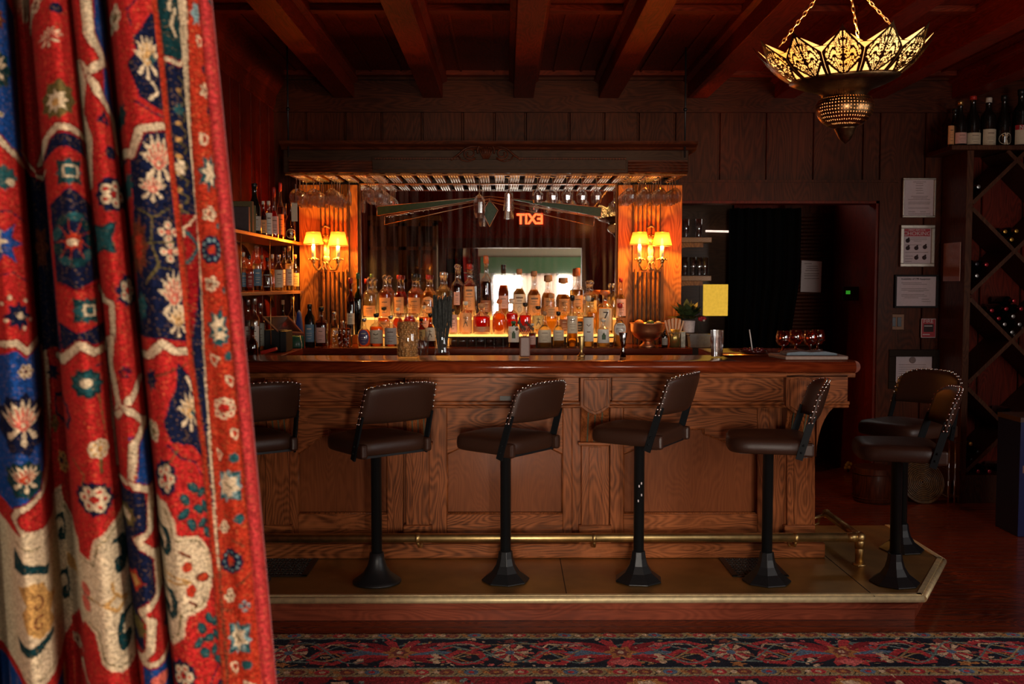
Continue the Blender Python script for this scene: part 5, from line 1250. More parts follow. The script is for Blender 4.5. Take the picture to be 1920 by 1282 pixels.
f4 = framed('licence_certificate', 'dark framed certificate with a round seal, lowest on the right wall', (1665, 655, 1759, 728), 13, flat('dark_moulded_frame', (.022, .013, .007), .7, spec=.2), PAPD, .03)
textlines(f4, [(1685, 1736, 683.5), (1685, 1736, 688), (1685, 1736, 692), (1685, 1736, 696), (1685, 1736, 700), (1685, 1736, 705)], YN - .005, GREYINK, .8)
c = at(1711, 675, YN - .006); mb = MB().lathe([(.018, 0), (.026, 0), (.026, .002), (.018, .002)], (0, 0, 0), 16); mb.tf(Matrix.Translation(c) @ Matrix.Rotation(PI / 2, 4, 'X')); part('round_seal', mb, GREYINK, f4, True)
# fire sign and switch plate
t = thing('fire_sign', 'red FIRE sign with a dark picture under the word', 'sign', at(1740, 632, YN)); a, b = at(1727.5, 597, YN), at(1754, 633, YN)
part('plate', MB().box(a.x, b.x, YN - .004, YN + .01, b.z, a.z), PAPER, t, True, bevel=.004); part('red_face', MB().box(a.x + .005, b.x - .005, YN - .006, YN - .003, b.z + .005, a.z - .005), RP, t, True)
text('lettering', 'FIRE', .040, at(1740.5, 602.5, YN - .0075), PAPER, t, sx=1.1)
a, b = at(1731.5, 607.5, YN), at(1749.5, 622, YN); part('picture', MB().box(a.x, b.x, YN - .0075, YN - .006, b.z, a.z), INK, t, True); textlines(t, [(1733, 1748, 611), (1730, 1743, 627)], YN - .0078, PAPER, 1.6)
t = thing('switch_plate', 'bronze double switch plate below the CPR notice', 'switch', at(1679, 618, YN)); a, b = at(1664, 588.5, YN), at(1695, 618.5, YN)
part('plate', MB().box(a.x, b.x, YN - .005, YN + .01, b.z, a.z), flat('bronze_plate', (.16, .07, .03), .4, .4), t, True, bevel=.004)
for x in (1675, 1685.5): a, b = at(x - 3.6, 594.5, YN), at(x + 3.6, 612, YN); part('rocker', MB().box(a.x, b.x, YN - .010, YN - .004, b.z, a.z), flat('rocker_black', (.02, .02, .025), .25), t, True, bevel=.002)

# ================================================================ WINE RACK
YRk = 7.40; RX0 = ax(1806, YRk); RX1 = 4.75; RZ1 = az(281, YRk)
rk = thing('wine_rack', 'tall diamond lattice oak wine rack at the right edge', 'wine rack', (RX0, YRk, 0))
W_RACK = wood('rack_oak', (.035, .010, .005), (.12, .045, .02), 'Z', .5, .1)
part('side_panel', MB().box(RX0, RX0 + .05, YRk, YW - .03, .001, RZ1), W_RACK, rk, True, bevel=.003)
part('side_panel', MB().box(RX1 - .05, RX1, YRk, YW - .03, .001, RZ1), W_RACK, rk, True, bevel=.003)
part('top_board', MB().box(RX0 - .13, RX1 + .05, YRk - .03, YW - .03, RZ1, RZ1 + .035), W_RACK, rk, True, bevel=.005)
part('plinth', MB().box(RX0 + .05, RX1 - .05, YRk + .01, YW - .03, .001, .20).box(RX0 + .04, RX1 - .05, YRk - .005, YW - .03, .20, .215), W_RACK, rk, True)
part('back_panel', planks(RX0 + .05, RX1 - .05, YW - .035, .215, RZ1, 'X', seed=21, pitch=.3, t=.008), W_RED, rk, True)
ZL = az(890, YRk); PZ = (az(385, YRk) - ZL) / 3; HX = (ax(1892, YRk) - RX0)
def clip(p, d):
    # clip the infinite diagonal to the rack opening
    ts = []
    x0, x1, z0, z1 = RX0 + .05, RX1 - .05, .22, RZ1
    lo_t, hi_t = -9, 9
    for o_, dd_, l_, h_ in ((p[0], d[0], x0, x1), (p[1], d[1], z0, z1)):
        t0, t1 = (l_ - o_) / dd_, (h_ - o_) / dd_
        lo_t = max(lo_t, min(t0, t1)); hi_t = min(hi_t, max(t0, t1))
    return lo_t, hi_t
for s_ in (1, -1):
    for k in range(-6, 9):
        p_ = (RX0 + .03, ZL + k * PZ); d_ = (HX, s_ * PZ / 2)
        t0, t1 = clip(p_, d_)
        if t1 - t0 < .15: continue
        A = (p_[0] + d_[0] * t0, p_[1] + d_[1] * t0); B = (p_[0] + d_[0] * t1, p_[1] + d_[1] * t1)
        nx, nz_ = -d_[1], d_[0]; l_ = math.hypot(nx, nz_); nx *= .014 / l_; nz_ *= .014 / l_
        part('lattice_board', MB().prism([(A[0] - nx, A[1] - nz_), (B[0] - nx, B[1] - nz_), (B[0] + nx, B[1] + nz_), (A[0] + nx, A[1] + nz_)], YRk + (.004 if s_ > 0 else .006), YW - .05), W_RACK, rk, True)
# bottles lying in the lattice, necks forward
GW = 'bottles lying in the wine rack'; CAPS = {'red': flat('foil_red', (.40, .02, .03), .25, .5), 'silver': flat('foil_silver', (.45, .45, .42), .3, .8), 'gold': flat('foil_gold', (.6, .33, .06), .3, .7), 'dark': flat('foil_dark', (.02, .015, .02), .3)}
WPR = None
LYB = [(1835, 350, 'silver', 'glinting in the top left cell'), (1885, 434, 'gold', 'left in the upper right cell'), (1906, 433, 'gold', 'right in the upper right cell'), (1897, 449, 'gold', 'lowest in the upper right cell'),
 (1832, 495, 'dark', 'left in the upper triangle beside the post'), (1850, 496, 'red', 'right in the upper triangle beside the post'), (1832, 517, 'silver', 'lowest in the upper triangle beside the post'),
 (1902, 564, 'red', 'top of the full middle cell'), (1860, 582, 'red', 'left end of the full middle cell'), (1887, 579, 'red', 'second row centre of the full middle cell'), (1915, 579, 'red', 'second row right of the full middle cell'),
 (1873, 597, 'red', 'third row left of the full middle cell'), (1900, 593, 'silver', 'third row centre of the full middle cell'), (1884, 608, 'silver', 'fourth row left of the full middle cell'), (1912, 608, 'silver', 'fourth row right of the full middle cell'), (1898, 623, 'silver', 'lowest of the full middle cell'),
 (1902, 776, 'silver', 'upper one in the lower right cell'), (1888, 793, 'silver', 'lower one in the lower right cell'), (1820, 832, 'gold', 'upper one in the lowest triangle'), (1834, 848, 'dark', 'middle one in the lowest triangle'), (1822, 863, 'dark', 'lower one in the lowest triangle'),
 (1834, 884, 'red', 'first on the floor of the rack'), (1855, 884, 'red', 'second on the floor of the rack'), (1888, 884, 'red', 'third on the floor of the rack'), (1906, 884, 'red', 'fourth on the floor of the rack')]
wmesh = {}
for px, py, c_, where in LYB:
    yn = YRk + .05; p = at(px, py, yn); t = thing('wine_bottle', '%s foiled wine bottle lying %s' % (c_, where), 'bottle', (p.x, yn, p.z), group=GW)
    if not wmesh:
        b = MB().lathe([(.0005, 0), (.034, .002), (.036, .01), (.036, .18), (.030, .20), (.016, .225), (.014, .24)], (0, 0, 0), 18, cap=False); b.tf(Matrix.Translation((0, .29, 0)) @ Matrix.Rotation(PI / 2, 4, 'X')); wmesh['b'] = b.mesh('glass_body')
        wmesh['b'].materials.append(GL['black'])
    o = bpy.data.objects.new('glass_body', wmesh['b']); C.objects.link(o); o.parent = t
    if 'c' + c_ not in wmesh:
        b = MB().lathe([(.0148, 0), (.0148, .055), (.0155, .056), (.0155, .06), (.013, .0615), (.0005, .0615)], (0, 0, 0), 16, cap=False); b.tf(Matrix.Translation((0, .06, 0)) @ Matrix.Rotation(PI / 2, 4, 'X')); wmesh['c' + c_] = b.mesh('foil_cap'); wmesh['c' + c_].materials.append(CAPS[c_])
    o = bpy.data.objects.new('foil_cap', wmesh['c' + c_]); C.objects.link(o); o.parent = t
# standing bottles on top of the rack
GT = 'bottles standing on the wine rack'; zt_ = RZ1 + .036
for px, yt, wp, sty, lab, cap, dsc, kw in ((1790, 196, 22, 'burg', 'orange', 'black', 'unlabelled looking dark bottle at the left end of the rack top, tan label', dict(lr=(.05, .33))), (1800, 188, 24, 'burg', 'pink', 'gold', 'dark bottle with peach label second on the rack top', dict(lr=(.06, .3))),
     (1824, 177, 28, 'burg', 'cream', 'red', 'dark bottle with red cap and cream label on the rack top', dict(lr=(.06, .28), capl=.08)), (1853, 180, 27, 'wine', 'cream', 'white', 'dark bottle with tall pale label and pale cap on the rack top', dict(lr=(.04, .36), capl=.1)),
     (1882, 176, 25, 'burg', 'cream', 'black', 'slender dark bottle with oval cream label on the rack top', dict(lr=(.05, .28), oval=True)), (1914, 165, 30, 'wine', 'cream', 'black', 'dark bottle with NER on a red band at the right of the rack top', dict(lr=(.05, .38), mark='NER'))):
    Y = 7.70 if px == 1790 else 7.50 if px == 1800 else 7.56
    bpx(px, yt, 273, wp, Y, zt_, sty, 'black', None, lab, cap, dsc, GT, **kw)
    if kw.get('mark') == 'NER':
        x = ax(px, Y, 250); hh_ = (273 - yt) / F * Y
        t = [o for o in C.objects if o.name.startswith('bottle') and o.type == 'EMPTY'][-1]
        part('red_band', MB().lathe([(wp / F * Y / 2 * 1.035, .30 * hh_), (wp / F * Y / 2 * 1.035, .38 * hh_)], (0, 0, 0), 10, cap=False, ang=(R(-150), R(-30))), RP, t)
bpx(1782, 232, 275, 13, 7.5, zt_, 'slim', 'black', None, 'orange', 'black', 'short bottle with rust label at the very left of the rack top', GT, lr=(.1, .9))
# paper hanging on the rack side
q = thing('hanging_folder', 'tan paper sleeve hung on the side of the wine rack', 'sleeve', (RX0 - .005, 7.6, 1.6))
a, b = (1774, 456), (1803, 527); ya, yb = 7.74, 7.46; xa = RX0 - .006
z1_, z0_ = az(455, 7.6, 1790), az(527, 7.6, 1790)
part('sleeve', MB().box(xa - .004, xa + .004, yb, ya, z0_, z1_), flat('tan_sleeve', (.45, .25, .18), .3, coat=.5), q, True, bevel=.001)
# basket, bin, flowers, box
p = onz(1722, 938, 0); p.y = min(p.y, 7.38)
bk = thing('round_basket', 'woven round basket lid leaning against the wall on the floor', 'basket', p)
wv = MB()
for k in range(11): wv.tube([((.012 + .0135 * k) * math.cos(a_ * PI / 16) , 0, (.012 + .0135 * k) * math.sin(a_ * PI / 16)) for a_ in range(33)], .007, 6, cap=False)
wv.tf(Matrix.Translation((0, .06, .155)) @ Matrix.Rotation(R(-18), 4, 'X')); part('woven_coils', wv, flat('wicker', (.13, .065, .02), .4, bscale=50, var=.5), bk)
part('rim', MB().tube([(.158 * math.cos(a_ * PI / 20), 0, .158 * math.sin(a_ * PI / 20)) for a_ in range(41)], .009, 8, cap=False).tf(Matrix.Translation((0, .06, .158)) @ Matrix.Rotation(R(-18), 4, 'X')), flat('wicker', (.13, .065, .02), .4), bk)
p = Vector((ax(1647, 7.4, 900), 7.5, 0))
bn = MB().lathe([(.14, .001), (.150, .02), (.155, .12), (.150, .26), (.145, .265), (.14, .26)], p, 24)
for z in (.04, .22): bn.tube([(p.x + .156 * math.cos(a_ * PI / 16), p.y + .156 * math.sin(a_ * PI / 16), z) for a_ in range(33)], .004, 5, cap=False)
solo('waste_bin', bn, W_WALL, 'low round wooden bin by the wall behind the right stools', 'bin', (p.x, p.y, 0))
p = onz(1600, 886, 0)
fl2 = MB(); r9 = random.Random(3)
for k in range(14): fl2.sphere((p.x + r9.uniform(-.06, .06), p.y + r9.uniform(-.03, .03), .02 + r9.uniform(0, .07)), .02, 7, 5)
solo('pale_flowers', fl2, flat('pale_yellow_petal', (.45, .36, .16), .8), 'small heap of pale yellow flowers on the floor by the doorway', 'flowers', (p.x, p.y, 0), kind='stuff')
a = ax(1911, 6.4, 900); z1_ = az(783, 6.4, 1900)
bx2 = thing('blue_box', 'tall dark blue carton cut by the right edge of the photo', 'carton', (a + .15, 6.4, 0))
part('carton', MB().box(a, a + .32, 6.4, 6.7, .001, z1_ - .03), flat('carton_blue', (.012, .02, .11), .4), bx2, True, bevel=.003)
part('lid', MB().box(a - .003, a + .323, 6.397, 6.703, z1_ - .03, z1_), flat('carton_lid', (.10, .06, .05), .5), bx2, True)
part('printed_stripe', MB().box(a + .02, a + .3, 6.3985, 6.4, .42, .47), flat('carton_print', (.30, .15, .12), .5), bx2, True)
# clear acrylic stand beside the basket
p = onz(1765, 945, 0); p.y = 7.2
ac = MB()
for dx in (-.03, .015): ac.tube([(p.x + dx, p.y, .001), (p.x + dx, p.y, .52)], .006, 6)
for z in (.10, .30, .50): ac.box(p.x - .05, p.x + .035, p.y - .06, p.y + .06, z, z + .004)
solo('acrylic_stand', ac, shell('acrylic', (.9, .85, .8), .05, .25), 'clear acrylic literature stand behind the corner stool', 'stand', (p.x, p.y, 0))

# ================================================================ EXIT SIGN, CABINET AND WINDOW SIDE (seen in the mirror)
def refl(px, py, yb):
    """point at depth yb whose mirror image falls at the pixel"""
    p = at(px, py, 2 * YM - yb); return Vector((p.x, yb, p.z))
c = refl(994, 411, YF + .2)
ex = thing('exit_sign', 'red lit EXIT sign over the curtained opening, seen reversed in the mirror', 'exit sign', (c.x, YF + .12, c.z))
part('housing', MB().box(c.x - .15, c.x + .15, YF + .122, YF + .17, c.z - .10, c.z + .10), flat('sign_case', (.14, .05, .04), .5), ex, True, bevel=.005)
text('letters', 'EXIT', .19, (c.x, YF + .172, c.z), emis('exit_red', (1.0, .08, .02), 6), ex, rot=(PI / 2, 0, PI), sx=.9, bold=.006)
# glazed dresser against the near wall
cA, cB = refl(700, 415, YF + .3), refl(820, 415, YF + .3)
cbx = thing('glazed_cabinet', 'tall glass doored cabinet reflected at the left of the mirror', 'cabinet', ((cA.x + cB.x) / 2, YF + .3, 0))
X0_, X1_ = XL + .03, cB.x; zt2 = cA.z; yb0, yb1 = YF + .13, YF + .42
W_OLIVE = wood('olive_stained_wood', (.12, .07, .025), (.30, .20, .09), 'Z', .5, .1)
part('carcass', MB().box(X0_, X0_ + .04, yb0, yb1, .001, zt2).box(X1_ - .04, X1_, yb0, yb1, .001, zt2).box(X0_, X1_, yb0, yb0 + .02, .001, zt2).box(X0_, X1_, yb0, yb1, zt2 - .05, zt2).box(X0_, X1_, yb0, yb1, .001, .8), W_OLIVE, cbx, True)
part('cornice', MB().box(X0_ - .005, X1_ + .05, yb0, yb1 + .05, zt2, zt2 + .07), W_OLIVE, cbx, True, bevel=.01)
nd = 2; wd = (X1_ - X0_) / nd
for k in range(nd):
    a, b = X0_ + k * wd + .005, X0_ + (k + 1) * wd - .005
    d = MB()
    for x in (a, b - .05, (a + b) / 2 - .012): d.box(x, x + (.05 if x != (a + b) / 2 - .012 else .024), yb1, yb1 + .025, .82, zt2 - .02)
    for z in (.82, 1.25, 1.68, 2.1, zt2 - .07): d.box(a, b, yb1, yb1 + .025, z, z + .045)
    dd_ = part('door', d, W_OLIVE, cbx, True)
    part('pane', MB().box(a + .02, b - .02, yb1 + .01, yb1 + .013, .84, zt2 - .04), PANE, dd_, True)

# ================================================================ LANTERN
LX = at(1583, 150, 3.7); LC = Vector((LX.x, 3.7, 0)); 
lan = thing('hanging_lantern', 'pierced brass crown shaped lantern hanging on chains', 'pendant lamp', (LX.x, 3.7, az(150, 3.7, 1583)))
LB = flat('lantern_brass', (.10, .055, .025), .38, 1.0, bump=.5, bscale=60, var=.3)
GLOWG, nt, out = newmat('amber_lamp_glass')
e_ = N(nt, 'ShaderNodeEmission', i_Strength=2.2); e_.inputs[0].default_value = (1.0, .50, .12, 1)
ng = N(nt, 'ShaderNodeTexNoise', i_Scale=5.0); tg_ = N(nt, 'ShaderNodeTexCoord'); nt.links.new(tg_.outputs['Object'], ng.inputs['Vector'])
nt.links.new(ramp(nt, ng.outputs['Fac'], [(.35, (1.0, .34, .05)), (.65, (1.0, .60, .20))]), e_.inputs[0]); nt.links.new(e_.outputs[0], out.inputs[0])
r0, r1 = .190, .325; NP = 12
def hole(a, b):
    """pierced arabesque: a across -1..1, b up 0..1; True where the metal is cut away"""
    aa = abs(a)
    if aa > .93: return False
    hw = .95 if b < .62 else .95 * max(0, 1 - (b - .62) / .38) ** 1.25      # petal outline
    if b < .42:                       # open spandrels either side of the pierced drop
        e = .04 + .80 * (b / .42) ** .85
        if aa > e + .10: return aa < .84 and b > .03
        if aa > e - .06: return False
    if aa > hw - .09: return False
    u_ = b + .16 * math.cos(aa * 5.5); k = math.sin(aa * 12 + 2.2 * math.sin(u_ * 13)) * math.cos(u_ * 23 + 2.2 * math.cos(aa * 9))
    return abs(k) > .25 and aa > .04
def petal(k):
    m = MB(); nu, nv = 44, 52; ang0 = 2 * PI * k / NP
    vid = {}; half = PI / NP
    def P(i, j):
        if (i, j) in vid: return vid[(i, j)]
        a = -1 + 2 * i / nu; b = j / nv
        hw = 1.0 if b < .62 else max(.03, (1 - (b - .62) / .38)) ** 1.25
        f = b; r_ = r0 + (r1 - r0) * f; th = ang0 + a * half * hw * .985
        h = .150 * f * (1 if 1 else 0) - .02 * math.sin(PI * f)
        vid[(i, j)] = len(m.v); m.v.append((r_ * math.cos(th), r_ * math.sin(th), h)); return vid[(i, j)]
    for j in range(nv):
        for i in range(nu):
            a = -1 + 2 * (i + .5) / nu; b = (j + .5) / nv
            hw = 1.0 if b < .62 else max(.03, (1 - (b - .62) / .38)) ** 1.25
            if hole(a * hw, b): continue
            m.f.append([P(i, j), P(i + 1, j), P(i + 1, j + 1), P(i, j + 1)]); m.sm.append(False)
    return m
TILT = Matrix.Rotation(R(-3.5), 4, 'Y') @ Matrix.Rotation(R(4), 4, 'X')
for k in range(NP):
    m = petal(k + .35); m.tf(TILT); pt = part('crown_petal', m, LB, lan)
    sd = pt.modifiers.new('thickness', 'SOLIDIFY'); sd.thickness = .002
ln = MB().lathe([(r0 - .012, .005), (r0 + .035, .06), (r0 + .07, .105)], (0, 0, 0), 40, cap=False)
# amber glass panes just inside the crown
gl_ = MB().lathe([(r0 - .008, .004), (r0 + .045, .055), (r0 + .082, .094)], (0, 0, 0), 40, cap=False); gl_.tf(TILT); part('amber_liner', gl_, GLOWG, lan)
pn = MB()
for k in range(NP):
    a = 2 * PI * (k + .35) / NP
    pn.add([((r0 + .085) * math.cos(a - .24) , (r0 + .085) * math.sin(a - .24), .096), ((r0 + .085) * math.cos(a + .24), (r0 + .085) * math.sin(a + .24), .096), ((r0 + .116) * math.cos(a), (r0 + .116) * math.sin(a), .136)], [(0, 1, 2)])
pn.tf(TILT); part('amber_liner', pn, GLOWG, lan)
ds = MB().lathe([(r0 + .004, .008), (r0 + .006, -.002), (r0 - .02, -.016), (.14, -.028), (.12, -.035), (.10, -.040), (.085, -.05), (.078, -.06)], (0, 0, 0), 48, cap=False).lathe([(r0 - .02, .012), (r0 + .004, .008)], (0, 0, 0), 48, cap=False)
ds.tf(TILT); part('dish', ds, LB, lan)
# pierced lower globe: alpha holes in a dotted lattice
pg_, nt, out = newmat('pierced_brass'); L = nt.links.new
b_ = N(nt, 'ShaderNodeBsdfPrincipled', i_Roughness=.3, i_Metallic=1.0); b_.inputs[0].default_value = (.20, .11, .05, 1)
tr_ = N(nt, 'ShaderNodeBsdfTransparent'); tc_ = N(nt, 'ShaderNodeTexCoord'); vo = N(nt, 'ShaderNodeTexVoronoi', voronoi_dimensions='2D', i_Scale=1.0, i_Randomness=.12)
sx_ = N(nt, 'ShaderNodeSeparateXYZ'); L(tc_.outputs['Object'], sx_.inputs[0]); an = N(nt, 'ShaderNodeMath', operation='ARCTAN2'); L(sx_.outputs[1], an.inputs[0]); L(sx_.outputs[0], an.inputs[1])
am = N(nt, 'ShaderNodeMath', operation='MULTIPLY', i_1=54 / (2 * PI)); L(an.outputs[0], am.inputs[0]); zm = N(nt, 'ShaderNodeMath', operation='MULTIPLY', i_1=85.0); L(sx_.outputs[2], zm.inputs[0])
cm = N(nt, 'ShaderNodeCombineXYZ'); L(am.outputs[0], cm.inputs[0]); L(zm.outputs[0], cm.inputs[1]); L(cm.outputs[0], vo.inputs['Vector'])
lt = N(nt, 'ShaderNodeMath', operation='LESS_THAN', i_1=.19); L(vo.outputs['Distance'], lt.inputs[0])
ms = N(nt, 'ShaderNodeMixShader'); L(lt.outputs[0], ms.inputs[0]); L(b_.outputs[0], ms.inputs[1]); L(tr_.outputs[0], ms.inputs[2]); L(ms.outputs[0], out.inputs[0])
gb = MB().lathe([(.078, -.058), (.092, -.066), (.103, -.085), (.104, -.105), (.097, -.128), (.080, -.150), (.060, -.165), (.040, -.172)], (0, 0, 0), 48, cap=False); gb.tf(TILT); part('pierced_globe', gb, pg_, lan)
fn = MB().lathe([(.042, -.170), (.038, -.176), (.030, -.195), (.020, -.215), (.012, -.222), (.004, -.228), (.001, -.232)], (0, 0, 0), 24); fn.tf(TILT); part('finial', fn, LB, lan)
bu = MB().lathe([(.060, -.075), (.085, -.09), (.088, -.11), (.075, -.135), (.045, -.155), (.001, -.16)], (0, 0, 0), 24, cap=False); part('inner_glow', bu, emis('lantern_inner_glow', (1, .36, .10), 1.5), lan)  # glowing liner added so that every pierced hole shows light
for k, (px1, py1, px0, py0, d) in enumerate(((1460, 88, 1528, 0, -.12), (1611, 78, 1597, 0, .0), (1672, 48, 1628, 0, .12))):
    A = at(px1, py1, 3.7 + d); B = at(px0, py0, 3.7 + d * .6); dirv = (B - A); E_ = A + dirv * ((3.1 - A.z) / dirv.z) if k else A + dirv * ((3.1 - A.z) / dirv.z)
    m = MB(); Ln = (E_ - A).length; nl_ = int(Ln / .022); up = Vector((0, 1, 0)); dn = dirv.normalized(); sd_ = dn.cross(up).normalized(); u2 = sd_.cross(dn)
    for i in range(nl_):
        c0 = A + dn * (.022 * i + .011); w1 = (sd_ if i % 2 else u2)
        m.tube([c0 + dn * .0155 * math.cos(q_ * PI / 4) + w1 * .0055 * math.sin(q_ * PI / 4) for q_ in range(9)], .0019, 5, cap=False)
    part('chain', m, flat('chain_brass', (.7, .45, .2), .3, 1.0), lan, True)
    part('ceiling_hook', MB().tube([E_, Vector((E_.x, E_.y, ZC))], .004, 6), IRON, lan, True)
lz = lan.location.z
point('lantern_light', (LX.x, 3.7, lz + .14), LANP, (1.0, .42, .12), .05)
point('lantern_globe_light', (LX.x, 3.7, lz - .075), 1.2, (1.0, .45, .15), .02)

# ================================================================ WOVEN PATTERNS (painted onto the cloth's own coordinates)
def lin(c): 
    c = np.array(c, float) / 255; return np.where(c <= .04045, c / 12.92, ((c + .055) / 1.055) ** 2.4)
RED = lin((196, 44, 40)); DRED = lin((150, 24, 26)); NAVY = lin((24, 30, 58)); BLUE = lin((30, 72, 140)); CREAM = lin((232, 205, 165)); TEAL = lin((44, 92, 94)); DTEAL = lin((24, 60, 62)); ORNG = lin((190, 56, 34)); HEM = lin((212, 66, 64)); GOLD = lin((214, 160, 90)); PINK = lin((226, 110, 90)); LBLUE = lin((130, 160, 160)); OLIVE = lin((110, 96, 52)); BRN = lin((120, 60, 40))
class Canvas:
    def __init__(s, W, Hh, k, bg): s.k = k; s.a = np.zeros((int(Hh * k), int(W * k), 3)); s.a[:] = bg; s.map = lambda x, y: (x, y)
    def _box(s, xs, ys, pad=2):
        h, w_ = s.a.shape[:2]; x0 = max(0, int(min(xs) - pad)); x1 = min(w_, int(max(xs) + pad) + 1); y0 = max(0, int(min(ys) - pad)); y1 = min(h, int(max(ys) + pad) + 1)
        if x1 <= x0 or y1 <= y0: return None
        Y, X = np.mgrid[y0:y1, x0:x1]; return x0, x1, y0, y1, X + .5, Y + .5
    def P(s, pts): return [(q[0] * s.k, q[1] * s.k) for q in (s.map(*p) for p in pts)]
    def poly(s, pts, col):
        p = s.P(pts); b = s._box([q[0] for q in p], [q[1] for q in p])
        if b is None: return s
        x0, x1, y0, y1, X, Y = b; ins = np.zeros(X.shape, bool); n = len(p)
        for i in range(n):
            (ax_, ay), (bx, by) = p[i], p[(i + 1) % n]
            if ay == by: continue
            c = ((ay > Y) != (by > Y)) & (X < (bx - ax_) * (Y - ay) / (by - ay) + ax_); ins ^= c
        s.a[y0:y1, x0:x1][ins] = col; return s
    def line(s, pts, wd, col, out=None, ow=3):
        if out is not None: s.line(pts, wd + 2 * ow, out)
        p = s.P(pts); r_ = wd * s.k / 2
        for (ax_, ay), (bx, by) in zip(p, p[1:]):
            b = s._box([ax_, bx], [ay, by], r_ + 2)
            if b is None: continue
            x0, x1, y0, y1, X, Y = b; dx, dy = bx - ax_, by - ay; L2 = dx * dx + dy * dy + 1e-9
            t = np.clip(((X - ax_) * dx + (Y - ay) * dy) / L2, 0, 1); d = (X - ax_ - t * dx) ** 2 + (Y - ay - t * dy) ** 2
            s.a[y0:y1, x0:x1][d < r_ * r_] = col
        return s
    def ell(s, c, rx, ry, col, rot=0):
        return s.poly([(c[0] + rx * math.cos(t) * math.cos(rot) - ry * math.sin(t) * math.sin(rot), c[1] + rx * math.cos(t) * math.sin(rot) + ry * math.sin(t) * math.cos(rot)) for t in [i * PI / 10 for i in range(20)]], col)
    def star(s, c, rx, ry, n, inner, col, rot=0):
        return s.poly([(c[0] + rx * (1 if i % 2 == 0 else inner) * math.cos(rot + i * PI / n), c[1] + ry * (1 if i % 2 == 0 else inner) * math.sin(rot + i * PI / n)) for i in range(2 * n)], col)
    def petals(s, c, rx, ry, n, col, mid, out=None, rot=0, pr=.36):
        if out is not None: s.star(c, rx * 1.3, ry * 1.3, n * 2, .85, out, rot)
        for i in range(n):
            t = rot + i * 2 * PI / n; s.ell((c[0] + rx * .62 * math.cos(t), c[1] + ry * .62 * math.sin(t)), rx * pr, ry * pr, col)
            s.ell((c[0] + rx * .62 * math.cos(t), c[1] + ry * .62 * math.sin(t)), rx * pr * .4, ry * pr * .4, mid)
        s.ell(c, rx * .26, ry * .26, mid); return s
    def lotus(s, c, rx, ry, col, mid, out=None, up=1):
        """palmette with leafy petals"""
        if out is not None: s.star(c, rx * 1.22, ry * 1.2, 9, .82, out)
        for i in range(7):
            t = R(-160 + i * 140 / 6 * 1.0) if up else R(20 + i * 140 / 6)
            tip = (c[0] + rx * math.cos(t), c[1] + ry * math.sin(t)); q = .26
            l_ = (c[0] + rx * .55 * math.cos(t - q), c[1] + ry * .55 * math.sin(t - q)); r_ = (c[0] + rx * .55 * math.cos(t + q), c[1] + ry * .55 * math.sin(t + q))
            s.poly([(c[0], c[1] + ry * .25 * up), l_, tip, r_], col); s.line([(c[0], c[1] + ry * .2), ((c[0] + tip[0]) / 2 + (tip[0] - c[0]) * .12, (c[1] + tip[1]) / 2 + (tip[1] - c[1]) * .12)], rx * .09, mid)
        for i in range(3):
            t = R(40 + i * 50); s.poly([(c[0], c[1]), (c[0] + rx * .7 * math.cos(t - .2), c[1] + ry * .7 * math.sin(t - .2)), (c[0] + rx * .85 * math.cos(t), c[1] + ry * .8 * math.sin(t)), (c[0] + rx * .7 * math.cos(t + .2), c[1] + ry * .7 * math.sin(t + .2))], col)
        s.ell(c, rx * .22, ry * .2, mid); s.ell(c, rx * .1, ry * .09, CREAM); return s
    def scroll(s, c, rx, ry, col, wd, flip=1):
        s.line([(c[0] + flip * rx * (1 - t / 9) * math.cos(R(-120 + t * 45)), c[1] + ry * (1 - t / 9) * math.sin(R(-120 + t * 45))) for t in range(8)], wd, col); return s
    def sprigs(s, area_, n, r_, cols, seed):
        q = random.Random(seed)
        for _ in range(n):
            x, y = q.uniform(area_[0], area_[2]), q.uniform(area_[1], area_[3]); c = cols[q.randrange(len(cols))]; z = q.uniform(.6, 1.1) * r_
            if q.random() < .5: s.ell((x, y), z, z * .6, c, q.uniform(0, 3))
            else: s.line([(x, y), (x + q.uniform(-2, 2) * r_, y + q.uniform(-2, 2) * r_)], r_ * .35, c)
        return s

# cross section of the hanging: (x at top of view, x at bottom of view, depth)
SEC = [(-150, -150, .03), (-95, -80, -.01), (-45, -28, .05), (-22, 6, .02), (12, 36, -.030), (42, 66, -.012), (53, 79, .018), (66, 92, .045), (82, 112, .052), (96, 132, .040), (99, 140, .012), (112, 160, -.020), (132, 186, -.036), (152, 214, -.020), (162, 231, .010), (163, 235, .055), (165, 239, .055), (167, 242, .012), (178, 254, -.020), (193, 268, -.030), (208, 284, -.018), (218, 295, .012), (224, 298, .055), (232, 300, .062), (236, 304, .020), (246, 314, -.012), (264, 336, -.026), (290, 366, -.022), (316, 392, -.014), (332, 412, -.016), (352, 432, -.006), (372, 452, -.010), (396, 478, -.004), (404, 486, -.007), (410, 492, -.003), (415, 497, .004)]
def section(n):
    xs = np.array([p[0] for p in SEC], float); xb = np.array([p[1] for p in SEC], float); dp = np.array([p[2] for p in SEC], float)
    seg = np.hypot(np.diff(xs) / 1430, np.diff(dp)); t = np.concatenate([[0], np.cumsum(seg)]); q = np.linspace(0, t[-1], n)
    def cr(v):
        m_ = np.gradient(v, t); i = np.clip(np.searchsorted(t, q, 'right') - 1, 0, len(t) - 2); h = t[i + 1] - t[i]; u = (q - t[i]) / h
        return (2 * u**3 - 3 * u**2 + 1) * v[i] + (u**3 - 2 * u**2 + u) * h * m_[i] + (-2 * u**3 + 3 * u**2) * v[i + 1] + (u**3 - u**2) * h * m_[i + 1]
    return np.interp(q, t, xs), np.interp(q, t, xb), cr(dp)
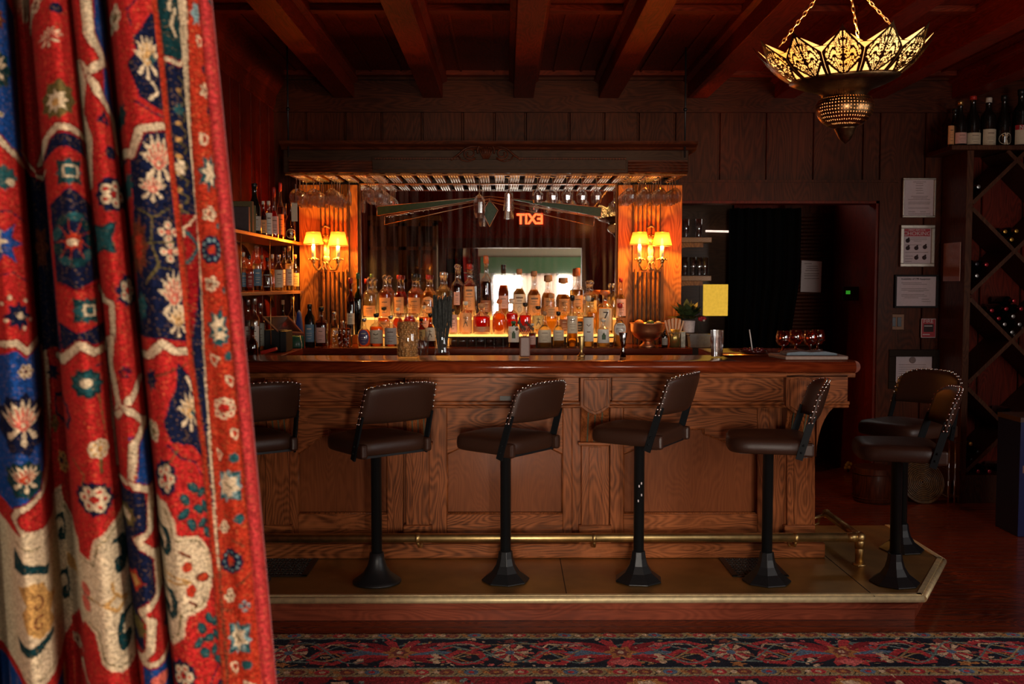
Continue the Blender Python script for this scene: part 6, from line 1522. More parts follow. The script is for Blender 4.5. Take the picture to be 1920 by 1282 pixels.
def straight(x, y):
    """where a spot seen at (x, y) lies across the straightened cloth"""
    xs = [p[0] + (p[1] - p[0]) * y / 1282 for p in SEC]; return float(np.interp(x, xs, [p[0] for p in SEC])), y
CV = Canvas(570, 1290, 2.0, RED)
CV.map = lambda x, y: (lambda q: (q[0] + 150, q[1]))(straight(x, y))
A_ = lambda *p: [(x / 1.973, y / 1.973) for x, y in p]; B_ = lambda *p: [(x / 1.965, 630 + y / 1.965) for x, y in p]
a1 = lambda x, y: (x / 1.973, y / 1.973); b1 = lambda x, y: (x / 1.965, 630 + y / 1.965)
c = CV
# fold A
c.poly(A_((-300, -10), (118, -10), (118, 590), (40, 540), (-300, 590)), BLUE); c.star(a1(35, 95), 26, 26, 9, .7, BRN); c.star(a1(35, 95), 18, 18, 8, .6, GOLD)
c.lotus(a1(32, 280), 27, 36, CREAM, OLIVE, DTEAL); c.petals(a1(30, 445), 15, 15, 4, CREAM, OLIVE)
c.line(A_((-90, 600), (-10, 565), (35, 528), (62, 560), (115, 598)), 11, CREAM, DRED); c.line(A_((118, 0), (120, 540)), 3, GOLD)
c.star(a1(50, 670), 24, 24, 8, .75, TEAL); c.ell(a1(70, 685), 8, 7, CREAM, .6); c.line(A_((0, 800), (60, 790), (110, 820)), 2.5, NAVY)
c.star(a1(35, 905), 34, 46, 7, .45, BLUE); c.star(a1(22, 900), 16, 24, 6, .5, CREAM); c.line(A_((0, 1030), (60, 1010), (110, 1040)), 2.5, NAVY)
c.star(a1(75, 1165), 22, 28, 8, .6, NAVY); c.star(a1(78, 1165), 8, 9, 6, .6, CREAM)
for p_ in ((30, 1120), (50, 1100), (100, 1110), (40, 1180), (115, 1180), (90, 1210)): c.ell(a1(*p_), 3.5, 3.5, CREAM)
c.poly(B_((0, 70), (60, 45), (90, 78), (152, 30), (155, 480), (130, 570), (40, 620), (-200, 640), (-200, 70)), BLUE)
c.line(B_((-100, 0), (0, 25), (60, 18), (95, 52), (150, 8)), 11, CREAM, DRED)
c.petals(b1(88, 122), 14, 14, 6, CREAM, BRN); c.lotus(b1(70, 310), 36, 50, CREAM, PINK, NAVY); c.lotus(b1(70, 505), 27, 30, CREAM, ORNG, DTEAL)
c.line(B_((152, 0), (160, 150), (158, 330), (150, 480), (132, 560), (45, 615), (28, 655), (60, 695), (155, 705)), 9, CREAM, DRED)
c.poly(B_((-200, 700), (15, 705), (60, 700), (160, 705), (162, 1150), (150, 1215), (100, 1240), (-200, 1250)), CREAM)
c.line(B_((30, 735), (80, 755), (150, 745)), 2, OLIVE); c.line(B_((30, 1225), (90, 1215), (150, 1190)), 2, OLIVE)
c.poly(B_((25, 760), (60, 800), (135, 830), (130, 860), (70, 835), (20, 850)), DTEAL); c.poly(B_((25, 1150), (70, 1130), (140, 1085), (135, 1060), (60, 1100), (20, 1110)), DTEAL)
c.poly(B_((30, 900), (70, 870), (110, 880), (130, 930), (150, 960), (130, 1000), (145, 1050), (90, 1075), (55, 1045), (40, 990), (60, 950)), GOLD); c.scroll(b1(85, 950), 14, 18, BRN, 3); c.scroll(b1(90, 1020), 12, 16, BRN, 3, -1)
# valley between A and B
c.poly(A_((122, 600), (212, 620), (235, 1290), (140, 1290)), NAVY); c.line(A_((122, 545), (160, 580), (208, 625)), 6, CREAM, DRED)
c.star(a1(178, 900), 20, 60, 8, .6, BRN); c.poly(B_((150, 0), (235, 0), (240, 60), (150, 80)), NAVY); c.star(b1(195, 170), 18, 22, 8, .6, NAVY); c.star(b1(228, 300), 18, 34, 8, .8, NAVY); c.star(b1(228, 300), 12, 24, 8, .8, RED)
c.petals(b1(190, 380), 12, 20, 6, OLIVE, BRN); c.petals(b1(215, 530), 14, 24, 6, GOLD, NAVY)
c.poly(B_((158, 640), (200, 632), (215, 690), (265, 750), (275, 1060), (245, 1120), (205, 1195), (155, 1230), (150, 900)), CREAM); c.line(B_((158, 655), (195, 650), (210, 705), (262, 765)), 1.6, OLIVE)
c.scroll(b1(188, 810), 14, 36, DTEAL, 9); c.scroll(b1(192, 1040), 14, 40, DTEAL, 9); c.ell(b1(230, 930), 14, 14, GOLD)
# fold B
c.petals(a1(210, 30), 14, 16, 5, CREAM, BRN); c.ell(a1(272, 80), 8, 9, NAVY); c.lotus(a1(250, 182), 20, 20, CREAM, RED); c.star(a1(265, 400), 27, 36, 9, .78, OLIVE); c.star(a1(262, 405), 17, 22, 8, .6, CREAM); c.ell(a1(262, 410), 6, 7, GOLD)
c.poly(A_((205, 560), (250, 515), (335, 530), (345, 600), (215, 600)), NAVY); c.line(A_((200, 560), (222, 520), (262, 495), (345, 512)), 12, CREAM, DRED)
c.poly(A_((215, 590), (270, 565), (345, 590), (350, 730), (285, 700), (225, 740)), RED); c.star(a1(290, 655), 26, 32, 4, .55, DTEAL, PI / 4); c.star(a1(290, 655), 20, 24, 4, .6, TEAL); c.line(A_((278, 635), (312, 635), (312, 672), (278, 672), (278, 635)), 3.5, CREAM)
c.poly(A_((225, 760), (290, 712), (355, 760), (375, 1030), (300, 1070), (235, 1040)), NAVY)
for k_ in range(9): c.ell(a1(295 + 52 * math.cos(k_ * .7), 895 + 82 * math.sin(k_ * .7)), 8, 13, TEAL if k_ % 2 else DTEAL, k_ * .7); c.line([a1(295, 895), a1(295 + 55 * math.cos(k_ * .7 + .3), 895 + 88 * math.sin(k_ * .7 + .3))], 1.6, ORNG)
c.star(a1(295, 900), 16, 18, 8, .6, ORNG); c.ell(a1(292, 903), 7, 7, CREAM); c.line(A_((235, 1045), (300, 1075), (375, 1050)), 4, DRED)
c.star(a1(325, 1145), 27, 32, 4, .55, DTEAL, PI / 4); c.star(a1(325, 1145), 20, 24, 4, .6, TEAL); c.line(A_((318, 1128), (350, 1128), (350, 1162), (318, 1162), (318, 1128)), 3.5, CREAM)
c.poly(A_((235, 1190), (300, 1225), (385, 1190), (390, 1260), (240, 1290)), NAVY); c.line(B_((232, 95), (262, 62), (305, 22), (340, 52), (390, 38)), 12, CREAM, DRED)
c.star(b1(318, 160), 28, 28, 9, .8, DTEAL); c.star(b1(318, 160), 22, 22, 9, .7, TEAL); c.ell(b1(316, 158), 8, 8, CREAM); c.line(B_((350, 200), (368, 330)), 2, OLIVE); c.petals(b1(348, 392), 17, 19, 8, CREAM, GOLD); c.line(B_((348, 430), (350, 475)), 3, OLIVE)
c.line(B_((260, 450), (300, 490), (290, 530)), 2, OLIVE); c.petals(b1(328, 570), 25, 25, 6, CREAM, RED, NAVY); c.line(B_((375, 575), (410, 585)), 2, NAVY); c.line(B_((345, 100), (365, 95)), 4, NAVY)
c.line(B_((395, 0), (400, 300), (412, 480)), 4, CREAM, DRED, 1.5)
c.poly(B_((255, 800), (305, 795), (320, 722), (375, 665), (425, 635), (445, 900), (445, 1180), (395, 1192), (335, 1160), (312, 1062), (262, 1050)), CREAM); c.line(B_((262, 815), (318, 812), (335, 735), (385, 685), (425, 665)), 1.8, OLIVE); c.line(B_((268, 1035), (325, 1045), (348, 1145), (395, 1172), (430, 1160)), 1.8, OLIVE)
c.scroll(b1(400, 800), 15, 42, DTEAL, 9); c.scroll(b1(412, 1070), 14, 44, DTEAL, 9, -1); c.line(B_((350, 945), (385, 915), (420, 945), (385, 975), (350, 945)), 5, GOLD); c.line(B_((300, 940), (350, 945)), 4, GOLD); c.line(B_((370, 870), (375, 910)), 4, GOLD); c.ell(b1(285, 920), 8, 12, PINK); c.ell(b1(285, 975), 8, 14, PINK); c.line(B_((270, 945), (350, 942)), 2, DTEAL)
c.petals(b1(240, 1240), 12, 14, 5, CREAM, BRN); c.ell(b1(360, 1250), 9, 10, NAVY)
# fold C
c.poly(A_((400, -5), (440, -5), (438, 260), (455, 440), (420, 400), (425, 250), (398, 150)), BLUE); c.line(A_((378, -10), (385, 155), (425, 248), (382, 300), (345, 235)), 12, CREAM, DRED, 2); c.line(A_((385, 310), (420, 400), (448, 440), (465, 560)), 9, CREAM, DRED, 2)
c.line(A_((348, 250), (365, 330), (352, 420), (378, 530), (372, 690)), 11, CREAM, DRED, 2); c.line(A_((420, 440), (408, 470), (430, 480), (420, 440)), 4, NAVY); c.ell(a1(436, 580), 9, 12, NAVY); c.petals(a1(440, 730), 19, 26, 5, CREAM, RED, NAVY); c.star(a1(410, 885), 25, 42, 4, .5, DTEAL, PI / 4); c.star(a1(410, 885), 20, 36, 4, .45, TEAL, PI / 4)
c.petals(a1(475, 1075), 13, 24, 5, CREAM, RED, NAVY); c.line(A_((380, 1060), (400, 1105), (432, 1120), (432, 1245), (400, 1260), (395, 1290)), 10, CREAM, DRED, 2)
c.line(B_((425, 0), (415, 90), (440, 240), (432, 290)), 9, CREAM, DRED, 2); c.line(B_((505, 150), (480, 205), (432, 285)), 9, CREAM, DRED, 2); c.poly(B_((470, 350), (530, 340), (545, 560), (500, 530), (475, 500)), BLUE); c.line(B_((455, 245), (515, 308), (478, 380), (470, 515), (428, 522)), 10, CREAM, DRED, 2)
c.poly(B_((425, 540), (505, 545), (520, 690), (480, 720), (530, 800), (530, 930), (490, 975), (500, 1120), (445, 1130)), NAVY); c.line(B_((470, 515), (528, 555), (520, 690), (482, 718), (540, 790), (545, 920), (490, 978), (520, 1010), (512, 1110), (482, 1165), (575, 1150)), 10, CREAM, DRED, 2)
c.star(b1(455, 640), 16, 26, 8, .6, OLIVE); c.ell(b1(452, 640), 7, 10, CREAM); c.star(b1(475, 868), 15, 22, 4, .6, ORNG); c.star(b1(475, 868), 9, 13, 4, .6, GOLD); c.star(b1(480, 1040), 16, 24, 8, .6, OLIVE); c.petals(b1(460, 120), 8, 12, 4, NAVY, DRED)
c.poly(B_((490, 1180), (580, 1165), (590, 1290), (495, 1290)), BLUE); c.ell(b1(540, 1220), 13, 13, PINK); c.ell(b1(572, 1052), 7, 14, NAVY)
# fold D: field
c.poly(A_((600, 75), (575, 130), (545, 170), (552, 225), (525, 260), (545, 330), (560, 385), (600, 415), (640, 430), (632, 75)), NAVY); c.lotus(a1(588, 250), 24, 50, CREAM, GOLD, None); c.line(A_((600, 330), (618, 365), (592, 392)), 5, CREAM); c.star(a1(602, 245), 8, 14, 4, .5, TEAL)
c.line(A_((560, 30), (530, 70), (540, 130)), 2.5, NAVY); c.petals(a1(490, 80), 10, 26, 5, CREAM, OLIVE); c.star(a1(498, 430), 9, 26, 7, .6, DTEAL); c.line(A_((545, 400), (600, 440), (640, 450)), 2.5, NAVY)
c.poly(A_((492, 575), (520, 590), (565, 515), (650, 500), (690, 1000), (705, 1260), (530, 1240), (525, 760), (498, 700)), NAVY); c.poly(A_((490, 600), (520, 600), (528, 780), (510, 790), (495, 700)), RED); c.star(a1(512, 690), 9, 30, 7, .6, TEAL)
c.line(A_((492, 555), (527, 585), (556, 500), (645, 480)), 13, CREAM, DRED)
c.lotus(a1(612, 620), 33, 58, CREAM, PINK, None); c.lotus(a1(590, 715), 26, 30, CREAM, PINK, None); c.line(A_((545, 780), (590, 815), (640, 780)), 3, OLIVE); c.line(A_((585, 820), (580, 900), (600, 980), (560, 1050)), 2.5, OLIVE)
c.petals(a1(635, 865), 18, 20, 4, CREAM, PINK); c.petals(a1(640, 935), 18, 20, 4, CREAM, PINK); c.line(A_((570, 905), (660, 900)), 2.5, OLIVE); c.star(a1(540, 915), 17, 58, 9, .7, BRN); c.star(a1(540, 915), 9, 32, 8, .6, ORNG)
c.line(A_((560, 1050), (600, 990), (640, 1000)), 2.5, OLIVE); c.lotus(a1(648, 1105), 30, 56, CREAM, PINK, None); c.lotus(a1(660, 1190), 24, 36, CREAM, GOLD, None); c.star(a1(545, 1130), 9, 30, 7, .6, TEAL)
c.line(B_((530, 68), (560, 62), (602, 18), (640, 48), (705, 52)), 13, CREAM, DRED)
c.line(B_((545, 150), (620, 120), (680, 100)), 4, BRN); c.star(b1(565, 150), 10, 24, 7, .6, NAVY); c.poly(B_((650, 90), (690, 140), (712, 160), (735, 430), (690, 390), (620, 370), (600, 300), (620, 220), (640, 180)), NAVY); c.lotus(b1(690, 275), 26, 42, CREAM, GOLD, None); c.line(B_((680, 145), (700, 190)), 6, CREAM); c.star(b1(700, 272), 8, 9, 4, .5, TEAL)
c.petals(b1(565, 340), 10, 22, 6, CREAM, OLIVE); c.line(B_((610, 380), (650, 430), (700, 450), (735, 500)), 3, NAVY); c.petals(b1(600, 500), 14, 28, 5, CREAM, RED, NAVY); c.line(B_((600, 460), (640, 400)), 2, OLIVE)
for dx, dy in ((-40, -30), (-10, -70), (25, -50), (-45, 20), (10, 10), (40, 0), (-20, 60), (25, 60), (45, 95)): c.ell(b1(700 + dx, 610 + dy), 13, 8, DTEAL, (dx + dy) * .03); c.ell(b1(700 + dx, 608 + dy), 9, 5, TEAL, (dx + dy) * .03)
c.poly(B_((568, 580), (600, 590), (625, 650), (632, 705), (700, 715), (750, 765), (762, 830), (757, 905), (720, 975), (655, 1000), (645, 1075), (602, 1122), (575, 1110)), CREAM); c.line(B_((590, 610), (612, 660), (620, 722), (695, 730), (738, 775), (745, 895), (712, 960), (640, 985), (628, 1065), (600, 1100)), 1.8, OLIVE)
c.scroll(b1(585, 745), 14, 34, DTEAL, 9); c.scroll(b1(600, 975), 14, 36, DTEAL, 9); c.line(B_((575, 850), (640, 860), (670, 875), (620, 880), (580, 875)), 4, GOLD); c.ell(b1(660, 820), 9, 10, ORNG); c.ell(b1(672, 905), 9, 12, ORNG); c.ell(b1(718, 865), 15, 9, BRN); c.ell(b1(718, 865), 10, 6, ORNG); c.line(B_((640, 765), (670, 785)), 5, BRN); c.line(B_((665, 945), (690, 960)), 5, BRN)
for dx, dy in ((-30, -40), (0, -70), (30, -60), (-40, 10), (0, 0), (35, -10), (-20, 50), (20, 45), (38, 80)): c.ell(b1(735 + dx, 1085 + dy), 12, 8, DTEAL, (dx + dy) * .03); c.ell(b1(735 + dx, 1083 + dy), 8, 5, TEAL, (dx + dy) * .03)
c.petals(b1(640, 1215), 17, 24, 5, CREAM, RED, NAVY); c.line(B_((780, 1180), (740, 1230), (720, 1282)), 3, NAVY); c.poly(B_((770, 1240), (800, 1230), (805, 1290), (750, 1290)), NAVY)
# stripe, narrow panel, cream line, border, hem
def band(pts_l, pts_r, col): c.poly(pts_l + pts_r[::-1], col)
ST_L = A_((604, -10), (618, 100), (640, 500), (668, 900), (690, 1290)) + B_((735, 400), (762, 800), (788, 1290)); ST_R = A_((634, -10), (652, 200), (675, 600), (700, 900), (716, 1290)) + B_((752, 400), (778, 800), (806, 1290))
NP_R = A_((712, -10), (722, 300), (728, 600), (742, 900), (745, 1290)) + B_((756, 380), (778, 800), (806, 1290)); CR_R = A_((738, -10), (742, 300), (748, 900), (750, 1290)) + B_((762, 380), (782, 800), (808, 1290))
BO_R = A_((785, -10), (815, 500), (850, 1000), (868, 1290)) + B_((890, 400), (906, 800), (928, 1290)); HE_R = A_((832, -10), (858, 500), (895, 1000), (925, 1290)) + B_((950, 400), (970, 800), (990, 1290))
band(ST_R, NP_R, NAVY); c.poly(A_((636, -10), (712, -10), (715, 230), (655, 240)), DTEAL); c.line(A_((672, 20), (668, 60), (690, 50), (672, 110), (685, 150)), 5, CREAM); c.line(A_((652, 235), (690, 255), (722, 235)), 7, CREAM, DRED, 2)
for y in range(300, 840, 60): c.line(A_((690, y), (712, y + 18), (705, y + 40)), 2.5, OLIVE); c.ell(a1(690, y + 50), 4, 4, GOLD)
c.star(a1(692, 420), 8, 14, 6, .6, TEAL); c.star(a1(692, 630), 9, 18, 7, .6, CREAM); c.poly(A_((690, 800), (745, 800), (745, 960), (715, 1290), (690, 960)), DRED); c.line(A_((695, 850), (742, 915), (708, 975)), 5, TEAL); c.line(A_((738, 800), (700, 850), (700, 880)), 3.5, CREAM)
band(NP_R, CR_R, CREAM); band(ST_L, ST_R, ORNG); band(CR_R, BO_R, ORNG); band(BO_R, HE_R, HEM); c.poly([HE_R[0], (600, -5), (600, 1300), HE_R[-1]], HEM)
for L_ in (ST_L, ST_R, CR_R, BO_R): c.line(L_, 1.6, BRN)
for p_ in ((775, 160), (780, 520)): c.line([a1(p_[0] - 10, p_[1] - 18), a1(p_[0] + 12, p_[1] - 8), a1(p_[0] + 6, p_[1] + 16), a1(p_[0] - 8, p_[1] + 20), a1(p_[0] - 10, p_[1] - 18)], 3, CREAM)
c.star(a1(765, 60), 11, 26, 6, .6, LBLUE); c.ell(a1(788, 262), 5, 8, NAVY); c.ell(a1(803, 415), 5, 8, NAVY)
for p_ in ((788, 340), (792, 795), (794, 1050)): c.petals(a1(*p_), 11, 15, 5, CREAM, BRN)
for p_ in ((795, 645), (812, 1208)): c.star(a1(*p_), 19, 38, 8, .55, TEAL, .2); c.star(a1(*p_), 13, 27, 6, .5, CREAM, .2)
c.petals(a1(797, 925), 19, 29, 10, NAVY, LBLUE, None, pr=.3); c.ell(a1(797, 925), 10, 15, NAVY); c.star(a1(797, 925), 7, 10, 6, .6, ORNG)
c.ell(a1(820, 838), 4, 6, TEAL); c.ell(a1(835, 1075), 4, 7, TEAL); c.ell(a1(815, 5), 5, 8, TEAL)
c.star(b1(815, 0), 20, 20, 8, .6, TEAL); c.star(b1(812, -4), 13, 12, 6, .5, CREAM)
for p_ in ((797, 82), (845, 160), (855, 352), (800, 428), (828, 1195), (885, 1265)): c.line([b1(p_[0] - 15, p_[1] - 18), b1(p_[0] + 14, p_[1] - 6), b1(p_[0] + 2, p_[1] + 22), b1(p_[0] - 12, p_[1] + 8), b1(p_[0] - 15, p_[1] - 18)], 3.4, CREAM)
c.petals(b1(822, 260), 23, 23, 8, CREAM, RED, None, pr=.28); c.petals(b1(806, 692), 13, 13, 6, CREAM, BRN); c.petals(b1(820, 940), 14, 14, 6, CREAM, BRN); c.petals(b1(875, 975), 9, 12, 4, LBLUE, NAVY)
for p_ in ((830, 540), (848, 1092)): c.star(b1(*p_), 30, 38, 4, .62, TEAL, PI / 4); c.star(b1(*p_), 25, 32, 8, .62, LBLUE, .1); c.star(b1(*p_), 19, 25, 6, .6, CREAM, .3); c.line([b1(p_[0] - 10, p_[1] - 10), b1(p_[0] + 14, p_[1] + 12)], 2, OLIVE)
c.petals(b1(828, 815), 25, 27, 10, NAVY, LBLUE, None, pr=.28); c.ell(b1(828, 815), 15, 16, NAVY); c.star(b1(828, 815), 12, 13, 8, .6, ORNG)
for p_ in ((863, 660), (850, 440), (878, 1188), (840, 72)): c.ell(b1(*p_), 8, 9, TEAL)
for p_, q_ in (((840, 735), (875, 760)), ((895, 860), (850, 905)), ((800, 640), (830, 660)), ((790, 985), (830, 1000))): c.line([b1(*p_), b1(*q_)], 3, BRN)

def dyed(name, verts, faces, cols, mat, parent=None, loc=(0, 0, 0)):
    me = bpy.data.meshes.new(name); me.from_pydata(verts, [], faces); me.update()
    ca = me.color_attributes.new('dye', 'FLOAT_COLOR', 'POINT'); buf = np.ones((len(verts), 4), np.float32); buf[:, :3] = cols; ca.data.foreach_set('color', buf.ravel())
    me.polygons.foreach_set('use_smooth', [True] * len(faces)); me.materials.append(mat)
    o = bpy.data.objects.new(name, me); C.objects.link(o); o.parent = parent; o.location = loc; return o
def grid_faces(nr, nc):
    i = np.arange(nr - 1)[:, None] * nc + np.arange(nc - 1)[None, :]; return np.stack([i, i + nc, i + nc + 1, i + 1], -1).reshape(-1, 4).tolist()
YCU = 1.28; ncol = 620
xs_, xb_, dp_ = section(ncol)
ys = np.concatenate([np.linspace(-560, -20, 8), np.linspace(-10, 1290, 760), np.linspace(1320, 2800, 16)])
def zof(y): 
    return H + (math.tan(math.atan((641 - y) / F) - PIT)) * YCU if y < 1300 else None
zs_ = []
zl = H + math.tan(math.atan((641 - 1290) / F) - PIT) * YCU
for y in ys:
    if y <= 1300: zs_.append(H + math.tan(math.atan((641 - y) / F) - PIT) * YCU)
    else: zs_.append(zl - (y - 1290) / 1510 * (zl - .02))
V = np.zeros((len(ys), ncol, 3)); K = np.zeros((len(ys), ncol, 3))
JR = np.random.RandomState(8)
for j, y in enumerate(ys):
    yy = min(max(y, -40), 1330); px = xs_ + (xb_ - xs_) * yy / 1282
    wob = .004 * np.sin(xs_ / 30 + y / 260)
    dpt = np.where(dp_ > .02, .042 + (dp_ - .02) * 3.6, np.where(dp_ > 0, dp_ * 2.1, dp_ * 1.5)) * (1 + .10 * math.sin(y / 310)) + wob
    xw = (px - 948) / F * (YCU + dpt) * (1 / math.cos(PIT)) * (1 + (math.tan(PIT) * ((641 - yy) / F)))
    V[j, :, 0] = xw; V[j, :, 1] = YCU + dpt; V[j, :, 2] = zs_[j]
    cy = int(min(max(y if 0 <= y <= 1282 else (y % 1282), 0), 1285) * 2); cx_ = np.clip(((xs_ + 150) * 2).astype(int), 0, CV.a.shape[1] - 1)
    jx = JR.normal(0, 1.0, ncol).astype(int); jy = JR.normal(0, 1.6, ncol).astype(int)
    K[j] = CV.a[np.clip(cy + jy, 0, CV.a.shape[0] - 1), np.clip(cx_ + jx, 0, CV.a.shape[1] - 1)] * (1 + JR.normal(0, .13, ncol)[:, None])
    fl_ = JR.random_sample(ncol) < .05; K[j][fl_] = K[j][fl_] * .6 + GOLD * .4
CUR = attrmat('kilim_cloth', .95, 560, .35, .0, .03)
cur = thing('patterned_curtain', 'red and blue oriental patterned curtain hanging in folds at the left', 'curtain', (-.5, YCU, .02))
V[:, :, 0] += .5; V[:, :, 1] -= YCU; V[:, :, 2] -= .02
o = dyed('drape', V.reshape(-1, 3).tolist(), grid_faces(len(ys), ncol), K.reshape(-1, 3) * .38, CUR, cur)
sd = o.modifiers.new('thickness', 'SOLIDIFY'); sd.thickness = .003; sd.offset = 1
# rolled hem along the leading edge
hm = MB(); hp_ = V[::6, -1, :]; 
hm.tube([tuple(p) for p in hp_] , .0035, 8); hm2 = MB().tube([tuple(p + np.array([-.011, -.004, 0])) for p in hp_], .0028, 8)
HM = flat('hem_cloth', tuple(HEM * .37), .9, bump=.8, bscale=700, var=.35, sheen=.3, spec=.1)
part('hem', hm, HM, cur); part('hem', hm2, HM, cur)
rdm = MB().tube([(-1.2, YCU + .02, 2.21), (1.3, YCU + .02, 2.21)], .012, 10)
solo('curtain_rod', rdm, BRASS, 'brass rod above the opening that carries the patterned curtain', 'curtain rod', (0, YCU + .02, 2.2))

# ---------------------------------------------------------------- rug
RGX0, RGX1, RGY1, RGY0 = -1.30, 3.1, 4.60, 2.2
RD = lin((170, 52, 56)); RN = lin((22, 24, 38)); RG = lin((150, 132, 92)); RC = lin((206, 172, 140)); RT = lin((104, 122, 116)); RO = lin((168, 112, 62)); RM = lin((120, 60, 52)); RB = lin((88, 110, 132)); RF = lin((134, 30, 38)); RP_ = lin((196, 96, 92))
kx = 420
rv = Canvas(RGX1 - RGX0, RGY1 - RGY0, kx, RF)
rv.map = lambda x, y: (x - RGX0, RGY1 - y)
def ry(py): return onz(1000, py, .008).y
e0, e1, e2, e3 = RGY1, ry(1197), ry(1252), ry(1268)
rv.poly([(RGX0, e0), (RGX1, e0), (RGX1, e1), (RGX0, e1)], RG); rv.poly([(RGX0, e1), (RGX1, e1), (RGX1, e2), (RGX0, e2)], RN); rv.poly([(RGX0, e2), (RGX1, e2), (RGX1, e3), (RGX0, e3)], RG)
q = random.Random(5)
for (ya, yb_) in ((e0, e1), (e2, e3)):
    ym = (ya + yb_) / 2; hh = abs(ya - yb_) / 2; x = RGX0; i = 0
    while x < RGX1:
        rv.ell((x, ym), .032, hh * .62, [RM, RD, RM, RB][i % 4]); rv.ell((x, ym), .013, hh * .3, [RO, RC, RO, RD][i % 4])
        rv.line([(x + .035, ym - hh * .7), (x + .055, ym), (x + .075, ym + hh * .6), (x + .09, ym)], .006, RN); rv.line([(x + .04, ym + hh * .6), (x + .06, ym + .1 * hh), (x + .085, ym - hh * .6)], .006, RO); rv.ell((x + .06, ym), .014, hh * .35, RC if i % 3 == 0 else RO)
        x += .105; i += 1
    for y in (ya, yb_): rv.line([(RGX0, y), (RGX1, y)], .008, RT)
ym = (e1 + e2) / 2; hb = (e1 - e2) / 2
X_big = [onz(750, 1224, 0).x + k * .985 for k in range(-2, 4)]
pts = [(RGX0 + i * .03, ym + hb * .62 * math.sin((RGX0 + i * .03 - X_big[0]) / .985 * 2 * PI + .9)) for i in range(160)]
rv.line(pts, .016, RT); pts2 = [(x, 2 * ym - y) for x, y in pts]; rv.line(pts2, .010, RG)
rv.sprigs((RGX0, e2 + .01, RGX1, e1 - .01), 420, .018, [RO, RC, RM, RP_, RG, RD], 3)
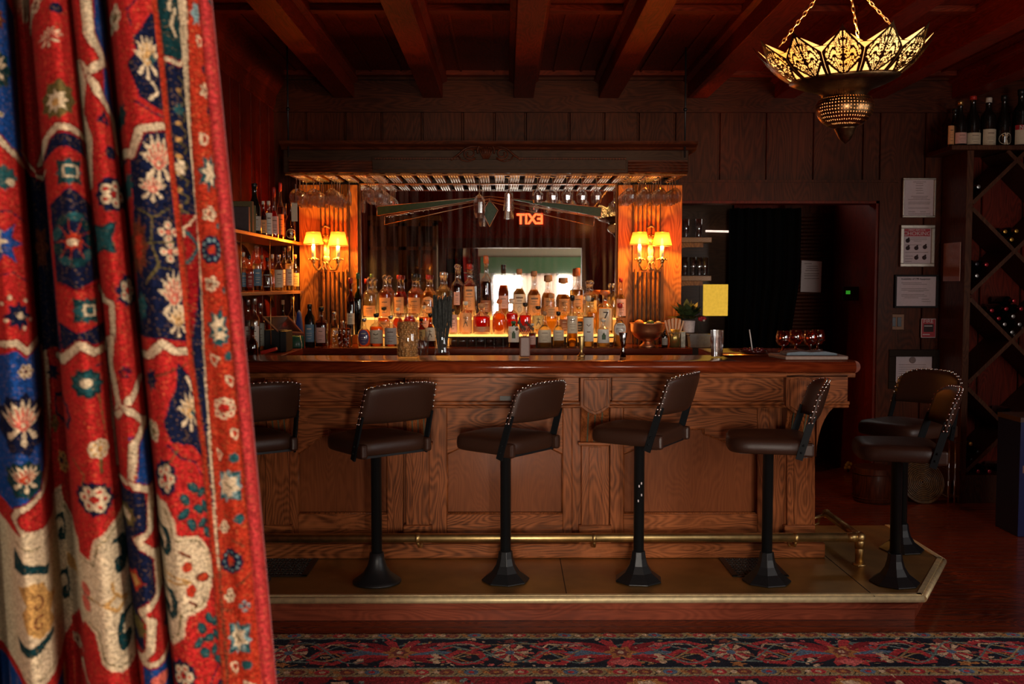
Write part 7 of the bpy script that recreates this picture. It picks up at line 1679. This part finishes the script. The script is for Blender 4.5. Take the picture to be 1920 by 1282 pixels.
for xb in X_big:
    for s_ in (-1, 1):
        rv.star((xb + s_ * .12, ym), .13, hb * .5, 5, .45, RB)
        for k in range(7):
            t = R(-75 + k * 25); rv.poly([(xb, ym - hb * .2), (xb + s_ * .22 * math.cos(t - .12), ym + hb * .8 * math.sin(t - .12)), (xb + s_ * .27 * math.cos(t), ym + hb * .95 * math.sin(t)), (xb + s_ * .20 * math.cos(t + .12), ym + hb * .75 * math.sin(t + .12)), (xb, ym + hb * .2)], RD if k % 2 == 0 else (RB if k in (3,) else RF))
    rv.star((xb, ym), .085, hb * .48, 6, .6, RO); rv.star((xb, ym), .045, hb * .28, 6, .6, RM); rv.ell((xb, ym), .014, hb * .1, RC)
    rv.poly([(xb - .07, ym - hb * .62), (xb, ym - hb * .95), (xb + .07, ym - hb * .62), (xb, ym - hb * .45)], RP_)
    xm = xb + .492
    for k in range(14): t = k * 2 * PI / 14; rv.poly([(xm, ym), (xm + .085 * math.cos(t - .18), ym + hb * .6 * math.sin(t - .18)), (xm + .085 * math.cos(t + .18), ym + hb * .6 * math.sin(t + .18))], RD if k % 2 else RC)
    rv.ell((xm, ym), .02, hb * .14, RB); rv.star((xm, ym - hb * .78), .04, hb * .2, 5, .5, RO); rv.star((xm, ym + hb * .78), .04, hb * .2, 5, .5, RM)
    for s_ in (-1, 1):
        cxx, cyy = xm + s_ * .19, ym - hb * .35
        rv.line([(cxx + s_ * -.08 , cyy - hb * .1), (cxx - s_ * .05, cyy + hb * .35), (cxx + s_ * .04, cyy + hb * .42), (cxx + s_ * .10, cyy + hb * .05), (cxx + s_ * .03, cyy - hb * .40), (cxx - s_ * .06, cyy - hb * .30)], .034, RD)
        rv.line([(cxx - s_ * .05, cyy + hb * .22), (cxx + s_ * .02, cyy + hb * .28), (cxx + s_ * .06, cyy + hb * .02), (cxx, cyy - hb * .22)], .011, RO)
        for k in range(4): rv.ell((cxx + s_ * (.13 + .012 * (k % 2)), cyy - hb * .3 + k * hb * .16), .017, hb * .09, RC)
        cx2, cy2 = xb + s_ * .30, ym + hb * .45
        rv.line([(cx2 - s_ * .10, cy2 + hb * .15), (cx2, cy2 + hb * .30), (cx2 + s_ * .09, cy2), (cx2 + s_ * .03, cy2 - hb * .25)], .030, RD); rv.line([(cx2 - s_ * .06, cy2 + hb * .1), (cx2 + s_ * .02, cy2 + hb * .12), (cx2 + s_ * .04, cy2 - hb * .1)], .010, RC); rv.ell((cx2 - s_ * .12, cy2 + hb * .1), .02, hb * .14, RP_)
for ph_, am_, cc_, wd_ in ((.9, .70, RT, .011), (2.6, .55, RG, .008), (4.4, .62, RT, .009)):
    run = []
    for i in range(230):
        x = RGX0 + i * .02; d_ = abs(((x - X_big[0]) / .985 + .5) % 1 - .5)
        if .13 < d_ : run.append((x, ym + hb * am_ * math.sin((x - X_big[0]) / .985 * 4 * PI + ph_)))
        else:
            if len(run) > 1: rv.line(run, wd_, cc_)
            run = []
rv.sprigs((RGX0, e2 + .01, RGX1, e1 - .01), 260, .011, [RC, RO, RT, RP_], 33)
rv.sprigs((RGX0, RGY0, RGX1, e3 - .01), 1500, .022, [RD, RC, RO, RN, RT, RM, RP_], 9)
for i in range(12):
    x = RGX0 + .2 + i * .42; rv.star((x, e3 - .07), .10, .05, 6, .6, RN if i % 2 else RO); rv.star((x, e3 - .07), .05, .025, 5, .6, RC)
gx = np.linspace(RGX0, RGX1, 1500); gy = np.concatenate([np.linspace(RGY1, 4.02, 210), np.linspace(4.0, RGY0, 60)])
GX, GY = np.meshgrid(gx, gy); wv_ = np.random.RandomState(2).normal(0, .0010, GX.shape)
edge = np.minimum(1, np.minimum((RGY1 - GY) / .012, (GX - RGX0) / .012)); Z = .001 + .008 * edge + wv_ * edge
jag = .004 * np.sin(GX * 31) + .003 * np.sin(GX * 83); GYj = GY + jag * (GY > 4.5)
ix = np.clip(((GX - RGX0) * kx).astype(int), 0, rv.a.shape[1] - 1); iy = np.clip(((RGY1 - GY) * kx).astype(int), 0, rv.a.shape[0] - 1)
Kc = rv.a[iy, ix] * (1 + np.random.RandomState(4).normal(0, .14, GX.shape)[..., None])
rug = thing('oriental_rug', 'navy and red bordered oriental rug on the floor before the bar', 'rug', (0, RGY1, 0))
P3 = np.stack([GX, GYj - RGY1, Z], -1).reshape(-1, 3)
dyed('pile', P3.tolist(), grid_faces(len(gy), len(gx)), np.clip(Kc.reshape(-1, 3) * 1.6, 0, 1), attrmat('rug_wool', .95, 300, .5, .05, .1), rug)
